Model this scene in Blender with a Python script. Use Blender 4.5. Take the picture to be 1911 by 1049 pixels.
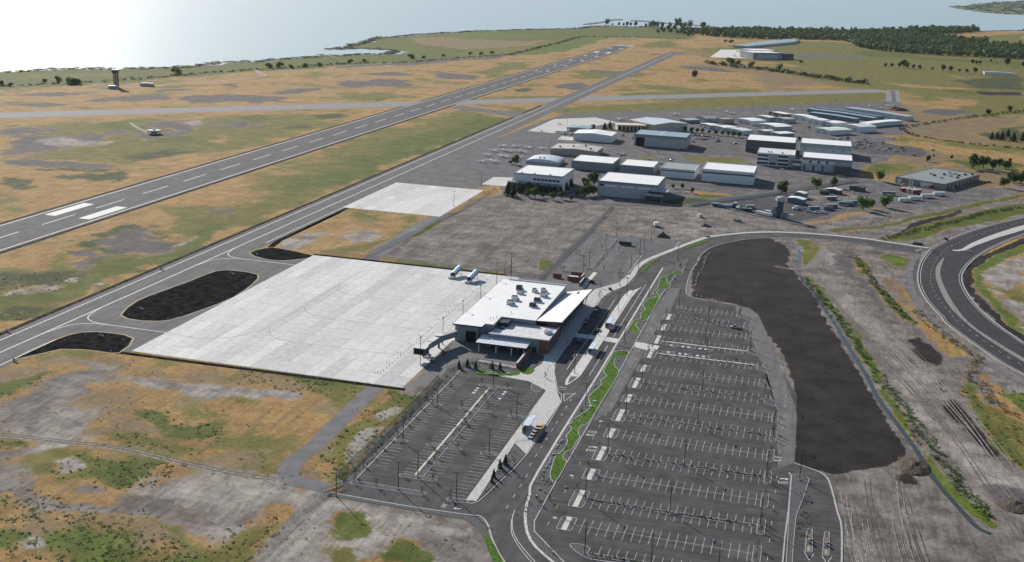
import bpy, bmesh, math, random
import numpy as np
from mathutils import Vector, Matrix

random.seed(7)
for _o in list(bpy.data.objects):
    bpy.data.objects.remove(_o)
scene = bpy.context.scene
COL = scene.collection

# World frame, metres: x across the main runway (right), y along it (away), z up.
# ---------------------------------------------------------------- camera
cam_d = bpy.data.cameras.new('camera')
cam_o = bpy.data.objects.new('camera', cam_d)
COL.objects.link(cam_o)
cam_d.sensor_fit = 'HORIZONTAL'
cam_d.sensor_width = 36.0
cam_d.lens = 40.198
cam_d.clip_start = 1.0
cam_d.clip_end = 120000.0
YAW, PITCH, ROLL = math.radians(14.7032), math.radians(15.2904), math.radians(2.2519)
_r = Vector((math.cos(YAW), math.sin(YAW), 0))
_fh = Vector((-math.sin(YAW), math.cos(YAW), 0))
_f = _fh * math.cos(PITCH) - Vector((0, 0, 1)) * math.sin(PITCH)
_u = _r.cross(_f)
_right = _r * math.cos(ROLL) + _u * math.sin(ROLL)
_up = _u * math.cos(ROLL) - _r * math.sin(ROLL)
M = Matrix((_right, _up, -_f)).transposed().to_4x4()
M.translation = (508.0, -657.98, 182.256)
cam_o.matrix_world = M
scene.camera = cam_o

# ---------------------------------------------------------------- sky, sun, exposure
SUN_EL = math.radians(24.0)
SUN_AZ = math.radians(-46.0)          # clockwise from +y
world = bpy.data.worlds.new('World')
scene.world = world
world.use_nodes = True
wn = world.node_tree
for n in list(wn.nodes):
    wn.nodes.remove(n)
sky = wn.nodes.new('ShaderNodeTexSky')
sky.sky_type = 'NISHITA'
sky.sun_disc = False
sky.sun_elevation = SUN_EL
sky.sun_rotation = SUN_AZ
sky.altitude = 1400
sky.air_density = 1.0
sky.dust_density = 1.2
sky.ozone_density = 1.0
bg = wn.nodes.new('ShaderNodeBackground')
bg.inputs['Strength'].default_value = 0.078
wo = wn.nodes.new('ShaderNodeOutputWorld')
wn.links.new(sky.outputs[0], bg.inputs[0])
wn.links.new(bg.outputs[0], wo.inputs[0])
sun_d = bpy.data.lights.new('sun', 'SUN')
sun_d.energy = 4.6
sun_d.angle = math.radians(0.53)
sun_d.color = (1.0, 0.935, 0.83)
sun_o = bpy.data.objects.new('sun', sun_d)
COL.objects.link(sun_o)
_sd = Vector((math.sin(SUN_AZ) * math.cos(SUN_EL), math.cos(SUN_AZ) * math.cos(SUN_EL), math.sin(SUN_EL)))
sun_o.rotation_euler = (-_sd).to_track_quat('-Z', 'Y').to_euler()
sun_o.location = _sd * 600
vs = scene.view_settings
vs.view_transform = 'Standard'
vs.look = 'None'
vs.exposure = 0.48
vs.gamma = 1.0
vs.use_curve_mapping = False

# ---------------------------------------------------------------- helpers
def tag(o, label=None, cat=None, group=None, kind=None):
    if label: o['label'] = label
    if cat: o['category'] = cat
    if group: o['group'] = group
    if kind: o['kind'] = kind
    return o

def empty(name, loc=(0, 0, 0), rz=0.0, parent=None):
    o = bpy.data.objects.new(name, None)
    o.empty_display_size = 0.5
    COL.objects.link(o)
    o.location = loc
    o.rotation_euler = (0, 0, rz)
    if parent: o.parent = parent
    return o

def link(name, me, parent=None, loc=None, rz=None):
    o = bpy.data.objects.new(name, me)
    COL.objects.link(o)
    if parent: o.parent = parent
    if loc is not None: o.location = loc
    if rz is not None: o.rotation_euler = (0, 0, rz)
    return o

class MB:
    """collects faces; build() makes one mesh object"""
    def __init__(s): s.v = []; s.f = []; s.m = []
    def add(s, vs_, fs_, mi=0):
        b = len(s.v); s.v.extend(vs_)
        for f in fs_:
            s.f.append([b + i for i in f]); s.m.append(mi)
        return s
    def box(s, x0, x1, y0, y1, z0, z1, mi=0):
        vv = [(x0,y0,z0),(x1,y0,z0),(x1,y1,z0),(x0,y1,z0),(x0,y0,z1),(x1,y0,z1),(x1,y1,z1),(x0,y1,z1)]
        return s.add(vv, [(3,2,1,0),(4,5,6,7),(0,1,5,4),(1,2,6,5),(2,3,7,6),(3,0,4,7)], mi)
    def hexa(s, p, mi=0):
        return s.add(p, [(3,2,1,0),(4,5,6,7),(0,1,5,4),(1,2,6,5),(2,3,7,6),(3,0,4,7)], mi)
    def prism(s, poly, z0, z1, mi=0):
        poly = ccw(poly); n = len(poly)
        vv = [(p[0],p[1],z0) for p in poly] + [(p[0],p[1],z1) for p in poly]
        fs = [tuple(range(n, 2*n))] + [(i,(i+1)%n,n+(i+1)%n,n+i) for i in range(n)]
        return s.add(vv, fs, mi)
    def flat(s, poly, z, mi=0):
        poly = ccw(poly)
        return s.add([(p[0],p[1],z) for p in poly], [tuple(range(len(poly)))], mi)
    def rect(s, x0, x1, y0, y1, z, mi=0):
        return s.add([(x0,y0,z),(x1,y0,z),(x1,y1,z),(x0,y1,z)], [(0,1,2,3)], mi)
    def tube(s, a, b, r0, r1=None, n=6, mi=0, cap=True):
        r1 = r0 if r1 is None else r1
        a = Vector(a); b = Vector(b); d = (b-a).normalized()
        t = Vector((0,0,1)) if abs(d.z) < .9 else Vector((1,0,0))
        p = d.cross(t).normalized(); q = d.cross(p)
        vv = []
        for c, r in ((a,r0),(b,r1)):
            for i in range(n):
                k = 2*math.pi*i/n
                vv.append(tuple(c + p*math.cos(k)*r + q*math.sin(k)*r))
        fs = [(i,n+i,n+(i+1)%n,(i+1)%n) for i in range(n)]
        if cap: fs += [tuple(range(n)), tuple(range(2*n-1,n-1,-1))]
        return s.add(vv, fs, mi)
    def loft(s, rings, mi=0, cap=True, closed=True):
        n = len(rings[0]); vv = [tuple(p) for r in rings for p in r]; fs = []
        for k in range(len(rings)-1):
            for i in range(n if closed else n-1):
                j = (i+1) % n
                fs.append((k*n+i, k*n+j, (k+1)*n+j, (k+1)*n+i))
        if cap: fs += [tuple(range(n-1,-1,-1)), tuple((len(rings)-1)*n+i for i in range(n))]
        return s.add(vv, fs, mi)
    def strip(s, line, w, z, mi=0):
        """flat ribbon along a polyline"""
        L, R = offset(line, w/2), offset(line, -w/2)
        vv = [(p[0],p[1],z) for p in L] + [(p[0],p[1],z) for p in R]; n = len(L)
        return s.add(vv, [(n+i,n+i+1,i+1,i) for i in range(n-1)], mi)
    def kerb(s, line, w=.3, h=.15, closed=False, mi=0, z0=0.0):
        L, R = offset(line, w/2, closed), offset(line, -w/2, closed); n = len(L)
        vv = [(p[0],p[1],z0) for p in L]+[(p[0],p[1],z0+h) for p in L]+[(p[0],p[1],z0+h) for p in R]+[(p[0],p[1],z0) for p in R]
        fs = []
        for i in range(n if closed else n-1):
            j = (i+1) % n
            for k in range(3):
                fs.append((k*n+i, (k+1)*n+i, (k+1)*n+j, k*n+j))
        if not closed: fs += [(0,n,2*n,3*n),(3*n+n-1,2*n+n-1,n+n-1,n-1)]
        return s.add(vv, fs, mi)
    def mesh(s, name, mats=None):
        me = bpy.data.meshes.new(name)
        me.from_pydata(s.v, [], s.f)
        if mats is not None:
            for m in (mats if isinstance(mats,(list,tuple)) else [mats]): me.materials.append(m)
            if any(s.m): me.polygons.foreach_set('material_index', s.m)
        me.update()
        return me
    def build(s, name, mats, parent=None, loc=None, rz=None, smooth=False):
        me = s.mesh(name, mats)
        if smooth: me.polygons.foreach_set('use_smooth', [True]*len(me.polygons))
        return link(name, me, parent, loc, rz)

def ccw(p):
    a = sum(p[i][0]*p[(i+1)%len(p)][1]-p[(i+1)%len(p)][0]*p[i][1] for i in range(len(p)))
    return list(p) if a > 0 else list(reversed(p))

def offset(line, d, closed=False):
    out = []; n = len(line)
    for i in range(n):
        p = Vector(line[i][:2])
        if closed: a, b = Vector(line[i-1][:2]), Vector(line[(i+1)%n][:2])
        else: a = Vector(line[max(i-1,0)][:2]); b = Vector(line[min(i+1,n-1)][:2])
        d1 = (p-a); d2 = (b-p)
        d1 = d1.normalized() if d1.length > 1e-6 else d2.normalized()
        d2 = d2.normalized() if d2.length > 1e-6 else d1
        n1 = Vector((-d1.y,d1.x)); n2 = Vector((-d2.y,d2.x))
        m = (n1+n2)
        m = m.normalized() if m.length > 1e-6 else n1
        c = max(m.dot(n1), .45)
        out.append((p.x+m.x*d/c, p.y+m.y*d/c))
    return out

def smooth_line(pts, sub=4, closed=False):
    out = []; n = len(pts); rng = n if closed else n-1
    for i in range(rng):
        if closed: p = [pts[(i+k-1)%n] for k in range(4)]
        else: p = [pts[max(i-1,0)], pts[i], pts[i+1], pts[min(i+2,n-1)]]
        for t in range(sub):
            t = t/sub; q = []
            for a in range(2):
                a0,a1,a2,a3 = p[0][a],p[1][a],p[2][a],p[3][a]
                q.append(.5*(2*a1+(a2-a0)*t+(2*a0-5*a1+4*a2-a3)*t*t+(3*a1-3*a2+a3-a0)*t**3))
            out.append(tuple(q))
    if not closed: out.append(tuple(pts[-1][:2]))
    return out

def walk(line, step, start=0.0):
    """points every step metres along a polyline, with heading"""
    out = []; need = start
    for i in range(len(line)-1):
        a, b = Vector(line[i][:2]), Vector(line[i+1][:2]); L = (b-a).length
        if L < 1e-6: continue
        while need <= L:
            p = a+(b-a)*(need/L); out.append((p.x,p.y,math.atan2((b-a).y,(b-a).x))); need += step
        need -= L
    return out

def stadium(x0, x1, y0, y1, n=6):
    """rounded-end rectangle outline (rounded along its longer direction)"""
    w, h = x1-x0, y1-y0; out = []
    if w >= h:
        r = h/2; cs = ((x1-r,y0+r,-90),(x0+r,y0+r,90))
    else:
        r = w/2; cs = ((x0+r,y1-r,0),(x0+r,y0+r,180))
    for cx,cy,a0 in cs:
        for k in range(n+1):
            a = math.radians(a0+180*k/n); out.append((cx+r*math.cos(a), cy+r*math.sin(a)))
    return out

ORD = ['first','second','third','fourth','fifth','sixth','seventh','eighth','ninth','tenth','eleventh','twelfth','thirteenth','fourteenth','fifteenth','sixteenth','seventeenth','eighteenth','nineteenth','twentieth']

# ---------------------------------------------------------------- materials
def nodes(name):
    m = bpy.data.materials.new(name); m.use_nodes = True
    nt = m.node_tree; b = nt.nodes.get('Principled BSDF')
    return m, nt, b

def geo_pos(nt):
    return nt.nodes.new('ShaderNodeNewGeometry').outputs['Position']

def noise(nt, vec, scale, detail=3, rough=.55, stretch=None, rot=0):
    if stretch or rot:
        mp = nt.nodes.new('ShaderNodeMapping'); mp.inputs['Scale'].default_value = stretch or (1,1,1)
        mp.inputs['Rotation'].default_value = (0,0,rot)
        nt.links.new(vec, mp.inputs[0]); vec = mp.outputs[0]
    n = nt.nodes.new('ShaderNodeTexNoise')
    n.inputs['Scale'].default_value = scale; n.inputs['Detail'].default_value = detail; n.inputs['Roughness'].default_value = rough
    nt.links.new(vec, n.inputs['Vector'])
    return n.outputs['Fac']

def math_n(nt, op, a, b=None, clamp=False):
    n = nt.nodes.new('ShaderNodeMath'); n.operation = op; n.use_clamp = clamp
    for i, x in enumerate((a,b)):
        if x is None: continue
        if isinstance(x,(int,float)): n.inputs[i].default_value = x
        else: nt.links.new(x, n.inputs[i])
    return n.outputs[0]

def mix_c(nt, fac, a, b, mode='MIX'):
    n = nt.nodes.new('ShaderNodeMix'); n.data_type = 'RGBA'; n.blend_type = mode
    for sock, x in ((n.inputs[0],fac),(n.inputs[6],a),(n.inputs[7],b)):
        if isinstance(x,(int,float)): sock.default_value = x
        elif isinstance(x,(tuple,list)): sock.default_value = (*x[:3],1)
        else: nt.links.new(x, sock)
    return n.outputs[2]

def ramp(nt, fac, lo, hi):
    n = nt.nodes.new('ShaderNodeMapRange'); n.interpolation_type = 'SMOOTHSTEP'
    n.inputs[1].default_value = lo; n.inputs[2].default_value = hi
    nt.links.new(fac, n.inputs[0]); return n.outputs[0]

def bump(nt, b, h, strength=.3, dist=.1):
    n = nt.nodes.new('ShaderNodeBump'); n.inputs['Strength'].default_value = strength; n.inputs['Distance'].default_value = dist
    nt.links.new(h, n.inputs['Height']); nt.links.new(n.outputs[0], b.inputs['Normal'])

_mats = {}
def mat(name, col, rough=.7, metal=0., var=.12, scale=.6, spec=.3, col2=None, big=0., randomize=0.):
    """procedural paint / metal / stone: base colour with world-space noise variation"""
    if name in _mats: return _mats[name]
    m, nt, b = nodes(name)
    p = geo_pos(nt)
    n1 = noise(nt, p, scale, 4)
    c2 = col2 or tuple(min(1,c*(1+var*2.2)) for c in col); c1 = tuple(c*(1-var) for c in col)
    c = mix_c(nt, ramp(nt, n1, .3, .7), c1, c2)
    if big:
        n2 = noise(nt, p, .05, 2)
        v = math_n(nt, 'MULTIPLY_ADD', n2, big*2); nt.nodes[-1].inputs[2].default_value = 1-big
        c = mix_c(nt, 1.0, c, v, 'MULTIPLY')
    if randomize:
        oi = nt.nodes.new('ShaderNodeObjectInfo')
        v = math_n(nt, 'MULTIPLY_ADD', oi.outputs['Random'], randomize*2); nt.nodes[-1].inputs[2].default_value = 1-randomize
        c = mix_c(nt, 1.0, c, v, 'MULTIPLY')
    nt.links.new(c, b.inputs['Base Color'])
    b.inputs['Roughness'].default_value = rough; b.inputs['Metallic'].default_value = metal
    b.inputs['Specular IOR Level'].default_value = spec
    _mats[name] = m
    return m

def asphalt(name, col, streak=(1,.04,1), contrast=.25, warm=0., crack=.0):
    if name in _mats: return _mats[name]
    m, nt, b = nodes(name); p = geo_pos(nt)
    fine = noise(nt, p, 2.5, 3); mid = noise(nt, p, .12, 4, .6); st = noise(nt, p, .5, 3, .6, streak)
    v = math_n(nt, 'ADD', math_n(nt,'MULTIPLY',mid,.9), math_n(nt,'MULTIPLY',st,.8))
    v = math_n(nt, 'ADD', v, math_n(nt,'MULTIPLY',fine,.3))
    f = ramp(nt, v, .7, 1.35)
    c = mix_c(nt, f, tuple(x*(1-contrast) for x in col), tuple(x*(1+contrast) for x in col))
    dust = ramp(nt, noise(nt, p, .035, 5, .65), .58, .78)
    c = mix_c(nt, math_n(nt,'MULTIPLY',dust,.45), c, tuple(min(1,x*1.9+.01) for x in col))
    stain = ramp(nt, noise(nt, p, .4, 5, .7), .57, .72)
    c = mix_c(nt, math_n(nt,'MULTIPLY',stain,.4), c, tuple(x*.45 for x in col))
    nt.links.new(c, b.inputs['Base Color']); b.inputs['Roughness'].default_value = .88
    b.inputs['Specular IOR Level'].default_value = .08
    bump(nt, b, fine, .25, .03)
    _mats[name] = m
    return m

M_RUNWAY = asphalt('runway_asphalt', (.105,.103,.112), (1,.03,1), .28)
M_TAXI = asphalt('taxiway_asphalt', (.135,.132,.138), (1,.03,1), .22)
M_OLDASPH = asphalt('old_asphalt', (.17,.168,.178), (.3,.3,1), .2)
M_RAMP = asphalt('ramp_asphalt', (.135,.133,.143), (.15,.15,1), .25)
M_LOT = asphalt('parking_asphalt', (.086,.082,.084), (.05,1,1), .4)
M_ROAD = asphalt('road_asphalt', (.09,.087,.091), (1,.06,1), .32)
M_NEWASPH = asphalt('new_asphalt', (.06,.058,.064), (1,.1,1), .2)
M_LIGHTLANE = asphalt('dusty_asphalt', (.16,.156,.158), (.8,.06,1), .25)
M_PAINT = mat('white_road_paint', (.55,.55,.54), .8, var=.22, scale=1.2)
M_STALL = mat('faded_stall_paint', (.4,.4,.4), .85, var=.3, scale=.9)
M_PAINT_OLD = mat('worn_white_paint', (.55,.55,.55), .75, var=.25, scale=.8)
M_YELLOW = mat('yellow_road_paint', (.55,.42,.16), .75, var=.15, scale=1.)
M_BLUEP = mat('blue_paint', (.12,.27,.5), .7)
M_CONC = mat('concrete', (.56,.55,.54), .85, var=.09, scale=.5, big=.08)
M_WALK = mat('walk_concrete', (.47,.46,.45), .85, var=.1, scale=.7, big=.1)
M_KERB = mat('kerb_concrete', (.4,.395,.39), .85, var=.1, scale=.8)
M_MULCH = mat('gravel_mulch', (.075,.075,.08), .95, var=.35, scale=1.6)
M_TURF = mat('turf', (.052,.108,.013), .95, var=.38, scale=.8, big=.25, spec=.1)
M_SOIL = mat('dark_soil', (.028,.026,.028), .95, var=.3, scale=.3)
M_DARKPAV = mat('dark_shoulder', (.017,.0165,.017), 1., var=.45, scale=.22, spec=.0, big=.3)

# ---------------------------------------------------------------- survey (metres)
PAINT = [
 ('dirt',6,[(328.2,-6.3),(360.8,13.2),(369.9,34.3),(425.7,105.5),(460.2,174),(505.7,183.6),(580.2,183),(638.8,68.2),(586.4,-296.4),(419.1,-354.2),(411.6,-314.6),(402.3,-312.5),(359.2,-314.7),(351.2,-296.2),(352.2,-210.4),(354.6,-176)]),
 ('brown',40,[(232.1,1820.7),(424.3,2386.7),(1194.9,3940.9),(680.8,361.3),(599.8,515.7),(480.9,1180.9)]),
 ('olive',60,[(154.6,2364.7),(591.8,2947.4),(1057.9,2987),(728.4,692.4),(681.6,1232.2),(470.9,1582.2)]),
 ('olive',20,[(329.5,2941.6),(550.3,3103.1),(735.7,2670.2),(1009.7,2651),(817.6,1313.7),(711.1,1358),(636.1,1558.6),(542.4,1760.6),(431.6,1897.8),(462.4,2196.4)]),
 ('olive',15,[(924.5,3761),(1298.8,4664.8),(1117.2,3400.2),(1043.9,3514.2)]),
 ('olive',25,[(589.2,2799.1),(755.5,2603.7),(1003,2605.1),(921.8,2039.1),(737.6,2078.8),(577.2,2116.4)]),
 ('green',12,[(586.8,2663.3),(672.4,2695.1),(749.1,2588.4),(693.1,2447.7),(634.9,2425.1),(583.3,2466.5)]),
 ('green',12,[(710,2471.8),(864.7,2546.3),(999.6,2580.9),(971.6,2386.4),(862.9,2408.5),(737.8,2420.1)]),
 ('dgreen',15,[(763.6,1804.6),(845.3,1950),(914.7,1989.7),(866,1650.7),(771.1,1643)]),
 ('green',12,[(716.4,1554.3),(771.5,1593.9),(774,1501.1),(745.5,1481.2)]),
 ('char',6,[(776.4,1571.4),(860.1,1609.4),(850.1,1540.1),(782.8,1501.2)]),
 ('straw',12,[(612.8,1664.3),(646.9,1640.8),(778.1,1620.8),(725.7,1556.7),(662.5,1577.4)]),
 ('straw',15,[(749.2,1947.4),(809,1907.6),(770.7,1836.8),(749.8,1904)]),
 ('olive',25,[(639.7,1499.2),(710.8,1487.1),(779.4,1399.4),(824.1,1358.6),(811,1268),(747.6,1196.5),(692.8,1271.5),(639.1,1322.2)]),
 ('straw',20,[(634.9,1474.6),(654.8,1447.6),(642.2,1288.8),(627.7,1261.9)]),
 ('straw',20,[(653.6,1262.2),(712.9,1409.7),(768.1,1373.7),(723.4,1258.8),(657.8,1184.3)]),
 ('green',14,[(-747.9,741.9),(-707.8,844.8),(-632.8,972.1),(-561.1,1056.6),(-543.3,1202.8),(-490.6,1351.1),(-437.2,1524.9),(-340.4,1301.3),(-396.7,1121.4),(-438.5,1016.2),(-459.4,892.2),(-494.5,763.9),(-559.6,658.9),(-593.3,566.6)]),
 ('olive',12,[(-653.7,816.3),(-590.7,902.1),(-507,969.1),(-457.1,1109.3),(-501,1012.4),(-558.8,856.2),(-602.1,789.1)]),
 ('green',14,[(-437.2,1524.9),(-381.2,1699.1),(-492,1858),(-569.6,2177.6),(-548.1,2398.2),(-498.7,2642.8),(-407.9,2838.7),(-299.2,3096),(-285.5,3356.6),(1.3,3625.5),(98,2830.5),(-176.9,2630.6),(-162.1,1756.6),(-261.1,1464.8),(-328.5,1273.9)]),
 ('green',10,[(-486.4,1610.4),(-522,1720.8),(-558.5,1910.9),(-603.6,2138.4),(-583.3,2213.4),(-371.2,1688.7),(-409.8,1651.5)]),
 ('brown',14,[(-516.1,2139.2),(-478,2283.2),(-344.2,2234.1),(-222,2319.9),(-192.4,2401),(-205.6,2072.8),(-282,1880.4),(-422.6,1971.3)]),
 ('olive',14,[(-271.5,1718.2),(-223.6,1975.9),(-191,2505.1),(-173.4,1950.7),(-210.1,1650.8)]),
 ('lush',10,[(-450.4,1785.7),(-403.4,1855.9),(-334.4,1758),(-376.5,1670.4)]),
 ('lush',14,[(-492.9,2453.1),(-391.6,2575.1),(-278.9,2591.8),(-328.6,2350.3),(-404.9,2195.8)]),
 ('lush',8,[(-159.6,1791.1),(-180.7,2648.9),(-102.7,2739.4),(-82.2,1981.2),(-103.9,1843.3)]),
 ('grey',8,[(-328.5,1273.9),(-261.1,1464.8),(-159.3,1746.5),(-148.3,1707.2),(-237.2,1418.9),(-317,1247.3)]),
 ('green',14,[(-247.5,3087.9),(-7.3,2956.4),(92.4,2995.3),(115.3,2800.8),(16.2,2795.2),(-166.7,2693)]),
 ('olive',18,[(48.6,889.5),(123.8,784.7),(170.7,861.5),(564.2,1374.7),(590,1363.6),(595,1257.8),(337.7,984.2),(213.1,835),(186.4,824.5)]),
 ('olive',10,[(166.3,887),(310.1,1085.9),(326,955.3),(194.9,836.6)]),
 ('grey',10,[(-390.3,610.5),(-380.4,678),(-326.2,702.9),(-321.5,669.2),(-363.1,612.6)]),
 ('grey',10,[(-313,712.1),(-293.8,783.3),(-236.3,778.1),(-184,775.5),(-197,727.1),(-263.4,658.9)]),
 ('grey',8,[(-444.7,518.1),(-429.5,561.1),(-387.7,566.9),(-397,518)]),
 ('grey',8,[(-500.6,619.3),(-468.6,667.7),(-434.9,678.3),(-450.5,624.3)]),
 ('grey',8,[(-251.6,807.7),(-241.7,901.2),(-204.1,913.4),(-210.7,830.9)]),
 ('grey',6,[(-487.1,757.4),(-446.3,752.3),(-427.9,729),(-462.6,726.3)]),
 ('olive',25,[(-333.1,375),(-256.7,455.2),(-163.2,568.2),(-73.9,685.8),(-59.8,653.3),(-55,446.7),(-51,326.2),(-100.4,252),(-166.6,238.8),(-194.4,201.1)]),
 ('green',10,[(-256.4,438.2),(-240.5,465.2),(-134.3,400.5),(-75,405.7),(-73,365.4),(-130.3,360)]),
 ('grey',10,[(-316.1,353.6),(-300.2,390.1),(-249.3,359.8),(-268.3,333.9),(-295.7,328.1)]),
 ('grey',12,[(-274.7,301.8),(-245.3,331.5),(-193,310.7),(-183.4,275),(-211.5,247.1),(-212,223.2)]),
 ('grey',8,[(-230.6,351.6),(-228.2,375.3),(-193,351.9),(-198.4,318.3)]),
 ('pale',10,[(-235.8,313.2),(-218.2,337.3),(-180,318.1),(-191.2,285.7)]),
 ('grey',10,[(-201.6,471.7),(-192.2,516.4),(-158.7,498),(-152.1,448.5),(-147.4,404.7),(-169,422.6)]),
 ('pale',6,[(-181.2,501.7),(-175.6,519.5),(-158.7,498),(-159.3,472)]),
 ('grey',8,[(-154.5,514.6),(-134.2,548.8),(-102.8,532.1),(-109.8,490.2)]),
 ('grey',8,[(-175.1,391.5),(-154,419.1),(-135.8,399.6),(-158.4,371.9)]),
 ('grey',10,[(-193.2,199.6),(-180.7,219.7),(-144.1,233.9),(-99.5,228.3),(-109.8,198.6),(-164.8,187)]),
 ('grey',6,[(-214.5,383.4),(-199.6,402.9),(-184.1,392.2),(-197.6,367.9)]),
 ('grey',8,[(-397.1,759.5),(-378.3,807.7),(-355.9,789.2),(-371,731.4)]),
 ('dgreen',8,[(-114.3,267.3),(-104.2,317.9),(-68.7,310.3),(-77,273.8),(-95.2,258.2)]),
 ('dgreen',8,[(-104.6,152.2),(-91.8,173.1),(-63.2,190),(-51.5,174.9),(-55.6,148.1),(-91.2,143.4)]),
 ('dgreen',8,[(-122.7,111.2),(-126.7,138),(-109.5,135.8),(-95.2,114.8),(-109.6,94.8)]),
 ('dgreen',6,[(-140.8,177.1),(-125.6,195.4),(-71.6,213.6),(-86.7,193.5)]),
 ('green',6,[(-265.3,441.3),(-254.4,468.9),(-232.5,452.9),(-245.2,425.1)]),
 ('green',8,[(-154.1,564.4),(-142.1,595.2),(-113.3,561.7),(-118.5,519)]),
 ('dgreen',6,[(-91.6,633.1),(-78.6,668),(-59.8,653.3),(-58.7,591.8)]),
 ('olive',15,[(-80.5,361.1),(-62.2,420.3),(-90.7,539.5),(-55.8,560.8),(-22,421.9),(-34,348.1)]),
 ('dgreen',6,[(-69,518.1),(-61.4,548.5),(-49.9,538.2),(-56,509.2)]),
 ('olive',10,[(-409.4,779.1),(-411.1,837.9),(-359.8,876.1),(-375.9,803.6)]),
 ('grey',8,[(-359.8,876.1),(-347.1,917.7),(-315.1,847.8),(-337.4,846.5)]),
 ('straw',12,[(-112.3,398.6),(-87.1,428),(-71.1,380),(-99.9,384.3)]),
 ('grey',12,[(-220.1,1023.4),(-192.2,1104.7),(-131.9,1097),(-118.6,1032.3),(-162.9,958.5),(-188.1,949.5)]),
 ('grey',8,[(-150.7,1233.5),(-146.8,1299.4),(-78.2,1250.6),(-56.7,1201.6),(-94.1,1180.3)]),
 ('grey',6,[(-252,1173),(-214.3,1244.6),(-169.2,1198.8),(-197.1,1157.3)]),
 ('olive',10,[(-88.1,1304.1),(-109.9,1570.4),(-70.3,1632.2),(-47,1472.2),(-43.1,1219.6)]),
 ('dgreen',6,[(45.5,1078.2),(56.6,1124.8),(75.7,1084.2),(62.1,1037.8)]),
 ('dgreen',8,[(-118.4,825.6),(-105.9,887.9),(-61.2,878.1),(-77.9,817.5)]),
 ('olive',10,[(-155.9,875.1),(-121.8,927.9),(-48.9,881.3),(-108.3,801.8)]),
 ('grey',8,[(83.8,1171.4),(104.1,1257.1),(159.4,1209.9),(141.3,1124.9)]),
 ('olive',15,[(44.4,1454.3),(141.5,1580.1),(176.5,1493.5),(103.8,1332.7)]),
 ('olive',10,[(35.9,899.7),(52,992.7),(152.3,1033.9),(116.5,954.5)]),
 ('olive',6,[(73.7,1517.1),(181.6,1518.2),(183.7,1438.7),(107.1,1353.6)]),
 ('olive',8,[(199.5,1304.1),(293.7,1284.8),(374.1,1458.5),(399.4,1453.3),(404.6,1365.4),(300.5,1227.2),(228.6,1216.6)]),
 ('olive',6,[(200.1,1117),(299.4,1236.6),(404.6,1365.4),(408.3,1304),(304.8,1190.6),(215.2,1081.2)]),
 ('grey',5,[(108.1,2058.3),(117.5,2102.8),(138.3,2069.1),(123,2028.9)]),
 ('olive',10,[(21.2,2358.1),(61.7,2707.1),(163.2,2393.7),(61.2,2291)]),
 ('grey',4,[(71.1,1529.7),(170.1,1523.1),(170.4,1481.7),(81.3,1479.9)]),
 ('grey',5,[(210.2,1757),(271,1774.9),(334.7,1700.1),(316.4,1655.3),(246.1,1689.4)]),
 ('straw',12,[(91.5,2767.4),(214,2794),(198.6,2398),(144.7,2344.1)]),
 ('straw',10,[(231.5,1654),(370.8,1671.1),(405.8,1372.3),(309.6,1268.3),(270.3,1344.7)]),
 ('straw',8,[(424.6,1422.1),(509.6,1503.5),(540.7,1470.5),(480.9,1374.4)]),
 ('straw',8,[(251.5,1975.5),(386.9,2033.2),(468.4,1928.7),(318.5,1885.4)]),
 ('olive',12,[(289.8,1189.5),(367.7,1276.8),(602,1478.8),(603.7,1285.1),(435.5,1089.1),(317,973.5)]),
 ('olive',16,[(127.1,-224.5),(118.5,-191.1),(115.4,-115.7),(121,18.7),(124.4,227.6),(136.4,712.9),(53.5,799),(33.1,594.1),(46.7,307.9),(76.2,139.9),(80.3,75.6),(81.6,36.8),(98.4,-70.1),(53.9,-110.2)]),
 ('green',12,[(127.1,-224.5),(119.7,-192.6),(116.7,-117.6),(122.5,16),(126.3,223.2),(137.8,707.9),(90.4,750.6),(83.6,493.6),(81.9,233.8),(102.7,90.4),(112.9,-34.1),(93.6,-159.9)]),
 ('straw',8,[(138.9,114),(149,170.9),(134.4,275.3),(122.7,254.7),(134.1,133.6)]),
 ('dgreen',8,[(50.7,-11.3),(46,18.3),(75.7,18),(95.5,-5.1),(95.8,-34.8),(101,-66.1),(88.5,-69.7),(74.5,-59.7),(67.6,-39.6)]),
 ('grey',8,[(69.5,-16.9),(66.4,10.7),(84.7,1.4),(101.4,-19),(93.5,-33.2)]),
 ('grey',7,[(74.6,-57.1),(77.1,-45.8),(95.6,-50.3),(92.9,-61.4),(84.5,-67.6)]),
 ('dgreen',10,[(63.5,-122.2),(74.9,-105.6),(101.1,-101.7),(114.3,-117.2),(114.4,-142.9),(99.4,-153),(87.5,-152.3)]),
 ('pale',4,[(113.2,-55.9),(108.2,-31.9),(108.6,-4.8),(109.6,18.7),(112.8,1.6),(110.4,-29.3)]),
 ('pale',5,[(101.6,-122.6),(101,-111.6),(112.7,-117.9),(117.6,-126.7),(110.8,-131.6)]),
 ('pale',4,[(115.6,-98.5),(121,-88.7),(126.2,-90.9),(124.5,-101.1)]),
 ('pale',4,[(88.6,-153.7),(90.6,-132.6),(105,-130.1),(115.6,-136.6),(105.2,-145.6)]),
 ('pale',3,[(117,-119.3),(123.4,-110),(126.1,-112.2),(120.3,-120.7)]),
 ('grey',6,[(87.6,-26.3),(95.5,-5.1),(102.8,-1.8),(103.1,-30)]),
 ('grey',6,[(87.9,-81.3),(91.5,-74.1),(100.3,-79.6),(98.1,-90.6)]),
 ('grey',8,[(69.9,77.1),(78.6,95.5),(95.3,94.9),(92.6,70.7)]),
 ('green',10,[(96.4,-163.5),(109,-143.2),(127,-111.8),(130,-80.3),(128.6,-38.2),(122.2,42.6),(113.9,9),(118.5,-52.5),(118.9,-106.9),(104.6,-129.5)]),
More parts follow.
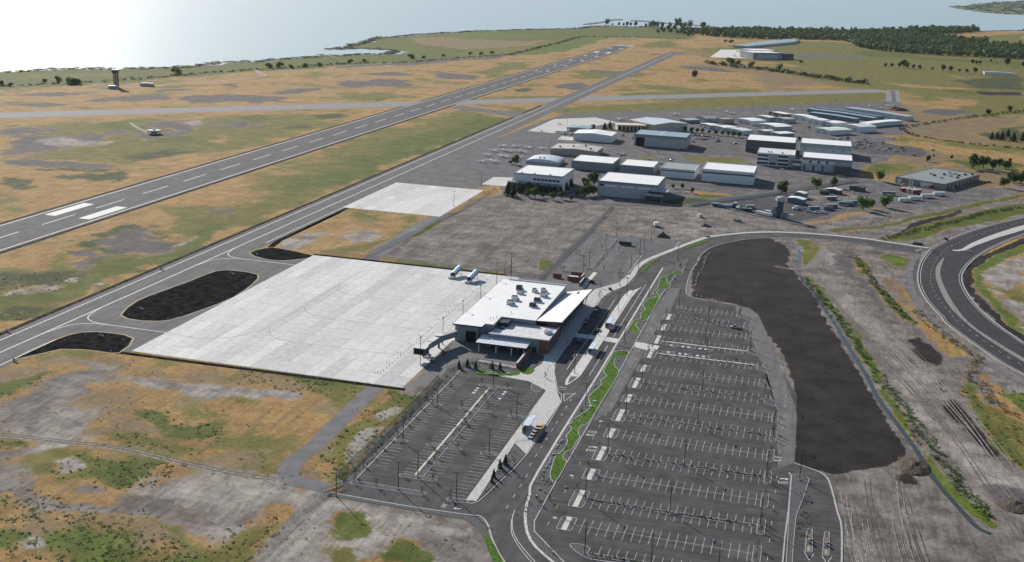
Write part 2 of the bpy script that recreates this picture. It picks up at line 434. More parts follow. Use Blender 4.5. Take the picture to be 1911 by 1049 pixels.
 ('olive',10,[(36.7,89.9),(60.3,101.3),(99.6,84.3),(99.2,112.7),(108,188.4),(127.7,215.8),(133.2,167.8),(119.8,73.5),(91.6,47.2)]),
 ('dgreen',6,[(107.1,-176.8),(107.9,-169.5),(123.6,-170),(129.3,-184.6),(117.2,-189.5)]),
 ('pale',6,[(208.1,40.4),(206.9,85),(224.5,71.4),(226.7,23.8)]),
 ('pale',5,[(170.6,-4),(172.2,24.1),(179.5,50.7),(190.6,55.8),(189.4,15.2),(185.3,-2.7)]),
 ('olive',6,[(221.6,3.1),(240.8,16.8),(238.5,65.8),(228.8,145.7),(225.1,144),(231.3,74.5),(228.7,22),(217.8,11.8)]),
 ('dirt',5,[(243.3,2.4),(239.6,47),(240.7,91.9),(240.6,220.7),(257.5,249.3),(276.1,223.5),(405.6,264.8),(475.2,180.9),(446.3,156.5),(425.7,105.5),(369.9,34.3),(360.8,13.2),(328.2,-6.3),(282.3,-3.9)]),
 ('dirt',6,[(400.6,269.6),(478.6,265.1),(545.4,296.8),(703.8,521.1),(677.3,336.6),(605.1,221.3),(576.7,186.7),(505.7,183.6),(460.2,174)]),
 ('grey',4,[(286,47.6),(289.7,89.2),(307.4,68.3),(307.4,38.5)]),
 ('grey',3,[(332,112.1),(333.9,128.5),(336.2,125.6),(334.9,113.4)]),
 ('pale',4,[(401.2,163.5),(414.4,203.3),(432.5,194.5),(437.8,164.4),(413.6,145.5)]),
 ('grey',3,[(332.7,148.1),(341.1,160.4),(344.2,153.5),(335.5,143.3)]),
 ('green',2,[(340.3,45.7),(349.9,46.7),(352.6,35.3),(350,18.9),(346,17.2)]),
 ('grey',3,[(242.4,9.7),(240.8,66.9),(239.5,143.7),(246.2,176),(247.9,127),(248.9,58.9),(251.9,13.9)]),
 ('green',2,[(242.3,73.5),(242.3,111.1),(240.9,147.9),(244.8,153.4),(246.6,106.6),(247.3,66.9)]),
 ('olive',3,[(243.9,2.8),(282,4.6),(325.8,-0.1),(327.6,-6.3),(286.3,-7.9)]),
 ('brown',14,[(152.5,-254.8),(210.1,-218.2),(327.1,-210.8),(330.5,-248.3),(330.7,-298.7),(349.8,-312.1),(352.9,-336.3),(355.1,-374.7),(276.6,-403.5)]),
 ('olive',10,[(261.8,-212.2),(325.3,-206.4),(325,-224.2),(302.2,-229.5),(276.7,-225.1)]),
 ('dirt',10,[(191,-292.8),(194,-260.7),(200.1,-233.6),(217.5,-232),(229.5,-260.8),(222.6,-274.5),(216.9,-293.3),(213.8,-304.4),(207.2,-312.5)]),
 ('pale',6,[(215.7,-303.6),(218.3,-280.4),(232.2,-277.3),(245.4,-282.6),(255.6,-302),(251.1,-309.1),(234.6,-306.1),(229,-314.6)]),
 ('pale',6,[(232.8,-319.5),(233.5,-304.6),(253.9,-306.3),(251.2,-312.7),(247,-322.9),(238.2,-323.6)]),
 ('dirt',8,[(221,-325.6),(235.6,-320.2),(248.8,-322.3),(249.8,-336.8),(234.6,-342.3)]),
 ('olive',10,[(247.9,-334.3),(251.2,-312.7),(272.3,-315.4),(294.6,-308.9),(296.6,-324.6),(293.5,-333.4),(281,-339.5),(266.3,-337.1)]),
 ('green',5,[(251.4,-316.1),(272.3,-315.4),(291.5,-310),(292.9,-324.3),(291,-332.8),(279.2,-332.5),(263.8,-325.2)]),
 ('straw',9,[(225,-248.7),(268.5,-242.5),(318.5,-238.1),(326.5,-266.2),(327.5,-298.6),(309.3,-301.8),(296.5,-292.4),(288.5,-272.5),(269.7,-273.5),(246.1,-267.7)]),
 ('green',4,[(248.3,-271.2),(259.1,-262.8),(270.6,-275.2),(290.3,-272.8),(292.2,-284.7),(283.4,-289.9),(268,-284.1)]),
 ('olive',5,[(249,-287.3),(264.5,-291.2),(291.9,-297.7),(301.1,-297.9),(282.4,-307.4),(258.8,-300.8)]),
 ('green',5,[(278.3,-288),(290.1,-273.9),(296.5,-292.4),(289.7,-291.3)]),
 ('green',9,[(230.5,-350.1),(257.2,-346.5),(274.8,-349.1),(297.5,-353.7),(314.1,-358.6),(333.8,-364.4),(346.7,-370.7),(299.4,-394),(257.6,-382.4)]),
 ('lush',14,[(238.2,-359.3),(262.4,-353.5),(278.1,-353.7),(299.7,-357.1),(316.1,-361.8),(331.7,-366.4),(344.1,-371.6),(299.4,-394),(257.6,-382.4)]),
 ('dirt',8,[(238.1,-341),(262.9,-344.5),(287.5,-353.1),(298.3,-354.9),(290.5,-357.6),(269.8,-353.8),(245.7,-350.7)]),
 ('brown',8,[(270.8,-364.6),(291.7,-365.2),(314.6,-369.9),(309.3,-371.7),(289.3,-371.2)]),
 ('green',4,[(180.3,-279.7),(182.2,-271),(186.3,-249.2),(190.6,-242.5),(193.9,-268.8),(187.7,-277.9)]),
 ('green',3,[(218,-315.9),(225,-312.4),(232.7,-314.2),(223.8,-323.1)]),
 ('pale',6,[(295.9,-332.6),(299.5,-317.1),(309.3,-308.6),(332.1,-309.3),(347.4,-314.8),(348.7,-326.3),(336.8,-329.8),(336.6,-346),(328.6,-355.4),(316.9,-352.3),(310.7,-342),(302.1,-339.3)]),
 ('pale',4,[(270.4,-341.8),(271.1,-333.5),(278,-332.9),(285.4,-336.4),(280.5,-342.9)]),
 ('pale',3,[(253.5,-323.9),(255.3,-319.5),(261.7,-325.9),(258.7,-331.1)]),
 ('pale',3,[(275.8,-381.6),(280.2,-377),(282.8,-381.3),(278.5,-383.4)]),
 ('dirt',5,[(288.2,-350.1),(292.6,-335.3),(305,-338.3),(316.2,-351.2),(303.8,-352.9)]),
 ('olive',8,[(333.6,-349.1),(342.9,-339),(348.5,-331.4),(350.8,-347),(350.9,-367.1),(343.1,-369.9),(330.5,-364.3)]),
 ('pale',5,[(220.8,-237),(244.5,-231.5),(271.9,-233),(304.8,-235.5),(294.4,-243.3),(260.9,-244.3),(234.9,-244.9)]),
 ('green',4,[(284.6,-213.5),(298.8,-207.9),(311.9,-205.4),(315.5,-213.8),(303.7,-218.4)]),
 ('pale',6,[(350.7,-311.8),(370.6,-312.8),(400.5,-313.1),(411.6,-314.6),(426,-344.9),(355.1,-374.7),(352.9,-336.3)]),
 ('green',3,[(363.5,-324.6),(371.7,-320.3),(380.5,-324.3),(383.9,-331.3),(381.4,-339.5),(374.7,-341.8),(369.2,-337.8)]),
 ('green',3,[(388.6,-333.7),(397.8,-333),(406.1,-342.8),(407.2,-349.7),(389.2,-356),(387.7,-344.3)]),
 ('olive',4,[(371.7,-343.5),(380.8,-344.2),(383.9,-357.8),(376,-360.5)]),
 ('dirt',4,[(396.5,-325.5),(406,-327.5),(412.3,-335.7),(418.4,-343.6),(409.8,-346.6)]),
 ('olive',6,[(339,-301.7),(335,-258.8),(336.6,-214.2),(352.6,-210.2),(353.2,-233.4),(355,-279.5),(352.3,-304.6)]),
 ('pale',3,[(344.9,-281.8),(345.3,-261.1),(349.3,-253.7),(351.3,-279.4),(350.4,-294.5)]),
 ('pale',2,[(340.8,-238.4),(345.5,-225.6),(349.2,-228.7),(345.8,-246.9)]),
 ('green',2,[(335.8,-213.2),(343.5,-211.4),(352,-214),(353.5,-220.4),(342.5,-217.7)]),
 ('dirt',2.4,[(342.3,-214.1),(341.7,-181),(339.5,-125.6),(360.4,-173.7),(355,-211.4)]),
 ('dirt',4,[(497.3,151.1),(505.4,194.7),(576.4,181.3),(576.7,124.4),(554.9,85.7),(521.8,71.5),(504.6,93)]),
 ('dirt',5,[(508.1,170.4),(540.5,179),(543.8,94.1),(552.7,26.9),(564.9,-27.6),(575.5,-71),(585.6,-108.5),(551.7,-121.6),(531.7,-41),(517.3,45.8),(508.9,83.9)]),
 ('dirt',5,[(548.3,-103),(582.4,-89.7),(595.2,-182.1),(600.1,-209.6),(588.9,-286.5),(582.2,-259.8),(566,-196.7),(558.3,-147.1)]),
 ('dirt',4,[(526,-236.5),(548.8,-224.8),(564.9,-229.1),(572.3,-251.7),(586.8,-289.7),(530.2,-309.4),(529.2,-270)]),
 ('char',1.5,[(440,51.2),(439.7,101.8),(442.9,132.3),(453,152.3),(468,168.9),(481.8,177.7),(486.3,168.6),(496.6,150.7),(497.8,123.2),(497.5,99.9),(501.2,85.5),(505.3,71.7),(512,45.4),(519.2,14.7),(519.4,-5.3),(484.2,-19.9),(471.4,-11.5),(458.6,-5.8),(446.1,-6.2)]),
 ('char',1.5,[(476.2,-14),(490.5,31.2),(516,16.9),(524,-25.5),(538.3,-104.2),(555.6,-199),(555.2,-205.9),(547.4,-219.6),(528.1,-234.9),(516.1,-232.1),(512.1,-228.3),(510.6,-153.3),(502.1,-92.8)]),
 ('char',3,[(552,-227.1),(557.9,-216.2),(560.6,-206.2),(563.1,-217.8),(564.9,-229.1),(557.1,-229.5)]),
 ('dirt',1.2,[(486.2,171),(497.1,150.9),(499.4,139.4),(499.7,102.9),(503.7,92.5),(500.3,87),(497.5,99.9),(497.8,123.2),(496.7,148.4)]),
 ('pale',5,[(514.6,81.5),(521.5,65.6),(542.4,22.6),(554.5,-51.6),(557.6,-81),(568,-104.8),(552.1,-111),(541.2,-37.2),(528,16.6)]),
 ('pale',4,[(513.1,172.6),(532.8,141.1),(536,100.6),(528,107.2)]),
 ('pale',5,[(553.3,-101),(567.8,-95.4),(576.3,-158.2),(586.8,-194.7),(600.1,-209.6),(596.1,-237.1),(581.6,-239.2),(575.3,-208.1),(561.8,-152.6)]),
 ('grey',4,[(528,167.5),(540.3,161.3),(544.7,84.9),(557.5,20.9),(551.9,3.1),(540.9,55.8),(532.6,104.1)]),
 ('char',3,[(563,-28.4),(577.2,-48.9),(586.2,-66.8),(577,-84.8),(567.6,-59)]),
 ('char',3,[(572.1,-93.7),(578.7,-122.5),(589.1,-174.4),(592.7,-190.7),(587,-192.8),(580.3,-163.2),(575.5,-123.7)]),
 ('grey',3,[(583.6,-222.4),(593.4,-220.5),(596.8,-224.2),(593.9,-244),(586.4,-240.6)]),
 ('green',3,[(538.9,149.4),(544.6,135.5),(553.8,61.3),(567.3,17.1),(570.3,-15),(565.6,-13.3),(555,36.1),(544.9,94.6)]),
 ('green',3,[(581.6,-90),(588.8,-108.5),(592.5,-145.5),(598.8,-180.8),(602.3,-194.6),(600.6,-205.9),(593.4,-196),(587.1,-154.2),(582.5,-116.1)]),
 ('straw',3,[(569.2,33.8),(574.9,12.6),(587.9,-28.4),(600.5,-61.1),(588.6,-68.8),(573.7,-34.1)]),
 ('straw',3,[(591.1,-86.3),(595.4,-84.7),(603.5,-118),(610.5,-138.8),(608.4,-152.7),(599,-140.8)]),
 ('brown',3,[(554.1,103.5),(565.6,84.4),(572.4,35.1),(567.8,25.2),(559.2,63.6)]),
 ('olive',4,[(588.8,-137.8),(597.4,-141.4),(608.1,-155),(602.9,-190.7),(596.5,-171.7)]),
 ('lush',3,[(600.3,-111.7),(609,-105.9),(614.9,-108.7),(611.2,-134),(604.1,-125)]),
 ('lush',2,[(506.7,80.5),(512.6,71.1),(521.7,38.9),(532,-5.1),(539.3,-37.9),(545.4,-85.8),(548.8,-112.3),(542.9,-114.5),(537,-65),(527,-7.2),(515.3,40.5)]),
 ('green',2,[(496.5,177.3),(507.8,182.5),(508.4,103.8),(505.2,145.7)]),
 ('olive',2,[(506.6,181.9),(518.2,163),(516.5,107.3),(508.6,98.7)]),
 ('lush',2,[(543.9,-107.4),(547.9,-113.9),(556.8,-147.6),(560.4,-174.9),(561.5,-192.6),(569.8,-217.1),(577.8,-240.6),(583,-258.1),(579,-262.4),(572.3,-245.6),(566.1,-221.9),(559.7,-187.4),(552.6,-153.8)]),
 ('lush',2,[(557.2,153.9),(564.2,166.1),(574.6,155.6),(572.6,128.7),(565.3,120),(560.2,131.8),(556.7,138.9)]),
 ('grey',2,[(575.1,159.9),(583,152.4),(577.7,54),(570.8,42.7)]),
 ('char',2,[(609.6,127.6),(623.8,175.9),(670.1,269.3),(666.1,241.8),(637.6,193.3),(617.8,131.1),(612,77.1),(617.7,22.6),(629,-11.9),(626.4,-29.3),(614.5,12.1),(608.6,46.2),(606.3,83.6)]),
 ('lush',2.5,[(617.8,131.1),(637.6,193.3),(666.1,241.8),(662.7,219),(639,166.2),(626.5,120.1),(621.8,55.8),(630,-4.7),(628.7,-13.7),(617.7,22.6),(614.2,78)]),
 ('pale',5,[(627.7,120.6),(640.2,166.8),(662.3,215.9),(630.6,-1),(622.9,48.1)]),
 ('olive',4,[(626.3,92),(635.1,86.8),(645.4,100.1),(640,63.3),(627.6,54.1)]),
 ('dirt',5,[(506.6,234.3),(561.3,281.3),(623.6,374),(704.7,506.2),(681.2,345.4),(610.2,222.7),(558.7,205.6),(520.2,213.6)]),
 ('green',3,[(524.1,222),(572.2,279.1),(639.8,390.3),(700,474.3),(697.1,454),(637.1,363.9),(581.5,276.3),(528.1,212.7)]),
 ('char',3,[(557.5,206.3),(588.4,279.6),(641.5,378.4),(610,296.9),(579.2,234.2)]),
 ('green',3,[(557.4,205),(579.9,247.8),(618.8,319.7),(660.9,383.6),(692.8,424.8),(684.9,370.6),(629.7,291.7),(577.8,208)]),
 ('straw',2.5,[(502.4,242.9),(533.8,298.4),(560.5,343.4),(578.6,356.3),(547.9,297.5),(511.9,238.9)]),
 ('yard',6,[(222.2,320.7),(190.2,807.6),(424.8,1026.3),(593.2,1206.3),(623.8,922.3),(558.9,494.6),(592,464.4),(684.8,490.2),(662.5,422.7),(554.1,312.6),(418.8,264.1),(276.1,223.5)]),
 ('yard',3,[(431,287.2),(475.6,386.8),(543.6,357.8),(554.4,321.5),(504.8,241.6),(464.4,254.3)]),
 ('dirt',3,[(483.9,379),(514.6,418.5),(544.5,421.4),(548.4,365.6),(506.2,339.6)]),
 ('olive',4,[(331.2,519.9),(342,542.6),(347.7,496.7),(338.3,490.1)]),
 ('olive',5,[(367,515.1),(392.5,545.3),(439,544.6),(440.7,521.9),(409,497.3)]),
 ('straw',4,[(389.5,337.4),(414.7,340.3),(448.5,344),(433.3,329.7),(411.6,324.6)]),
 ('green',3,[(414.3,325.9),(444.3,335.2),(434.7,314),(418.2,308.6)]),
 ('dgreen',2.5,[(376.1,269.6),(404.6,310.1),(428.9,305.8),(417,285.4),(409,274.3)]),
 ('olive',4,[(563,570.3),(590.7,593.6),(614.5,585.1),(585.1,525.6),(561.5,517.1)]),
 ('green',3,[(565.7,580.2),(575.8,589.9),(587,566.4),(576.2,536.5),(566.9,539.6)]),
 ('straw',3,[(624.9,594.8),(642.4,629.9),(654.5,627.6),(628.9,584.4)]),
 ('straw',10,[(580.5,832.6),(617.3,842.1),(682.3,777.5),(733.1,724.8),(727.3,684.4),(648.2,697.6),(611.9,748.4),(589,757)]),
 ('olive',10,[(644.7,822.6),(742.4,790),(736.1,745.9),(667.9,769.4)]),
 ('green',5,[(638.2,654.5),(720,662.6),(716.6,610),(662.8,589.9)]),
 ('grey',5,[(649.8,1135.5),(673.6,1199.4),(718.7,1210.9),(736,1192.4),(683.5,1109.2)]),
 ('brown',10,[(615.6,916.9),(676.1,1023.3),(801.9,1203.8),(785.6,1090.5),(682,917.3),(634.1,876.5)]),
 ('dgreen',8,[(699.8,902.6),(723.6,954.9),(778.7,1042.6),(756.3,886.9),(715.6,887.2)]),
 ('straw',6,[(599.5,1133.8),(624.6,1083.2),(634.5,1027.2),(622,1097.7)]),
]
SITE = {
 'shore': [(-749.3,675.6),(-719.6,781.5),(-704.3,840.3),(-682.6,895.5),(-670.1,945.2),(-629.3,966.9),(-596.2,1006.5),(-559.4,1053.9),(-545.6,1086.8),(-534.9,1144.6),(-539.7,1196.4),(-500.2,1255.2),(-487,1343.7),(-470.3,1402),(-448.5,1478.9),(-433.5,1516.4),(-414.6,1564.4),(-379.7,1616),(-379.3,1694.1),(-445.1,1740.2),(-506.8,1685.8),(-513.9,1643.9),(-517.6,1710.7),(-546.4,1881.9),(-590,2104.2),(-569.6,2177.6),(-570.3,2314.9),(-545.2,2390),(-537,2458.4),(-509.5,2504.1),(-498.7,2642.8),(-454.2,2698.8),(-407.9,2838.7),(-363.6,2938.1),(-294.1,3072.5),(-280.7,3151),(-272.3,3290.4),(-247.6,3391.4),(-141.1,3400.7),(-107.6,3513.3),(18.9,3480.7),(173.3,3682.1),(423.4,3920.9),(693.7,4178.9),(1107.1,4609),(1348.1,5007.6)],
 'spit1': [(-336.8,3405.9),(-336.2,3521.8),(-326.1,3683.1),(-329.3,3945.3),(-307,4037.2),(-291.3,3947.7),(-311.7,3861.6),(-307.4,3587.2),(-317.9,3432.5)],
 'spit2': [(-258.9,3969.4),(-226.3,3991.2),(-151.3,3941.1),(-51.9,3855.4),(83.9,3783.7),(89.8,3724.4),(-44.1,3793.8),(-141.9,3876.8),(-212.2,3903.7),(-247.8,3904)],
 'headland': [(1479.7,10175.5),(1687.3,10933.4),(1909.3,12125.2),(2145.9,13281.8),(2597.5,15343.3),(3244.9,18216.4),(4942.2,25533.9),(2068.9,8455.3),(1830.5,8367.1),(1698.2,8370),(1603.6,8594.2),(1532.4,9113.8)],
 'ramp': [(157.3,252.6),(232.2,263),(222.2,320.7),(238.9,360.5),(246.8,432.7),(237.6,555.1),(232.5,661.6),(233.9,767.3),(267.9,850.3),(322.2,931.6),(425.3,1019.3),(600.1,1178.7),(633.7,1225),(618.9,1282.6),(529.1,1196.6),(318.1,964.2),(230.2,859.1),(181.3,814.8),(171,672.2),(160.5,441.8)],
 'oldramp': [(230.1,262),(250.6,317.4),(239.7,367.4),(222.2,320.7)],
 'xtaxi': [(30,793.1),(36.8,830.4),(78.2,810.8),(131.6,796.1),(149.2,785.8),(146.7,738.7),(103.7,765.4),(62.1,782.3)],
 'hook': [(614.4,1481),(636.9,1497.2),(629.4,1280.2),(606,1247.3)],
 'hooktop': [(555.5,1514.8),(567,1534.6),(613.5,1528.2),(637.8,1497.9),(635.8,1475.3),(613.6,1459.4),(564.6,1393.9),(553.8,1380.3)],
 'service': [(329.7,-209.8),(330.5,-248.3),(331.7,-277.2),(330.4,-292.7),(332.4,-303.1),(336.7,-308.8),(342.7,-310.4),(351.6,-310.5)],
 'service2': [(241.7,-7.2),(238.5,55),(237.1,113.3),(239.9,151.5)],
 'apron_ga2': [(230.2,283.9),(229.4,323.2),(246.3,328.7),(254.4,284.4)],
 'apron_walker': [(180.9,633.8),(183.4,757.3),(227,803.8),(260.5,773.8),(240.5,708.2),(213,631.7)],
 'conc_small': [(227.9,584.9),(225.9,613.5),(240,611.6),(245.7,585.5)],
 'far_apron': [(245.8,2072.6),(242.3,2383),(318.6,2458.2),(339.6,2111.1)],
 'far_lot': [(433.5,2363.6),(492.3,2455.1),(608.3,2404.1),(606.9,2352.7),(524,2327.1),(441.4,2235.2)],
 'lightlane': [(473.3,-14.6),(480,-15.4),(486.1,-27.1),(492.6,-60.7),(500.5,-105.8),(506.5,-138.9),(503.9,-125.7),(511.2,-169.5),(511.9,-180.3),(512.5,-229.2),(506.8,-236.6),(504.2,-202),(503.3,-174.8),(496.5,-128.6),(501.7,-163.5),(495.1,-125.3),(489.5,-95.5),(483,-58.3),(478.7,-31.3),(473.1,-24.2)],
 'looproad_out': [(682.4,353.6),(679,348.1),(653.3,309.9),(630.2,271.1),(611.1,232.6),(595.5,194.8),(594.6,192.3),(589.8,171.4),(584,142.2),(580.5,113),(578.8,86.4),(579.2,62.4),(581.1,40.3),(584.1,22.2),(586.3,11),(588.1,-4.1),(596.7,-31.5),(603.4,-50.9),(609.9,-67.7),(617.2,-81.6),(626.1,-96.7)],
 'looproad_in': [(671.6,280),(668.3,273.7),(649.3,237.3),(630.8,196),(617.1,156.6),(608,117),(606.3,83.6),(608.6,46.2),(614.5,12.1),(625.4,-24.9),(634.3,-46.3)],
 'loop_isl1': [(609.4,193.4),(615.3,197.8),(625.2,223.4),(648.2,269.2),(677.1,317.4),(674.3,298.3),(649.2,256.4),(626.8,214.9),(617.4,194.6),(609.7,190.1)],
 'loop_isl2': [(601.5,167.1),(596.8,150.4),(592.9,130.4),(590.9,104.8),(590.9,77),(592.2,43.4),(597.1,10.4),(606.5,-24.3),(621.5,-63.1),(622.4,-56.9),(609.9,-26.2),(600.3,4.4),(596.1,40.9),(594.2,78.4),(594.2,111),(596.9,137.3)],
 'bikepath': [(583.9,166.6),(577.8,134.1),(574.5,97.7),(574.5,52.6),(578,13.8),(585,-19.5),(591.9,-43.1),(601.6,-66.6),(611.4,-88),(621.3,-102.4)],
 'accessroad_up': [(397.7,-41.5),(399.1,-21),(407.5,11.9),(407.6,59.3),(415.2,88.7),(427.8,127.6),(438.7,155.1),(438.9,157.4),(453.5,173.9),(467.3,186.2),(484.7,196.2),(500.9,200.8),(517.1,203),(533.3,202.4),(551.2,200.8),(564.6,194.7),(593.2,187.9)],
 'accessroad_dn': [(584.7,170.9),(563.8,174.7),(545.6,182.5),(550.8,185.2),(533.2,188.7),(509.3,186.8),(493.5,182.3),(480.9,176.5),(464.9,163.4),(452.1,144.4),(445.6,130.4),(440.7,110.5),(439.2,83),(440.9,93.4),(438.8,54.4),(441,9.8),(445,-4.3),(456,-11.1)],
 'sidewalk_road': [(391.6,-36.8),(397.7,-13.8),(404.9,19.2),(404.9,48.8),(407.4,70.4),(414.5,93.5),(427.4,131.1),(438.3,159.5),(438.6,159.9),(453.4,175.8),(467.2,188.1),(484.6,198.2),(500.9,202.8),(517.1,205),(533.3,205.2),(551.3,203.5),(564.8,199.1),(592.8,191.9)],
 'lawnN1': [(408.8,38.4),(408.8,56.7),(412.7,74.4),(414.9,80.2),(414.8,75.3),(412,64.4),(411.5,48.6),(410.3,37.6)],
 'lawnN2': [(426.1,116),(433,137.3),(439.1,151.4),(439.8,145.2),(433.2,128.2),(427.9,114)],
 'turf_low_left': [(427.9,-277.9),(424.9,-274),(423.5,-265.2),(422.7,-255.9),(424.2,-248),(423.8,-239.7),(422.2,-234.5),(422.7,-226.3),(421.3,-223.8),(421.4,-215.4),(423.9,-206.9),(425,-198.8),(421.9,-187.4),(424.3,-170.7),(422.8,-165),(424.4,-157.9),(421.5,-151.3),(421.5,-134),(421.2,-123.3),(422.8,-119.9),(427.5,-118.9),(428.8,-124.8),(425,-129),(423.6,-134.9),(426.3,-145.2),(429.1,-153.3),(428.5,-196.3),(428.1,-216),(425.9,-222.1),(425.5,-226.3),(426.5,-230.9),(427.8,-233.9),(427.4,-239.3),(427.4,-246.3),(425.4,-250.3),(425.8,-256.5),(428,-260.1)],
 'turf_up': [(422,-84.8),(421.8,-73.3),(421.8,-65.6),(424.7,-61.1),(423.3,-50.4),(424.5,-41.7),(421.8,-34.5),(422.3,-23.2),(426.1,-14.1),(423.3,-6.2),(424.3,7.5),(423.2,22.2),(422.6,29.1),(426.9,41.1),(429.8,51.3),(433.6,53),(434.1,45.7),(429.4,38.4),(426.9,30.9),(427.9,21.4),(431,15.8),(430.8,7.5),(426,2.8),(425.5,-5.3),(428.1,-11.9),(428.7,-20.5),(428.6,-58.4),(424.5,-67.4),(424.5,-74.7),(429,-86.1)],
 'lawn_corner': [(415.3,-328.2),(416.8,-327),(420.6,-332.8),(425.7,-341.1),(428.1,-344.2),(425.7,-346.2),(421.5,-339.9)],
 'lawn_sign': [(365.3,-176.5),(366.8,-172.6),(372.4,-170.5),(376.1,-170.6),(379.8,-169.5),(383.4,-166.4),(385.5,-169.3),(384.7,-172.9),(380.7,-174.4),(377.3,-176.5),(372,-177.2),(368,-178.1)],
 'lawn_east': [(382.7,-163.6),(390,-160.1),(390.5,-168.7),(386.7,-169.5)],
 'exit_kerbL': [(510.7,-239.5),(511.7,-241.7),(511.8,-270.3),(511.4,-293),(511.4,-313.5)],
 'exit_isl': [(511.5,-241.8),(513.3,-239.7),(516.7,-239.9),(518.4,-242.6),(517.1,-256.1),(514.5,-276.7),(514.3,-299.9),(514.5,-312.4),(512.5,-313.1),(512.1,-278.9)],
 'exit_outer': [(512.3,-229.3),(517.2,-231.9),(521.9,-234.6),(525,-239.4),(526.7,-249.5),(528.6,-267.3),(530,-279.6),(529.9,-307)],
 'booth1': [(518.8,-284.7),(520.2,-284.8),(520.5,-301),(520,-301.8),(518.2,-301.8),(518.4,-287.9)],
 'booth2': [(524.5,-284.9),(525.9,-285),(525.9,-301),(525.4,-302.2),(523.8,-302),(524.2,-288.5)],
 'fence_line': [(350.8,-369.3),(350.8,-334.8),(351.9,-312.4),(352.6,-299.5),(351.2,-301),(352.4,-263),(352.5,-217.2),(352.1,-188.7)],
 'fence_n': [(352.6,-3.2),(352.6,41.5),(354.1,89),(355,146.2),(354.4,190.5),(353.7,239.3)],
 'ditch': [(495.7,163.6),(501.1,152.4),(503.9,139.4),(504.8,117.9),(504.6,94.5)],
 'ditch2': [(505.1,77.4),(510.8,49.7),(517.7,22.5),(523.6,-8.6),(528.9,-33.5),(534.3,-66),(538.4,-88.5),(542.6,-112),(546.9,-142),(552.8,-167.1),(559.2,-195.4),(564.1,-222.7),(568,-237.8),(572.3,-251.7),(576,-262.7),(579.7,-266.3)],
 'rocks_wall': [(444.8,110.6),(444.2,93.1),(444.8,76.8),(445.1,61.1),(444.3,51.1),(444.5,41.8),(445,31.1),(445.3,20.5),(445.7,12),(445.8,3.6)],
 'rocks_low': [(449.3,-1.5),(451.6,-3),(454.6,-3.9),(457.2,-4.7),(459.3,-4.7),(461.5,-4.5),(464,-4.3),(466.7,-4.8)],
 'mound1': [(407.5,148.5)],
 'mound2': [(559.6,-220.9)],
 'mound3': [(591.3,-240.4)],
 'conifers': [(264.3,244.9,11),(270,243.5,8),(269.7,261.1,9),(272.1,265,7),(288.8,270.6,6),(293.2,272.8,7),(297.6,275,7),(302,277.2,6.5),(304,292.1,7),(304.1,309.5,7),(260.9,692.3,9),(265.1,702.6,10)],
 'front_trees': [(281.6,245.5,7),(287.4,245.8,9),(293,249.5,4.5),(303.6,243.3,7),(309.9,248.9,7),(318.2,247.8,4.5),(276.5,272.8,8),(283.2,273.4,7),(319.3,266.7,7),(323.6,271.5,9),(327,275.9,10),(320.8,323.8,13),(319.4,305.6,9),(331,277.9,9),(315.9,315.5,9)],
 'columnar': [(335.3,281.3,5.5),(342.9,281.8,6),(350.6,283.4,6),(357.6,286.9,6),(365.8,285.5,8),(369.5,284.7,7),(377,288.4,7)],
 'row_trees': [(337.5,744,6),(344.3,739.1,6),(351.7,734.5,6.5),(360.4,724.3,7),(366.7,728,6),(373.6,726.6,6),(382.2,725.2,5),(390.3,719.3,7),(398.3,719.6,6),(405,718.3,6),(411.5,711.6,8),(418,712.2,7)],
 'yard_trees': [(248.1,684.7,7),(229.3,397.5,10),(224.5,398.5,4),(388.7,342.9,4),(396.9,344.7,5),(407.8,328.3,5),(482,358.3,13),(511,401.9,11),(526.7,418.3,9.5),(568.7,475.1,11),(550.3,317.3,12),(555.9,326,9),(569,338.4,11),(487.7,714.8,6),(534.8,891,5),(496,841.2,4),(538.9,482.7,4)],
 'east_trees': [(623.8,630.5,7),(632.5,667.1,3),(649.9,659,5),(665.8,601.4,16),(676.7,608.8,15),(684.8,601.5,12),(694.3,624.8,10),(698.2,608.5,12),(710.9,668.4,5),(682.2,493.7,11),(693.3,536.2,10),(694.7,522.5,11),(699.5,524.9,12),(705.9,535.3,14)],
 'east_conifers': [(715.3,863.2,10),(722.5,869.7,10),(727.9,867,11),(739.9,907.4,10),(740,860,12),(752,870.3,12)],
 'field_trees': [(850.6,2351.3,12),(860,2359.4,9),(867.2,2357.9,10),(927.9,2356.9,20),(966.7,2367.4,12),(907.3,2479.3,8),(1125.2,3558.5,14),(1059.8,3929.2,10),(1332,4923.9,10),(636.9,2079.1,9),(650.5,2073.5,10),(666.9,2080.4,12),(676.9,2095.6,18),(683.2,2083.8,14),(696.2,2071.1,10),(709.2,2062,10),(736.2,2061.3,7),(757.5,2046.4,15),(772.7,2042.9,13),(790.3,2041.4,8),(805.4,2037.9,9),(822.8,2036.4,13),(784.9,1228,10),(745.3,1151.1,10)],
 'lake_trees': [(-253.9,3432.9,24),(-233.9,3427.7,9),(-209.3,3418.2,14),(-195.4,3437.2,12),(-184.1,3441.8,16),(-169.7,3439.9,15),(-156.6,3457.6,18),(-110.6,3393.7,16),(-92,3387.8,24),(-82.1,3400.8,26),(-76,3439.6,22),(-61,3459.4,20),(-39.1,3488.4,20),(-18.3,3537,34),(-1.6,3506.8,22),(10.4,3522.6,22),(26,3543.1,28),(-14.3,3028.8,14),(-4.1,3082.9,16),(19.4,3069.4,18),(42.6,3056.1,16),(65.6,3042.9,14),(94.3,2921.2,16),(-12.4,3249,20),(7,3273.3,22),(29.8,3302,20),(-31.5,3224.8,16),(52.6,3239.2,18),(58.4,3638.9,20),(64.1,3646.5,20)],
 'red_tree': [(278.1,1480.8,16)],
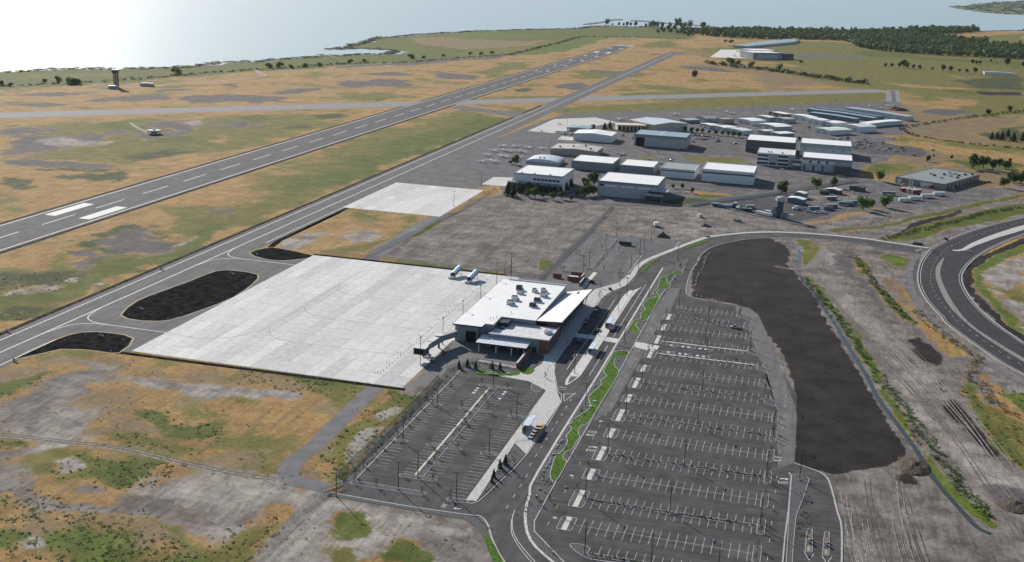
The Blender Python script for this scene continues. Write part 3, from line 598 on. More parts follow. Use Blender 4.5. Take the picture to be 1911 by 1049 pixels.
 'field_bushes': [(-563.6,786.2,10),(-519.2,757.5,14),(-513.5,761.8,11),(-484.1,976.1,14),(-421,1169.4,11),(-411.2,1190.9,13),(-389,1187.3,9),(-377,1219.6,10),(-364.6,1252.7,9),(-586.6,692.8,10),(-568.4,691.7,7),(-569.5,765.8,6),(-351.4,1360.2,9),(-337.9,1397.5,8),(-297,1542.5,12),(-276.8,1560.8,8),(-259.9,1635.2,7),(-229.5,1725.6,8),(-210.6,1743.2,9),(-202.2,1797,8),(94.6,3037.1,9),(221.6,2749.4,10),(238.8,2735.6,12),(307.1,1908.1,18),(324.2,1909.3,12),(355.7,1857.2,15),(415.8,1844.6,14),(452.1,2061.8,9)],
 'wood_line': [(44.5,3141.2),(81.9,3119),(170.5,3031.3),(242.7,3028.9),(334,3060.6),(413.2,3149.1),(495.6,3193),(551,3218.6),(582.2,3082.1),(599.3,2874.2),(645.2,2753.4),(713.6,2690.5),(782.1,2673.3),(874,2679.4),(1015.8,2693.5)],
 'wood_top': [(1117.2,3400.2),(1085.8,3411.4),(1054.9,3468.4),(1027.7,3616.4),(977.2,3687.2),(928.6,3806.7),(889.6,3933.7),(819.8,4034.9),(688.8,4036.7),(555,3903.4),(426,3807.1),(272.2,3645.2),(179.4,3607.3),(98.8,3456.5),(21.2,3327.2)],
 'wood2': [(686.5,3968.7),(833,4249.5),(952.5,4470),(1110.5,4706.7),(1103.8,4514.8),(964.4,4209.1),(850.4,4008.9),(714,3846.2)],
 'hedge': [(261.1,1868.3),(300,1835.8),(338.5,1792.7),(366.1,1791.2),(391.6,1764.5),(426.4,1735.2),(460.2,1706.8),(493.3,1658.7),(524.9,1632.5),(555.4,1597.4),(587,1583.6)],
 'hedge2': [(615.9,923.8),(651.5,993.7),(697.6,1081.7),(758.2,1176.1),(810.1,1261.1)],
 'hedge3': [(607.1,931.9),(621.1,856.4),(644.7,822.6),(684.7,800.4),(742.4,790)],
 'hedge4': [(645.5,2077.2),(680.1,2077.7),(714.5,2078.3)],
 'dike': [(-579.3,683.7),(-554.1,725.6),(-514.1,792),(-476.7,920.2),(-453.5,1042.9),(-405.7,1139.1),(-354.1,1333),(-349.5,1322.3),(-305.7,1389.9),(-261.1,1464.8),(-207.2,1641.6),(-162.1,1756.6),(-161.8,2077),(-176.9,2630.6),(-51,2718.4),(101.6,2800.8)],
 'ditchbush': [(544.7,-109.8),(549.9,-126.1),(554.6,-143.8),(558.2,-162.9),(560.2,-179.1),(563.5,-193.8),(568,-207.1),(570.7,-222),(573.6,-232.6),(577.4,-243.8),(581.1,-254.5),(509.3,69.6),(517.5,32.9),(525,7.4),(531.8,-27.1),(537.2,-55.4),(542,-84.2)],
 'greenbush': [(539.9,138.8),(546.4,110.1),(552,69.4),(558.2,37.4),(564.1,11.9),(568.8,-8.4)],
 'roadbush': [(561.3,206.8),(572.3,224.5),(583.6,242.8),(595.3,261.7),(607.4,281.3),(619.9,301.6),(632.9,322.5),(650.3,354.1),(666.9,374.1),(684.1,394.8)],
 'sandbush': [(572.4,19.2),(576.2,1.9),(579.7,-14.6),(584.4,-26.5),(589.5,-40.9),(594.3,-54.6),(598.4,-64.9),(590.2,-94.9),(595.5,-106),(598.6,-131.8),(603.4,-141.4)],
 'plant_trees': [(356.7,-173.2),(359.7,-169.5),(364.2,-171.1),(371.5,-168.2),(375.4,-168.4)],
 'walk_trees': [(406.4,-269.8),(405.3,-273.6),(405.3,-282),(405.9,-286.6)],
 'sapl_road': [(430.9,62.6,4),(429.2,31.9,3.5),(428.8,24.6,3.5),(395.2,-28.3,3),(438.4,-109,3),(425.1,-111.4,3),(423,-277.2,3),(426.7,-297.7,3),(422.8,-207.4,3),(425.4,-250.3,3),(429.3,-293.8,3),(438.5,-329.6,2.5)],
 'boulders': [(422,-240.1),(421.6,-241.8),(421,-245.6),(421.1,-247.8),(421.3,-252.1),(422.4,-254),(421.5,-254.6),(421.3,-258.3),(421.8,-260.6),(421.9,-263.3),(422.4,-262.1),(421.6,-266.4),(421.5,-270.5),(421.7,-267.7),(424.2,-217),(420.6,-215.8),(420.9,-222.2),(423,-237),(421.7,-205),(422,-208.7),(420.9,-216.1),(421.1,-187.8),(421.9,-173.9),(421.7,-266.5),(421.4,-259),(421.6,-270.8),(422.8,-278.2),(423.8,-286.3),(424.3,-292),(432.5,-281.5),(422.9,-45.9),(423.5,-43.3),(422.6,-1.3),(424.4,-11),(421.9,-88),(422,-92),(423.4,-54.9),(422.6,-105.7)],
 'light_aircraft': [(188.5,499.7),(201.1,505),(215.4,504.1),(188.9,465.1),(197.4,473.2),(203.7,470),(212.5,474.8),(218.9,469.9),(190.5,436.2),(204.8,437.6),(210.4,432.7),(197,394.6),(204.5,403.1),(210,397.1),(223,436.4),(230.3,504.2),(201,709.8),(195.1,639)],
 'jets': [(221.7,631.6),(232.1,632.5),(261.9,791.8)],
 'more_planes': [(317.4,894.3),(323.2,886.2),(382.9,960.3),(390.5,948.7),(478.9,1057.8),(579.5,1171.7),(593.1,1148.1),(605.3,1188.7),(615.7,1202.2),(467.2,1050.2),(503.1,1081.2)],
 'far_planes': [(265.5,2465.3),(270.7,2511.3),(294.3,2321),(295.6,2150.3),(320.6,2131.5),(256.1,2538.5)],
 'cars_east': [(550.7,740.3),(555.2,748.6),(556.9,724.2),(552.4,716.2),(548.7,700.5),(551.3,691.3),(558.4,695.3),(565.9,715.6),(567.3,741.3),(564.5,745.3),(562.2,770),(574.3,693.7),(581.8,690),(588.1,709.3),(594.1,689.1),(601.8,719.6),(603,701.8),(612,668.7),(531.2,760.9),(534.1,762.6),(541.5,766.9),(542.4,776.3),(596,807.4),(526,755),(582.1,755.4)],
 'cars_mid': [(365.2,697.2),(368.7,699.3),(372.9,698.8),(377.1,698.2),(380.9,697.5),(384.7,696.8),(386.4,694.8),(372.5,672.3),(377.3,669.3),(381,668.6),(384.2,673.3),(389.8,690.9),(395.4,685.5),(398.9,664.8),(396.6,658),(417.8,653.6),(372.1,644),(372.6,675.7)],
 'cars_apron': [(307.5,516),(315.8,511.2),(314.5,503.5),(289.5,653.1),(303.3,638),(366.3,495.6),(346.8,487.3),(359.9,472.6)],
 'cars_office': [(476.9,495.1),(489.9,512.7),(521.8,508),(532.8,480.8),(537.7,477.4)],
 'cars_whse': [(598,469.9),(590.8,459.3),(585.2,456.5),(632.6,460),(667.3,515.7),(672,518.1),(635.6,720.3),(687,590.5),(668.1,584.6),(671.4,582.3)],
 'buses': [(589.7,428.7),(594.3,425.8),(598.3,422.6),(616.9,458.9)],
 'white_trailers': [(595.1,387.5),(606.5,404.1),(618.1,420.4),(586.2,374.2)],
 'dark_trailers': [(574.1,401.7),(536,332.5),(540.6,340.4)],
 'containers': [(432.9,278.8),(435.4,277.6),(437.8,277.1),(440.5,276),(442.9,274.8),(445.5,281.7),(447.9,287.6),(451.3,270.3),(455.5,267.7),(459.2,267.9),(460.5,282.5)],
 'bigsheds': [(493.3,322.7),(498.1,349.2)],
 'yardcars': [(505.4,288.1),(507.9,286.9),(511,284.8),(513.2,287),(516.7,293.5),(517.6,287.9)],
 'truck': [(497.9,294.3)],
 'rv': [(470,259.3),(476,255.1),(476.8,264.9)],
 'darkboxes': [(510.8,300.5),(518.1,378.7),(524.5,353.9),(525.1,317.4),(522.4,306.1)],
 'tinysheds': [(540.1,411.1),(519.8,387)],
 'far_cars': [(440,2283.4),(445.5,2305.3),(450.7,2260),(455.8,2297.9),(462.1,2287),(477.1,2351.8),(501.3,2391.7),(509.6,2381.9),(532.1,2368.3),(546.6,2398.9),(566.3,2332.3),(590.4,2337.7),(445.3,2238.8),(467.3,2325.6)],
 'white_vans': [(617,2855.2),(639.7,2821.9),(703.2,2776.6),(637.6,2818.2),(584.6,2898.2),(619.2,2865.5)],
 'poles_ramp': [(242,489.6),(227.8,473.5),(232.5,406.5),(232.3,276.2),(216.7,682.6),(237.6,183.3),(327.4,900.7),(366.1,917.3),(402.3,964.4),(411.1,995.1),(414.7,1001.6),(520.5,1109.9),(528.3,1114.9),(536.6,1120.3),(430.4,1018.7)],
 'poles_yard': [(504.8,333.7),(525,386.2),(544.3,385.6)],
 'flagpoles': [(580.4,200.5),(585.3,207.6),(589.1,209.4)],
 'signs_taxi': [(137.3,-72.7),(133.2,-203.8),(164.4,-238.5),(170.9,-147),(180.2,-65.3),(178.5,-193.2),(170.9,-16.8)],
 'edge_lights': [(170.7,-157.5),(181.1,-160),(192.8,-156.3),(194.4,-145.3),(197.5,-134.2),(197.6,-121.2),(198.6,-110.2),(198.1,-98.6),(197.2,-86),(167.3,-75.3),(163.4,-97.5),(163.1,-109.8),(163.5,-121.5),(164.2,-134.1),(170.3,-194),(180.9,-191.6),(191.5,-194),(193.7,-202.5),(195.6,-210.3),(166.8,-205.4),(163.4,-216),(163.2,-228.2)],
 'whitebox': [(398.2,178.6)],
 'container_small': [(424.9,228.3)],
 'dumpster': [(454.8,224.8)],
 'scrap': [(433.3,195.2)],
 'monument': [(585.8,200.6)],
 'service_fence': [(412.8,268.3),(430.3,294.6),(452.3,322.9),(477.1,355.5),(504.9,398.5),(529.6,435.5),(547.1,460.4)],
 'conc_wall': [(431.5,282.4),(448.3,268.1),(464.5,253.4),(482.4,244.5),(495.7,235.1),(506.8,229.4)],
 'cars_curb': [(398.4,-50.4),(399.3,-58.1),(398.5,-81.8),(397.9,-74.5),(407,-91),(413.7,-88.3),(401.8,-114),(384.3,2.1),(398,-8.9),(475.8,-58),(619.8,191.5)],
 'eqyard': [(432.4,282.8),(452.6,318.7),(472.4,334.9),(497.3,323.6),(515.9,308),(527.6,301.2),(523.2,286.1),(501.2,247.9),(481.9,255.6),(462.2,261.7)],
 'carpark_e': [(547.2,749.7),(562.2,770),(579.5,761.3),(597.4,743.2),(624.3,732.2),(628.1,697.6),(619.4,658),(605.6,662.7),(569.1,657.5),(546.1,670.2)],
 'carpark_m': [(362.5,707.7),(388.9,699.2),(423.5,673.3),(430.4,618.6),(409.6,586.9),(392.8,577.6),(371.9,627.6)],
 'lane1': [(286.8,559.9),(329.9,566.2),(373.4,566.8),(413.4,573.4),(449.1,567.9)],
 'lane2': [(379.4,367.1),(411.4,371.1),(441.7,368.3),(455.8,363.7)],
 'lane3': [(326,237.6),(361.1,248.1),(395.9,261.4),(413,271.2),(429,295.3),(465.3,345.6)],
}


# ---------------------------------------------------------------- terrain
def vnoise(x, y, s, seed):
    """smooth value noise on arrays"""
    x = x/s; y = y/s
    xi = np.floor(x).astype(np.int64); yi = np.floor(y).astype(np.int64); fx = x-xi; fy = y-yi
    fx = fx*fx*(3-2*fx); fy = fy*fy*(3-2*fy)
    def h(a,b):
        k = (a*374761393 + b*668265263 + seed*974634777) & 0x7fffffff
        k = ((k ^ (k >> 13))*1274126177) & 0x7fffffff
        return (k & 0xffff)/65535.0
    return (h(xi,yi)*(1-fx)+h(xi+1,yi)*fx)*(1-fy)+(h(xi,yi+1)*(1-fx)+h(xi+1,yi+1)*fx)*fy

def signed_dist(px, py, poly):
    """negative inside"""
    d2 = np.full(px.shape, 1e18); ins = np.zeros(px.shape, bool); n = len(poly)
    for i in range(n):
        ax,ay = poly[i]; bx,by = poly[(i+1)%n]; ex,ey = bx-ax, by-ay
        wx,wy = px-ax, py-ay; t = np.clip((wx*ex+wy*ey)/(ex*ex+ey*ey+1e-9),0,1)
        d2 = np.minimum(d2, (wx-ex*t)**2+(wy-ey*t)**2)
        c = ((ay > py) != (by > py)) & (px < (bx-ax)*(py-ay)/(by-ay+1e-12)+ax)
        ins ^= c
    d = np.sqrt(d2); return np.where(ins,-d,d)

def line_dist(px, py, line):
    d2 = np.full(px.shape, 1e18)
    for i in range(len(line)-1):
        ax,ay = line[i]; bx,by = line[i+1]; ex,ey = bx-ax, by-ay
        wx,wy = px-ax, py-ay; t = np.clip((wx*ex+wy*ey)/(ex*ex+ey*ey+1e-9),0,1)
        d2 = np.minimum(d2, (wx-ex*t)**2+(wy-ey*t)**2)
    return np.sqrt(d2)

CX, CY = 508.0, -658.0
def make_ground():
    rad = [90.0]
    while rad[-1] < 4600: rad.append(rad[-1]*(1.0046 if rad[-1] > 260 else 1.02))
    while rad[-1] < 30000: rad.append(rad[-1]*1.03)
    na = 372
    ang = YAW + np.linspace(-math.radians(49), math.radians(49), na)
    rad = np.array(rad); nr = len(rad)
    R, A = np.meshgrid(rad, ang, indexing='ij')
    X = (CX - R*np.sin(A)).ravel(); Y = (CY + R*np.cos(A)).ravel()
    X = X; Y = Y
    cls = ['olive','green','dgreen','lush','pale','grey','char','brown','dirt','yard']
    W = np.zeros((len(X), 12))
    # paint with slightly warped coordinates so that edges wander
    sc = np.clip(R.ravel()/500.0, 1, 8)
    wxn = (vnoise(X,Y,9,1)-.5)*.8+(vnoise(X,Y,33,2)-.5)*2.2; wyn = (vnoise(X,Y,9,3)-.5)*.8+(vnoise(X,Y,33,4)-.5)*2.2
    for c, soft, poly in PAINT:
        xs = [p[0] for p in poly]; ys = [p[1] for p in poly]; mg = soft*2+10
        idx = np.nonzero((X > min(xs)-mg)&(X < max(xs)+mg)&(Y > min(ys)-mg)&(Y < max(ys)+mg))[0]
        if not len(idx): continue
        amp = .25 if soft < 1.6 else min(soft*1.5, 22)
        if soft >= 2.5: soft *= 2.1
        d = signed_dist(X[idx]+wxn[idx]*amp, Y[idx]+wyn[idx]*amp, poly)
        a = np.clip(.5-d/(2*soft), 0, 1); a = a*a*(3-2*a)
        W[idx] *= (1-a)[:,None]
        if c != 'straw': W[idx, cls.index(c)] += a
    # heights: flat field, lake bed beyond the shore, drainage ditch
    land = SITE['shore'] + [(2600,6600),(9000,9000),(9000,-3000),(-2500,-3000),(-2500,-1500),(-1000,100)]
    Z = np.zeros(len(X))
    sel = np.nonzero((Y > 300))[0]
    jit = (vnoise(X[sel],Y[sel],30,9)-.5)*26+(vnoise(X[sel],Y[sel],90,10)-.5)*40
    sd = signed_dist(X[sel]+jit, Y[sel]+jit*.6, land)
    Z[sel] = np.where(sd > -6, np.clip(-(sd+6)*.12, -4, 0), 0)
    for name, hw in (('ditch',.7),('ditch2',.7)):
        l = SITE[name]; m = np.nonzero((X > 480)&(X < 640)&(Y > -420)&(Y < 200))[0]
        d = line_dist(X[m], Y[m], l)
        Z[m] = np.minimum(Z[m], -.42*np.clip((hw+2.2-d)/2.2, 0, 1))
    # soft undulation away from the pavements
    far = np.clip((X-515)/40, 0, 1)*np.clip((560-Y)/100,0,1)
    Z += far*(vnoise(X,Y,11,21)-1.)*.3*(Z > -.01)
    V = np.column_stack([X,Y,Z])
    i = np.arange(nr-1)[:,None]*na+np.arange(na-1)[None,:]
    F = np.stack([i, i+na, i+na+1, i+1], -1).reshape(-1,4)[:, ::-1]
    me = bpy.data.meshes.new('ground')
    me.vertices.add(len(V)); me.vertices.foreach_set('co', V.ravel())
    me.loops.add(F.size); me.loops.foreach_set('vertex_index', F.ravel())
    me.polygons.add(len(F)); me.polygons.foreach_set('loop_start', np.arange(0,F.size,4)); me.polygons.foreach_set('loop_total', np.full(len(F),4))
    me.polygons.foreach_set('use_smooth', np.ones(len(F),bool))
    me.update(calc_edges=True); me.validate()
    for k, nm in enumerate(('cover_a','cover_b','cover_c')):
        at = me.attributes.new(nm, 'FLOAT_COLOR', 'POINT')
        at.data.foreach_set('color', np.ascontiguousarray(W[:,4*k:4*k+4]).ravel().astype(np.float32))
    # material
    m, nt, b = nodes('ground_cover'); p = geo_pos(nt)
    n_big = noise(nt, p, .012, 4, .6); n_mid = noise(nt, p, .07, 5, .65); n_sm = noise(nt, p, .45, 4, .65); n_fine = noise(nt, p, 2.2, 3, .6)
    n_mow = noise(nt, p, .35, 3, .6, (1,.06,1)); n_w = noise(nt, p, .03, 2)
    pw = nt.nodes.new('ShaderNodeVectorMath'); pw.operation = 'ADD'; cv = nt.nodes.new('ShaderNodeCombineXYZ')
    nt.links.new(math_n(nt,'MULTIPLY',n_w,7.), cv.inputs[0]); nt.links.new(p, pw.inputs[0]); nt.links.new(cv.outputs[0], pw.inputs[1])
    n_trk = noise(nt, pw.outputs[0], .55, 5, .7, (1,.1,1), math.radians(16)); n_trk2 = noise(nt, pw.outputs[0], .4, 4, .65, (1,.25,1), math.radians(-40))
    edge = noise(nt, p, .06, 9, .74)
    tone = math_n(nt, 'ADD', math_n(nt,'MULTIPLY',n_mid,.5), math_n(nt,'MULTIPLY',n_sm,.5))
    tone = ramp(nt, math_n(nt,'ADD',math_n(nt,'MULTIPLY',tone,.75),math_n(nt,'MULTIPLY',n_fine,.25)), .38, .62)
    COLS = {'straw':((.27,.16,.062),(.47,.3,.122)), 'olive':((.1,.105,.024),(.21,.19,.055)), 'green':((.06,.085,.016),(.135,.16,.035)),
            'dgreen':((.035,.05,.02),(.075,.09,.033)), 'lush':((.06,.1,.014),(.14,.19,.034)), 'pale':((.2,.178,.158),(.38,.345,.315)),
            'grey':((.07,.064,.068),(.155,.142,.14)), 'char':((.018,.0155,.0155),(.04,.034,.033)), 'brown':((.16,.12,.07),(.27,.2,.115)),
            'dirt':((.115,.1,.09),(.26,.232,.213)), 'yard':((.1,.095,.098),(.19,.18,.182))}
    # dry grass: bleached, olive and scorched areas by themselves
    c = mix_c(nt, tone, *COLS['straw'])
    c = mix_c(nt, ramp(nt, math_n(nt,'ADD',math_n(nt,'MULTIPLY',n_big,.55),math_n(nt,'MULTIPLY',edge,.45)), .525, .58), c, mix_c(nt, tone, *COLS['olive']))
    c = mix_c(nt, math_n(nt,'MULTIPLY',ramp(nt, edge, .56, .66),.6), c, COLS['grey'][1])
    c = mix_c(nt, math_n(nt,'MULTIPLY',ramp(nt, n_mow, .5, .66),.55), c, (.19,.13,.062))
    atts = []
    for nm in ('cover_a','cover_b','cover_c'):
        a = nt.nodes.new('ShaderNodeAttribute'); a.attribute_name = nm
        s = nt.nodes.new('ShaderNodeSeparateColor'); nt.links.new(a.outputs['Color'], s.inputs[0])
        atts += [s.outputs[0], s.outputs[1], s.outputs[2], a.outputs['Alpha']]
    off = math_n(nt, 'MULTIPLY', math_n(nt,'SUBTRACT',edge,.5), 3.4)
    bare_sum = math_n(nt,'ADD',math_n(nt,'ADD',math_n(nt,'ADD',atts[4],atts[5]),math_n(nt,'ADD',atts[6],atts[8])),atts[9])
    grass_sum = math_n(nt,'ADD',math_n(nt,'ADD',atts[0],atts[1]),math_n(nt,'ADD',atts[2],atts[3]))
    c = mix_c(nt, ramp(nt, math_n(nt,'ADD',grass_sum,math_n(nt,'MULTIPLY',off,.4)), .4, .75), c, mix_c(nt, tone, *COLS['olive']))
    c = mix_c(nt, ramp(nt, math_n(nt,'ADD',bare_sum,math_n(nt,'MULTIPLY',off,.25)), .45, .7), c, mix_c(nt, tone, *COLS['dirt']))
    for k, cl in enumerate(cls):
        gate = ramp(nt, atts[k], .0, .4)
        w = math_n(nt, 'ADD', atts[k], math_n(nt,'MULTIPLY',math_n(nt,'MULTIPLY',off,gate), (.12 if cl == 'char' else .35) if cl in ('char','yard') else 1.))
        t = tone
        if cl in ('dirt','pale'): t = ramp(nt, math_n(nt,'ADD',math_n(nt,'MULTIPLY',n_trk,.42),math_n(nt,'MULTIPLY',edge,.58)), .38, .62)
        if cl == 'char': t = ramp(nt, math_n(nt,'ADD',math_n(nt,'MULTIPLY',n_trk,.25),math_n(nt,'MULTIPLY',edge,.75)), .34, .7)
        if cl in ('yard',): t = ramp(nt, math_n(nt,'ADD',math_n(nt,'MULTIPLY',n_trk2,.5),math_n(nt,'MULTIPLY',n_mid,.5)), .38, .62)
        cc = mix_c(nt, t, *COLS[cl])
        if cl in ('pale','dirt'):
            cc = mix_c(nt, math_n(nt,'MULTIPLY',ramp(nt, n_sm, .58, .72),.5), cc, (.1,.095,.09))
        if cl in ('green','olive','lush','dgreen'):
            cc = mix_c(nt, math_n(nt,'MULTIPLY',ramp(nt, edge, .53, .63),.3 if cl in ('green','lush') else .45), cc, (.22,.15,.065)); cc = mix_c(nt, math_n(nt,'MULTIPLY',ramp(nt, n_sm, .56, .66),.5), cc, (.045,.055,.022))
        c = mix_c(nt, ramp(nt, w, .36 if cl in ('char','yard') else .24, .54 if cl in ('char','yard') else .66), c, cc)
    g = math_n(nt, 'MULTIPLY_ADD', n_fine, 1.1); nt.nodes[-1].inputs[2].default_value = .45
    c = mix_c(nt, 1.0, c, g, 'MULTIPLY')
    g2 = math_n(nt, 'MULTIPLY_ADD', edge, 1.5); nt.nodes[-1].inputs[2].default_value = .2
    c = mix_c(nt, 1.0, c, g2, 'MULTIPLY')
    nt.links.new(c, b.inputs['Base Color']); b.inputs['Roughness'].default_value = .95; b.inputs['Specular IOR Level'].default_value = .1
    bump(nt, b, math_n(nt,'ADD',n_sm,n_fine), .5, .25)
    me.materials.append(m)
    o = link('ground', me); tag(o, kind='structure')
make_ground()

def water_mat(name, base, rough, sc, st, dist):
    m, nt, b = nodes(name); p = geo_pos(nt)
    n1 = noise(nt, p, sc, 4, .6); n2 = noise(nt, p, sc*.12, 3, .6, (1,.5,1))
    h = math_n(nt, 'ADD', n1, math_n(nt,'MULTIPLY',n2,2.))
    b.inputs['Base Color'].default_value = (*base,1); b.inputs['Roughness'].default_value = rough
    b.inputs['IOR'].default_value = 1.33; b.inputs['Specular IOR Level'].default_value = .5
    bump(nt, b, h, st, dist)
    return m
M_LAKE = water_mat('lake_water', (.36,.46,.5), .36, .09, .35, 1.2)
M_DITCHW = water_mat('ditch_water', (.045,.055,.05), .12, .8, .05, .1)
b_ = MB(); N_ = 96
b_.v = [(0,3000,-.45)]+[(70000*math.cos(2*math.pi*i/N_),3000+70000*math.sin(2*math.pi*i/N_),-.45) for i in range(N_)]
b_.f = [(0,1+i,1+(i+1)%N_) for i in range(N_)]; b_.m = [0]*N_
# the lake sheet lies below the land and shows beyond the shoreline
tag(b_.build('lake_water', M_LAKE), kind='structure')
for nm in ('ditch','ditch2'):
    tag(MB().strip(smooth_line(SITE[nm],3), 2.1 if nm=='ditch2' else 2.4, -.2).build('ditch_water', M_DITCHW), kind='structure')
for nm in ('spit1','spit2'):
    tag(MB().prism(smooth_line(SITE[nm],3,True), -1.5, 1.2).build('breakwater', mat('breakwater_rock',(.12,.11,.1),.9,var=.3,scale=.1)), kind='structure')

def build_headland():
    pl = smooth_line(SITE['headland'],5,True)
    pl = [(x+random.uniform(-25,25), y+random.uniform(-60,60)) for x,y in pl]
    tag(MB().prism(pl, -2, 4).build('headland', mat('headland_scrub',(.07,.085,.045),.95,var=.4,scale=.01)), kind='structure')
build_headland()

# ---------------------------------------------------------------- runways, taxiways, aprons
def structure(name, mb, m, **k): return tag(mb.build(name, m, **k), kind='structure')

RW = structure('runway', MB().rect(-25.5,25.5,-640,2368,.03), M_RUNWAY)
mk = MB()
for s in (-1,1): mk.rect(s*22.4-.5, s*22.4+.5, -640, 2363, .05)
mk.build('edge_lines', M_PAINT, RW)
mk = MB()
for k in range(-9,34):
    mk.rect(-.5,.5, k*60.96, k*60.96+36.6, .05)
mk.build('centre_line', M_PAINT, RW)
mk = MB()
for s in (-1,1):
    mk.rect(min(s*9.5,s*18.5), max(s*9.5,s*18.5), 27, 73, .05)
    Y1 = 2363
    mk.rect(min(s*9.5,s*18.5), max(s*9.5,s*18.5), Y1-357, Y1-311, .05)
    for d,nb in ((152,3),(457,2),(610,2),(762,1),(914,1)):
        for q in range(nb):
            x0 = s*(9.5+q*3.2); x1 = s*(9.5+q*3.2+2.4); mk.rect(min(x0,x1),max(x0,x1), Y1-d-23, Y1-d, .05)
    for q in range(6):
        x0 = s*(2.2+q*3.4); x1 = s*(2.2+q*3.4+1.9); mk.rect(min(x0,x1),max(x0,x1), Y1-52, Y1-6, .05)
mk.build('touchdown_markings', M_PAINT, RW)
# tar joints
mk = MB()
for y in (101.5, 190): mk.rect(-25,25,y,y+1.2,.045)
mk.build('sealed_joints', mat('tar',(.03,.03,.033),.8), RW)

XA, XB = Vector((-700.,117.)), Vector((612.,1470.))
def along(a, b, w, z):
    d = (b-a).normalized(); n = Vector((-d.y,d.x))*w/2
    return [(a+n).to_tuple(),(a-n).to_tuple(),(b-n).to_tuple(),(b+n).to_tuple()]
XR = structure('crossing_runway', MB().flat(along(XA,XB,47,.0),.024), asphalt('bleached_asphalt',(.25,.248,.262),(.3,.3,1),.12))
structure('taxiway_hook', MB().flat(SITE['hook'],.028), asphalt('bleached_asphalt',(.25,.248,.262)))
MB().flat([(622,1480),(630,1478),(622,1262),(616,1262)],.034).build('dark_lane', M_TAXI, XR)
structure('connector_taxiway', MB().flat(SITE['xtaxi'],.027), M_TAXI)
TX = structure('taxiway', MB().flat([(134,-640),(164.5,-640),(164.5,2110),(196,2125),(196,2150),(138,2185),(136,2000),(134,1000)],.036), M_TAXI)
structure('far_taxi_bend', MB().strip(smooth_line([(176,2125),(215,2130),(232,2100),(236,2075)],4),16,.03), M_TAXI)
mk = MB()
mk.rect(149.6,150.4,-640,2120,.056)
for x in (138.2,): mk.rect(x-.35,x+.35,-640,900,.056)
mk.rect(161.2,161.8,-640,-205,.056); mk.rect(161.2,161.8,15,235,.056)
for (y0,sg) in ((-176,1),(-176,-1),(-30,1),(-30,-1)):
    mk.strip(smooth_line([(150,y0+sg*34),(150.6,y0+sg*20),(154,y0+sg*7),(162,y0+sg*1.2),(175,y0),(204,y0-.2)],5), .55, .0565+.0004*sg)
mk.build('taxi_lines', M_PAINT, TX)
structure('connector_pavement', MB().rect(164.5,204,-209,-3,.034), M_TAXI)
ISL = []
for poly in ([(167.5,-159),(160.8,-134),(162.5,-112),(165.5,-88),(168.1,-62),(177.7,-57.5),(193.5,-60),(200,-78),(203.4,-107.5),(200,-135),(193.9,-157.4),(186,-162),(179.7,-163.2)],
             [(162,-236),(162,-206),(166.2,-191.5),(179.3,-187.4),(193.8,-190.6),(199.5,-210.5),(190,-212),(172,-216)],
             [(165,-14),(168,1),(176,4),(203.5,-4.2),(200.5,-15),(190,-24),(178,-23)]):
    o = structure('blackened_infield', MB().flat(smooth_line(poly,2,True),.05), M_DARKPAV); ISL.append(poly)
    MB().kerb(offset(smooth_line(poly,2,True), -.8 if ccw(poly)==list(poly) else .8, True), .35, .012, True, z0=.05).build('edge_line', M_YELLOW, o)
structure('dark_shoulder', MB().flat([(190,-209.2),(343,-207.2),(343,-210),(190,-212.5)],.03), M_DARKPAV)
structure('dark_shoulder', MB().flat([(203.5,-2.8),(332,-2.8),(332,.2),(203,.4)],.031), M_DARKPAV)
structure('dark_shoulder', MB().flat([(164.5,240),(164.5,20),(168,4),(172,4),(168.5,25),(168,120),(158,238)],.031), M_DARKPAV)
M_VERGE = mat('dark_verge',(.055,.05,.05),1.,var=.4,scale=.3,spec=.0,big=.3)
structure('runway_shoulder', MB().rect(25.5,28.5,-640,2200,.02), M_VERGE)
structure('runway_shoulder', MB().rect(-28,-25.5,-640,2200,.021), M_VERGE)
structure('taxiway_shoulder', MB().rect(130.5,134,-640,900,.022), M_VERGE)

M_SLAB = mat('apron_slab', (.56,.555,.555), .8, var=.06, scale=.35, big=.06, randomize=.05)
M_SLAB2 = mat('apron_slab_mid', (.5,.495,.5), .8, var=.07, scale=.35, big=.06, randomize=.05)
M_SLAB3 = mat('apron_slab_dark', (.44,.44,.45), .8, var=.08, scale=.35, big=.06, randomize=.06)
def slab_field(name, x0, x1, y0, y1, nx, ny, z):
    base = structure(name, MB().rect(x0,x1,y0,y1,z), mat('joint_concrete',(.3,.295,.29),.9))
    w = (x1-x0)/nx; h = (y1-y0)/ny; g = .07
    mes = [MB().box(g,w-g,g,h-g,0,.02).mesh('concrete_slab', m_) for m_ in (M_SLAB,M_SLAB2,M_SLAB3)]; RS = random.Random(nx*7+ny)
    for i in range(nx):
        for j in range(ny):
            if j == 0 or RS.random() < .22: me = mes[RS.choice((0,0,1,2,1))]
            link('concrete_slab', me, base, (x0+i*w, y0+j*h, z))
    return base
APR = slab_field('apron', 204, 341, -206.8, -3.4, 20, 15, .035)
GAP = slab_field('general_aviation_apron', 161, 240, 142, 258, 10, 8, .05)
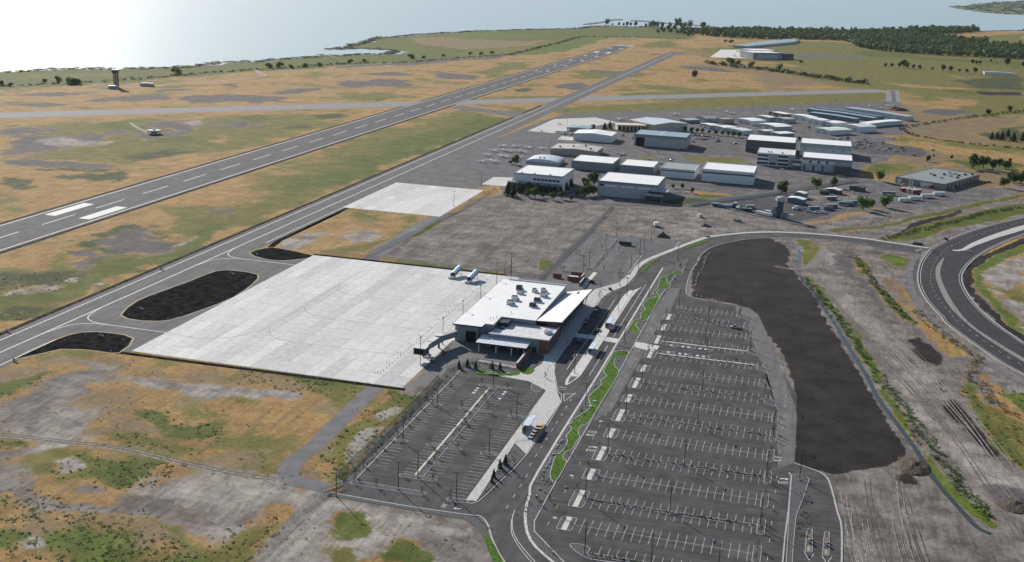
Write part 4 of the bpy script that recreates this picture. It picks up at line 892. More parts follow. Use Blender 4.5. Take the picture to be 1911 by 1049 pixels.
# guide lines on the apron
mk = MB()
gy = [(204,-176),(222,-178),(236,-172),(243,-160),(247,-140),(247,-40),(250,-25),(262,-20),(300,-22)]
mk.strip(smooth_line(gy,5), .4, .062)
mk.strip(smooth_line([(247,-100),(250,-114),(262,-122),(300,-124),(325,-124)],5), .35, .0625)
mk.strip(smooth_line([(247,-60),(252,-72),(264,-78),(325,-78)],5), .35, .0622)
mk.strip(smooth_line([(247,-150),(255,-162),(268,-166),(325,-166)],5), .35, .0628)
mk.build('guide_lines', mat('faded_yellow',(.27,.215,.15),.8,var=.25), APR)
structure('ramp', MB().flat(SITE['ramp'],.03), M_RAMP)
structure('ramp_corner', MB().flat(SITE['oldramp'],.034), M_TAXI)
for nm in ('apron_ga2','apron_walker','conc_small','far_apron'):
    structure('concrete_apron', MB().flat(SITE[nm],.055), M_WALK if nm!='far_apron' else M_CONC)
structure('far_parking_lot', MB().flat(SITE['far_lot'],.05), M_RAMP)
structure('service_road', MB().strip(smooth_line(SITE['service'],5),8.2,.03), M_OLDASPH)
structure('service_road', MB().strip(smooth_line(SITE['service2'],3),11,.031), M_OLDASPH)

structure('equipment_yard', MB().flat(SITE['eqyard'],.026), asphalt('yard_dark_asphalt',(.085,.082,.088),(.4,.4,1),.3))
structure('gravel_car_park', MB().flat(SITE['carpark_e'],.026), asphalt('dark_gravel',(.095,.09,.095),(.3,.3,1),.35))
structure('gravel_car_park', MB().flat(SITE['carpark_m'],.0265), asphalt('brown_gravel',(.13,.122,.12),(.3,.3,1),.35))
for k_,nm_ in enumerate(('lane1','lane2','lane3')): structure('hangar_lane', MB().strip(smooth_line(SITE[nm_],3),9-2*(k_==2),.028+.001*k_), asphalt('lane_asphalt',(.115,.112,.12),(.3,.3,1),.25))
# ---------------------------------------------------------------- wheel ruts and tracks
def ruts(name, line, n, spread, w, m, seed, wob=1.5, brk=.25):
    R = random.Random(seed); mb = MB(); base = smooth_line(line,6)
    for k in range(n):
        off = R.uniform(-spread,spread); ph = R.uniform(0,6); fr = R.uniform(.03,.09); am = R.uniform(.2,wob)
        ln = [(p[0]+am*math.sin(i*fr*3+ph), p[1]) for i,p in enumerate(offset(base,off))]
        a = int(R.uniform(0,brk)*len(ln)); b = int((1-R.uniform(0,brk))*len(ln))
        ln = ln[a:max(b,a+3)]
        if len(ln) < 3: continue
        for d in (-.95,.95): mb.strip(offset(ln,d), w*R.uniform(.6,1.2), .012+.0006*k)
    return tag(mb.build(name, m), kind='structure')
M_RUT = mat('rut_dark',(.13,.118,.11),.98,var=.3,scale=.6,spec=.05); M_RUTL = mat('rut_pale',(.235,.215,.2),.98,var=.3,scale=.6,spec=.05)
haul = [(508,95),(520,60),(533,20),(547,-30),(562,-90),(577,-150),(588,-200),(600,-270)]
ruts('haul_tracks', haul, 9, 11, .42, M_RUT, 1, 3.5, .45); ruts('haul_tracks', haul, 8, 9, .45, M_RUTL, 2, 3.5, .45)
ruts('haul_tracks', [(518,190),(520,150),(512,100),(500,88),(488,92)], 4, 3, .5, M_RUTL, 3)
ruts('field_tracks', [(290,10),(296,90),(300,180),(296,262)], 9, 44, .45, M_RUT, 5, 7, .5); ruts('field_tracks', [(310,10),(306,90),(310,180),(330,262)], 8, 40, .45, M_RUTL, 6, 7, .5)
ruts('field_tracks', [(330,20),(338,50),(330,90),(318,130),(322,170)], 5, 5, .45, M_RUT, 7, 3)
ruts('field_tracks', [(355,250),(400,262),(450,240),(500,215),(560,215)], 6, 8, .5, M_RUTL, 8, 3); ruts('field_tracks', [(380,160),(420,190),(440,215),(450,245)], 5, 9, .5, M_RUT, 9, 3)
ruts('field_tracks', [(536,-232),(536,-270),(540,-310),(548,-350)], 7, 16, .4, M_RUTL, 10, 2.5, .45); ruts('field_tracks', [(536,-236),(537,-270),(540,-310),(546,-350)], 8, 17, .4, M_RUT, 11, 2.5, .45)
TRK = [(214,-310),(247,-307),(266,-305.5),(290.7,-308.6),(314,-311),(334,-310.5)]
ruts('dirt_track', TRK, 1, .1, .9, mat('rut_deep',(.085,.078,.072),.98,var=.3), 13, .3, .02); ruts('dirt_track', TRK, 1, 1.2, .8, M_RUTL, 14, .3, .02)

# ---------------------------------------------------------------- roads and parking lots
up, dn = SITE['accessroad_up'], SITE['accessroad_dn']
sheet = up + dn[:-1] + [(456,-10.8),(478,-14.5),(511,-153),(512.3,-229.3)] + SITE['exit_outer'][1:] + [(530,-360),(440,-360),(426,-341),(418.4,-328.4),(414.2,-319.2),(410,-313.8),(405.5,-314.2),(384.9,-314.8),(356.5,-314.2),(357,-174),(389,-170),(396,-150)]
structure('access_road', MB().flat(sheet,.03), M_ROAD)
LOT = structure('main_parking_lot', MB().flat([(429.6,-318),(429.2,-20),(435,-14),(446,-16),(474,-20),(508,-153),(510.5,-230),(511,-360),(446,-360),(432,-330)],.036), M_LOT)
structure('dusty_lane', MB().flat(SITE['lightlane'],.041), M_LIGHTLANE)
structure('dusty_lane', MB().flat([(429.4,-215),(434.5,-200),(436,-60),(438.5,-50),(437.5,10),(431,10),(429.4,-40)],.0405), M_LIGHTLANE)
WLOT = structure('west_parking_lot', MB().flat([(358.3,-302.5),(401.5,-302.5),(401.5,-175),(358.3,-175)],.037), M_LOT)
NLOT = structure('north_parking_lot', MB().flat([(357.5,10),(357.5,136),(421,138),(421,116),(412,90),(405,60),(404,14),(398,-15),(384,-15),(383,8)],.037), asphalt('sunlit_lot_asphalt',(.135,.132,.137),(1,.1,1),.2))  # glare on this lot is put into its lighter asphalt colour
loop_o, loop_i = smooth_line(SITE['looproad_out'],3), smooth_line(SITE['looproad_in'],3)
LOOP = structure('loop_road', MB().flat(loop_o+list(reversed(loop_i)),.031), M_NEWASPH)
structure('loop_median', MB().prism(smooth_line(SITE['loop_isl1'],2,True),0,.16), M_WALK)
structure('loop_median', MB().prism(smooth_line(SITE['loop_isl2'],2,True),0,.16), mat('median_gravel',(.2,.19,.18),.9,var=.25))
for l, s in ((loop_o,-1),(loop_i,1)):
    structure('road_kerb', MB().kerb(l,.7,.16), M_KERB)
def dashes(line, step, ln, w, z):
    mb = MB()
    for x,y,a in walk(line, step):
        c,s = math.cos(a),math.sin(a)
        mb.add([(x-s*-w/2,y+c*-w/2,z),(x+c*ln-s*-w/2,y+s*ln+c*-w/2,z),(x+c*ln-s*w/2,y+s*ln+c*w/2,z),(x-s*w/2,y+c*w/2,z)],[(0,1,2,3)])
    return mb
MB().strip(offset(loop_o,1.6),.25,.048).strip(offset(loop_i,-1.6),.25,.048).build('edge_lines', M_PAINT_OLD, LOOP)
mid1 = [((a[0]*.73+b[0]*.27),(a[1]*.73+b[1]*.27)) for a,b in zip(smooth_line(SITE['looproad_out'],3)[::1], [loop_i[min(int(k*len(loop_i)/len(loop_o)),len(loop_i)-1)] for k in range(len(loop_o))])]
dashes(smooth_line(mid1,1),9,3,.2,.05).build('lane_dashes', M_PAINT_OLD, LOOP)
structure('bike_path', MB().strip(smooth_line(SITE['bikepath'],4),4.2,.028), M_OLDASPH)
structure('roadside_walk', MB().strip(smooth_line(SITE['sidewalk_road'],3),3.2,.17), M_WALK)
MB().kerb(smooth_line(SITE['sidewalk_road'],3),3.2,.16).build('walk_edge', M_WALK, bpy.data.objects['roadside_walk'])
structure('road_kerb', MB().kerb(smooth_line(dn,2),.45,.16), M_KERB)
structure('road_kerb', MB().kerb(smooth_line(up[3:],2),.35,.155), M_KERB)
# crossing bars at the junction
cw = MB()
cw.strip([(588.0,186.5),(582.8,178.2)],.6,.05); cw.strip([(592.2,184.0),(587.2,176.0)],.6,.05)
cw.build('crossing_lines', M_PAINT, LOOP)

_bn = [0]
def bed(name, poly, m=None, h=.13):
    _bn[0] += 1; h += .0021*(_bn[0] % 9)
    o = structure(name, MB().prism(poly,0,h), m or M_MULCH)
    return o
def island(name, poly, m=None, w=.2):
    o = bed(name, poly, m); MB().kerb(poly,w,.163+.0017*(_bn[0] % 9),True).build('kerb', M_KERB, o)
    return o

# --- main lot
ROWS = [(-31.5,'p',445.6,473.5),(-51.6,'k',445.0,472.3),(-72,'p',445.0,481.2),(-94.2,'w',444.6,484.0),(-118,'w',444.4,490.2),(-141.2,'p',444.6,492.4),
        (-162.4,'k',444.6,496.2),(-183.3,'p',444.4,500.6),(-204.6,'k',444.4,500.9),(-225.2,'p',444.4,500.9),(-246.8,'k',444.4,501),(-267.1,'p',444.4,501),(-288.6,'k',444.4,501),(-308.8,'p',444.4,500.8),(-327.2,'b',453.5,500)]
SHRUB_BEDS = []; SAPLINGS = []
for ri,(y,t,x0,x1) in enumerate(ROWS):
    mb = MB(); n = int((x1-x0)/2.93)
    a = .0 if t == 'p' else 1.15
    for k in range(n+1):
        x = x0+k*2.93
        if t == 'p': mb.rect(x-.075,x+.075,y-5.6,y+5.6,.05)
        else:
            mb.rect(x-.075,x+.075,y+a,y+a+5.3,.05)
            if t in 'kw': mb.rect(x-.075,x+.075,y-a-5.3-(1.2 if t=='w' and ri==3 else 0),y-a-(1.2 if t=='w' and ri==3 else 0),.05)
    if t == 'p': mb.rect(x0-2.4,x1+1.5,y-.08,y+.08,.0504)
    mb.build('stall_lines', M_STALL, LOT)
    if t in 'kwb':
        island('planted_median', [(x0-2.2,y-.95),(x1+.8,y-.95),(x1+.8,y+.95),(x0-2.2,y+.95)])
        SHRUB_BEDS.append((x0-1.8,x1+.4,y,ri))
        if t == 'w':
            yy = y-1.75 if ri == 3 else y+1.75
            structure('median_walk', MB().box(x0-3,x1+.5,yy-.65,yy+.65,0,.17), M_WALK)
    # left end island: gravel, pad, gravel
    if ri >= 1 and t != 'b':
        hh = 5.0 if t == 'p' else 7.0
        if ri in (1,2): hh = 5.6
        o = island('end_island', stadium(436.3,441.9,y-hh,y+hh,8) if False else [(436.9,y-hh),(441.3,y-hh),(441.8,y-hh+1.2),(441.8,y+hh-1.2),(441.3,y+hh),(436.9,y+hh),(436.4,y+hh-1.2),(436.4,y-hh+1.2)])
        MB().box(438.1,440.0,y-hh+.1,y+hh-.1,.1,.172).build('pad', mat('pad_concrete',(.55,.53,.5),.85,var=.08), o)
        SAPLINGS.append((437.2,y+hh*.75,'left island'))
    # right end island
    if ri >= 7:
        island('end_island', stadium(x1+.9,x1+3.5,y-6.2,y+6.2)); SAPLINGS.append((x1+2.2,y+3.5,'right island')); SAPLINGS.append((x1+2.2,y-4.2,'right island'))
    elif ri >= 0 and ri != 1:
        island('end_island', [(x1+1,y+5.5),(x1+2.6,y+6),(x1+6.6,y-7),(x1+1,y-5)]); SAPLINGS.append((x1+2.4,y,'right island'))
    else:
        island('end_island', [(x1+7.5,y+5.5),(x1+9,y+6),(x1+12.4,y-7),(x1+7.5,y-5)]); SAPLINGS.append((x1+9.5,y,'right island'))
# painted islands at the top of the lot
island('end_island', [(440.6,-34),(443.6,-34),(443.6,-27),(441.4,-26)])
island('corner_island', smooth_line([(443.4,-323.4),(444.6,-321.8),(448,-321.8),(450.2,-323.6),(450.1,-327.5),(452.2,-330.2),(449.1,-329.2),(446.3,-327)],3,True))
MB().kerb([(451.8,-330.4),(482,-327.8),(500,-327.9)],.35,.16).build('kerb', M_KERB, LOT)
# accessible bays
mb = MB(); mb2 = MB()
for k in (0,2,3,5,6):
    for yy in (-100.6,-112.2):
        x = 445.6+k*2.93; mb.flat([(x+1.3+.9*math.cos(q*math.pi/5),yy+1.1*math.sin(q*math.pi/5)) for q in range(10)],.052)
mb.build('accessible_marks', mat('pale_blue_paint',(.5,.58,.66),.7), LOT)
for k in (1,4,7):
    for q in range(4):
        x = 444.6+k*2.93
        for yy in (-101.8,-111.9):
            mb2.strip([(x+.2,yy-2+q*1.3),(x+2.7,yy-1+q*1.3)],.14,.0515)
mb2.build('hatching', M_PAINT, LOT)
# dusty drive dashes
mb = MB()
for y in range(-312,-60,13): mb.rect(432.9,433.1,y,y+3,.052)
for y in range(-312,-150,13): mb.rect(506.4,506.6,y,y+3,.052)
mb.build('lane_dashes', M_YELLOW, LOT)
def text_mesh(txt, size, m, z, x, y, rz, parent, name='pavement_lettering', sy=1.0):
    cu = bpy.data.curves.new('t','FONT'); cu.body = txt; cu.size = size; cu.align_x = 'CENTER'; cu.align_y = 'CENTER'
    to = bpy.data.objects.new('t',cu); COL.objects.link(to)
    dg = bpy.context.evaluated_depsgraph_get(); me = bpy.data.meshes.new_from_object(to.evaluated_get(dg))
    bpy.data.objects.remove(to); me.name = name; me.materials.clear(); me.materials.append(m)
    o = link(name, me, parent, (x,y,z), rz); o.scale = (1,sy,1)
    return o
def arrow(x, y, a, m, z, parent, s=1.0, flip=1):
    pts = [(-1.6,-.7),(-1.2,.1),(-.5,.55),(.6,.6),(.6,1.1),(1.8,.3),(.6,-.5),(.6,0.05),(-.3,0),(-.9,-.3),(-1.15,-.8)]
    c,sn = math.cos(a),math.sin(a)
    P = [(x+(p[0]*flip*c-p[1]*sn)*s, y+(p[0]*flip*sn+p[1]*c)*s) for p in pts]
    MB().flat(P,z).build('pavement_arrow', m, parent)
for (x,y,a,f) in ((434.6,-244,0,1),(431.2,-227.6,math.pi,1),(509.0,-248.2,0,1),(505.6,-227,math.pi,1)):
    s = -1 if a else 1
    text_mesh('EXIT', 1.9, M_PAINT, .053, x, y-1.3*s, a, LOT, sy=1.7)
    arrow(x, y+2.2*s, a, M_PAINT, .0535, LOT, 1.1)
mh = MB()
for x,y in ((432.3,-270.5),(434.3,-306),(432.5,-214)): mh.flat([(x+.8*math.cos(q*math.pi/6),y+.8*math.sin(q*math.pi/6)) for q in range(12)],.0525)
mh.build('manhole_collars', M_KERB, LOT)

# --- strip between the road and the lot
strip_poly = [(419.9,-272),(420.2,-150),(420.3,-60),(420.4,55),(424,66),(433.5,92),(434,64),(430.5,33),(428.8,-8),(428.9,-155),(428.0,-285),(428.2,-311),(430,-318),(444.5,-335.5),(452,-342),(452,-346),(440.6,-336),(431,-325),(424.6,-309),(422.2,-292)]
STRIP = bed('landscape_strip', strip_poly, h=.12)
MB().kerb([(428.9,-155),(428.0,-285),(428.2,-311),(430,-318),(444.5,-335.5),(452,-342)],.4,.165).kerb([(428.9,-113),(428.85,-8),(430.5,33),(434,64)],.4,.165).kerb([(428.9,-101),(428.9,-113)],.4,.166).kerb([(428.9,-113),(428.9,-155)],.4,.1655).build('kerb', M_KERB, STRIP)
MB().kerb(smooth_line([(420.5,56),(420.35,0),(420.3,-60),(420.2,-156),(419.6,-271),(421.5,-291),(424,-307.4),(430.2,-324.2),(440.6,-336),(452,-345)],3),.95,.17).build('mow_walk', mat('strip_concrete',(.5,.48,.47),.85), STRIP)
for nm in ('turf_low_left','turf_up'):
    poly = smooth_line(SITE[nm],3,True)
    o = structure('lawn', MB().prism(poly,0,.22), M_TURF)
    MB().kerb(poly,.28,.235,True).build('lawn_edging', M_KERB, o)
for nm in ('lawn_corner','lawnN1','lawnN2'):
    structure('lawn', MB().prism(smooth_line(SITE[nm],2,True),0,.2), M_TURF)
structure('road_kerb', MB().kerb(smooth_line([(354,-313.6),(359,-314.2),(385,-314.8),(405.5,-314),(410,-313.8),(414.2,-319.2),(418.4,-328.4),(426,-341),(440,-358)],3),.5,.165), M_KERB)
structure('roadside_bed', MB().prism([(354,-314.2),(385,-315.2),(405,-314.6),(409.5,-314.4),(413.6,-319.6),(417,-327.5),(415.5,-328.5),(411,-322),(405,-317.5),(385,-317),(354,-316.6)],0,.1), M_MULCH)
# concrete crossing table
structure('crossing_table', MB().prism([(397.2,-99.5),(413.3,-99.8),(428.6,-101.8),(441.5,-104.2),(440.8,-115.2),(428.8,-110.4),(412.8,-106.4),(397.2,-106)],0,.09), M_CONC)
# drop-off island
TI = structure('kerbside_island', MB().prism(smooth_line([(407.9,-150),(408.0,-20),(411.5,-6),(414.8,2.8),(415.1,1.5),(413.2,-20),(412.9,-150),(412.6,-163.5),(411.0,-171.5),(409.2,-177.5),(407.6,-170)],2,True),0,.165), M_CONC)
MB().prism([(408.6,-165),(411.9,-164),(410.6,-171),(409.3,-175)],.1,.175).build('gravel_inset', M_MULCH, TI)
mk = MB()
mk.rect(404.7,404.95,-156,-29,.05); mk.rect(416.4,416.65,-98,12,.05); mk.rect(416.4,416.65,-160,-113,.05)
for y in range(-268,-180,9): mk.rect(415.2,415.4,y,y+3,.05)
for y in range(-305,-272,9): mk.rect(416.4,416.6,y,y+3,.05)
mk.strip([(410.6,-188),(412.8,-197),(415,-186.5),(410.6,-188)],.35,.05)
mk.strip(smooth_line([(419.6,-305),(420.6,-312),(423.5,-321),(428,-328.5),(434.6,-337),(442,-346)],3),.22,.05); mk.strip(smooth_line([(420.4,-312),(422.8,-321),(427.2,-329),(433.6,-337.6),(441,-346.4)],3),.2,.0502)
for q in range(4): mk.flat([(407.0+q*.9,-182.8),(407.6+q*.9,-182.8),(407.3+q*.9,-183.7)],.05)
mk.build('lane_lines', M_PAINT, bpy.data.objects['access_road'])
AR = bpy.data.objects['access_road']
arrow(400.5,-310.5,math.pi,M_PAINT,.05,AR,.9)
for (x,y) in ((408.3,-180.3),(395.4,-309.6)): text_mesh('YIELD' if x>400 else 'ONLY', 1.5, M_PAINT, .051, x, y, 0 if x>400 else math.pi/2, AR, sy=1.5)
# --- west lot
mb = MB()
def col(xa, xb, ya, yb, skip):
    y = ya
    while y <= yb:
        if all(abs(y-s) > 2.2 for s in skip): mb.rect(xa,xb,y-.075,y+.075,.05)
        y += 2.92
col(359,364.6,-287,-177,(-220.6,-262.2)); col(371.9,377.4,-288.5,-194,(-220.6,-262.2)); col(381,386.4,-288.5,-194,(-220.6,-262.2)); col(394.4,400.4,-300.5,-187,(-221.6,-262.6))
mb.build('stall_lines', M_STALL, WLOT)
island('planted_median', [(377.7,-290.5),(380.7,-290.5),(380.7,-192),(377.7,-192)])
structure('median_walk', MB().box(377.0,377.75,-290,-192.5,0,.17), mat('buff_concrete',(.58,.56,.46),.85))
for k,(x0,x1,y,w) in enumerate(((358.6,364.4,-220.6,1.3),(358.8,364.2,-262.2,1.3),(371.6,386.4,-291.9,1.4),(371.8,386.8,-190.6,1.4),(371.9,386.5,-220.7,1.3),(371.9,386.5,-262.2,1.3),(394.3,400.8,-221.6,1.4),(394.3,400.8,-262.6,1.4),(394.5,402.6,-304.6,1.5),(357.5,386.4,-303.8,1.6))):
    island('end_island', stadium(x0,x1,y-w,y+w)); SAPLINGS.append((x0+1.3,y,'west lot island'))
    if x1-x0 > 10: SAPLINGS.append((x1-1.6,y,'west lot island'))
    if x1-x0 > 20: SAPLINGS.append((x0+10,y,'west lot island'))
for y in (-281,-272,-247,-236,-229,-208,-200): SAPLINGS.append((379.3,y,'west lot median'))
structure('road_kerb', MB().kerb([(358.3,-302.5),(358.3,-176)],.45,.165), M_KERB)
structure('gravel_verge', MB().prism([(354.6,-313),(357.9,-303),(357.9,-176),(371,-170),(384,-166),(384,-164),(360,-161),(352,-176),(353.2,-250)],0,.08), M_MULCH)
for y in range(-298,-180,9): SAPLINGS.append((356.5+random.uniform(-.6,.6),y,'west verge'))
# blue stencils
mb = MB()
for x,ys in ((372.6,(-195.3,-198.2,-201.2)),(385.4,(-195.3,-198.2,-204))):
    for y in ys: mb.rect(x-.6,x+.6,y-.8,y+.8,.052)
mb.build('accessible_marks', mat('pale_blue_paint',(.5,.58,.66),.7), WLOT)
# walk beside the lot, bus plaza, terminal forecourt
structure('plaza', MB().prism([(401.2,-303.5),(405,-303),(404.5,-249),(411.4,-257.6),(411.6,-198),(407,-186),(402.8,-172),(397.4,-150),(397.2,-30),(398.4,-18),(405.5,4),(406.3,14),(404.6,30),(402.4,30),(400,8),(389.5,-12),(388,-30),(388,-120),(390,-140),(392,-152),(389.5,-164),(381.5,-172),(374,-174.6),(374,-176.2),(392,-178.3),(402.2,-187)],0,.15), M_WALK)
structure('planter', MB().prism([(405.2,-302.4),(407.7,-286),(411.2,-259),(404.9,-250.8)],0,.22), M_MULCH)
structure('road_kerb', MB().kerb(smooth_line([(402.6,-305.4),(405.6,-303.4),(408.2,-286),(411.7,-257.6),(411.9,-198.6),(407.4,-186),(403.2,-172),(397.7,-150),(397.5,-112)],2),.4,.168), M_KERB)
island('corner_bed', [(393.6,-178.5),(399.6,-177.6),(400.6,-184),(398.8,-191),(395.4,-187.5)])
for (x,y,s) in ((398.2,-171.5,1.4),(396.6,-119.5,1.6),(394.8,-22,1.9),(392.2,-8,3.2)):
    island('tree_pit', [(x-s,y-s),(x+s,y-s),(x+s,y+s),(x-s,y+s)], w=.15)
    SAPLINGS.append((x,y,'forecourt pit'))
structure('sign_bed', MB().prism([(356,-176),(374,-174),(381,-171.6),(386,-167),(391,-153),(390,-141),(384,-141),(384,-164.5),(362,-160.5)],0,.1), M_MULCH)
structure('lawn', MB().prism(smooth_line(SITE['lawn_sign'],2,True),0,.2), M_TURF)
structure('lawn', MB().prism(smooth_line(SITE['lawn_east'],2,True),0,.2), M_TURF)
# --- north lot
mb = MB()
col(359,364.6,22,133,()); col(372.4,377.6,37,128,()); col(382,387.4,37,128,()); col(396,401.4,36,86,()); col(396,401.4,2,20,())
mb.build('stall_lines', M_PAINT_OLD, NLOT)
island('planted_median', [(377.8,38),(381.6,38),(381.6,86),(377.8,86)]); island('planted_median', [(377.8,95),(381.6,95),(381.6,128),(377.8,128)])
for x0,x1,y in ((372,388,35),(372,388,90),(358.5,364.5,70),(358.5,364.5,24),(395.5,401.5,90),(395.5,402,24)):
    island('end_island', stadium(x0,x1,y-1.2,y+1.2)); SAPLINGS.append((x0+2,y,'north lot island')); SAPLINGS.append((x1-2,y,'north lot island'))
structure('road_kerb', MB().kerb([(402,-3),(402,20)],.6,.16), M_KERB); structure('road_kerb', MB().kerb([(402.2,34),(402.4,86)],.6,.16), M_KERB); structure('road_kerb', MB().kerb([(420.6,117),(421.2,136)],.6,.16), M_KERB)
structure('gravel_verge', MB().prism([(353.4,-3),(357.3,12),(357.2,137),(353.8,238),(352.4,238),(352.8,90)],0,.06), M_MULCH)
structure('gravel_verge', MB().prism([(402.8,86),(402.6,34),(405,30),(406.8,12),(407.2,58),(414.8,88),(411,90.5)],0,.1), M_MULCH)
structure('buff_walk', MB().prism([(380.6,-12),(383.4,-12),(383.4,27),(380.8,27)],0,.14), mat('buff_concrete',(.58,.56,.46),.85))
# terminal service yard and asphalt beside it
YARD = structure('service_yard', MB().flat([(341,-206),(345,-160),(342,-135),(357,-135),(382,-138),(382.4,-163),(362,-160),(352,-177),(352.5,-190),(346,-206)],.034), asphalt('yard_asphalt',(.19,.185,.185),(.3,.3,1),.15))
structure('side_pavement', MB().rect(341,358,-134.5,-3.5,.033), M_CONC)
structure('back_yard', MB().rect(341,389,-43,-3,.0335), M_OLDASPH)
structure('yard_walk', MB().prism([(362,-160.3),(382,-163.6),(382,-161),(362.5,-158)],0,.15), M_WALK)
# exit lane
structure('exit_lane', MB().flat([(513,-233),(524,-240),(529.4,-280),(529.6,-360),(514,-360),(512,-300)],.0385), M_LOT)
island('exit_island', SITE['exit_isl'])
structure('road_kerb', MB().kerb(smooth_line(SITE['exit_outer'],3),.6,.16), M_KERB)
structure('road_kerb', MB().kerb(SITE['exit_kerbL'],.5,.16), M_KERB)
for nm in ('booth1','booth2'):
    p = SITE[nm]; o = island('gate_island', p, M_MULCH, .22); MB().box(sum(q[0] for q in p)/6-.5,sum(q[0] for q in p)/6+.5,min(q[1] for q in p)+.6,min(q[1] for q in p)+4.2,.1,.175).build('pad', mat('tan_pad',(.33,.28,.21),.85), o)
    cx = sum(q[0] for q in p)/len(p); y0 = min(q[1] for q in p)
    MB().strip([(cx-1.3,y0-.4),(cx+.3,y0-5.5),(cx+1.7,y0-.4)],.25,.052).build('painted_nose', M_PAINT, o)

# ---------------------------------------------------------------- buildings
M_WHITE = mat('white_membrane', (.82,.82,.81), .6, var=.03, scale=.25)
M_WGREY = mat('grey_panel_wall', (.21,.235,.25), .6, var=.05, scale=.4)
M_FASCIA = mat('dark_fascia', (.035,.04,.045), .5)
M_BRICK = mat('red_brick', (.17,.075,.055), .85, var=.25, scale=2.2)
M_GLASS = mat('dark_glass', (.02,.026,.032), .08, var=.05, spec=.6)
M_STEEL = mat('dark_steel', (.05,.053,.058), .45, metal=.5)
M_GALV = mat('galvanised_steel', (.45,.46,.47), .4, metal=.6)
M_LGREY = mat('light_grey_panel', (.37,.39,.4), .6, var=.06)
M_WHITEP = mat('white_panel', (.63,.64,.645), .5, var=.04)
M_TAN = mat('tan_panel', (.36,.32,.26), .7, var=.06)
M_SAND = mat('sandstone', (.5,.41,.28), .8, var=.1)
M_GREENGREY = mat('green_grey_panel', (.2,.25,.245), .6, var=.05)
M_BLUE = mat('navy_band', (.03,.075,.13), .5)
M_TEALROOF = mat('teal_metal_roof', (.3,.4,.42), .4, metal=.2, var=.06)
M_GREYROOF = mat('grey_membrane', (.3,.31,.33), .7, var=.06)
M_DARKWALL = mat('dark_grey_wall', (.085,.09,.095), .7, var=.08)
M_DKBLUE = mat('blue_grey_metal', (.12,.17,.2), .5, metal=.1)
M_BLACK = mat('dark_opening', (.008,.009,.01), .9)

def term_box(name, m, parent, *b, **k):
    return MB().box(*b).build(name, m, parent, **k)

T = empty('airport_terminal', (367,-90,0))
tag(T, 'large white-roofed airport terminal with grey walls and brick front beside the concrete apron', 'terminal')
def tb(name, m, x0,x1,y0,y1,z0,z1, parent=T): 
    off = (367,-90,0) if parent is T else (0,0,0)
    o = MB().box(x0-367,x1-367,y0+90,y1+90,z0,z1).build(name, m, T)
    return o
def tp(name, m, poly, z0, z1):
    return MB().prism([(x-367,y+90) for x,y in poly],z0,z1).build(name, m, T)
FOOT = [(342,-134.5),(354,-134.5),(354,-130.6),(360.5,-130.6),(360.5,-116),(379,-116),(379,-44),(342,-44)]
tp('wall', M_WGREY, FOOT, 0, 8.5)
RF = [(340.9,-135.4),(356.4,-135.2),(356.4,-131.4),(361.2,-131.4),(361.2,-116.8),(379.1,-116.8),(379.1,-43.2),(340.9,-43.2)]
tp('fascia', M_FASCIA, RF, 8.46, 9.05)
tp('roof', M_WHITE, offset(ccw(RF),.3,True), 9.0, 9.16)
# raised parapet walls round the recess
tp('parapet', M_WGREY, [(356.6,-131.6),(361.4,-131.6),(361.4,-117),(379.3,-117),(379.3,-116.5),(360.9,-116.5),(360.9,-131.1),(356.6,-131.1)], 8.3, 9.8)
tb('rear_parapet', M_WHITEP, 345,379,-43.6,-42.8,8.2,9.75)
# wall joints: vertical panel ribs
for i,x in enumerate((344.5,347,357.5)): tb('panel_rib', M_WGREY, x,x+.12,-134.75 if x<354 else -130.75,-134.5 if x<354 else -130.6,0,8.4)
for x in (363,366,369,372,375.5): tb('panel_rib', M_WGREY, x,x+.12,-116.2,-116,6.6,8.4)
tb('bay_door', M_BLACK, 347.8,353.0,-134.72,-134.4,.2,5.9)
tb('window', M_GLASS, 353.6,353.95,-134.2,-131.6,3.6,6.2)
# east wing: warped roof plane rising outwards
def quad_slab(name, m, c, th):
    p = [(x-367,y+90,z) for x,y,z in c]
    MB().hexa([(x,y,z-th) for x,y,z in p]+p).build(name, m, T)
quad_slab('east_fascia', M_FASCIA, [(379.2,-114.6,9.0),(393.0,-116.6,10.3),(393.6,-39.6,7.8),(379.2,-41.6,5.2)], .75)
quad_slab('east_roof', M_WHITE, [(379.25,-114.2,9.06),(392.7,-116.2,10.36),(393.3,-40,7.86),(379.25,-42,5.26)], .12)
tp('brick_wall', M_BRICK, [(379.02,-113.4),(389.8,-114.2),(389.8,-110.5),(388.6,-110.4),(388.6,-50),(389.4,-49),(389.4,-44.5),(379.02,-44.5)], 0, 4.6)
tp('brick_gable', M_BRICK, [(384.6,-113.5),(389.75,-114.15),(389.75,-110.6),(384.6,-110.4)], 4.6, 9.2)
tp('clerestory', M_GLASS, [(379.3,-113.0),(384.6,-113.3),(384.6,-111),(379.3,-111)], 4.6, 8.6)
tp('gable_band', M_WGREY, [(379.3,-113.3),(384.6,-113.6),(384.6,-113.2),(379.3,-112.9)], 4.7, 6.4)
for y in range(-107,-48,8):
    tb('window', M_GLASS, 388.5,388.72,y,y+5.2,.3,4.3)
    tb('mullion', M_STEEL, 388.7,388.8,y+2.5,y+2.7,.3,4.3)
    tb('upper_window', M_GLASS, 386.5,387.2,y,y+5.4,4.6,7.4)
for y in range(-110,-40,11):
    MB().tube((390.2-367,y+90,0),(392.2-367,y+90,7.4-abs(y+110)*.0),.22,.22,8).build('column', M_STEEL, T)
tb('canopy_beam', M_STEEL, 391.8,392.2,-113,-42,6.6,7.0)
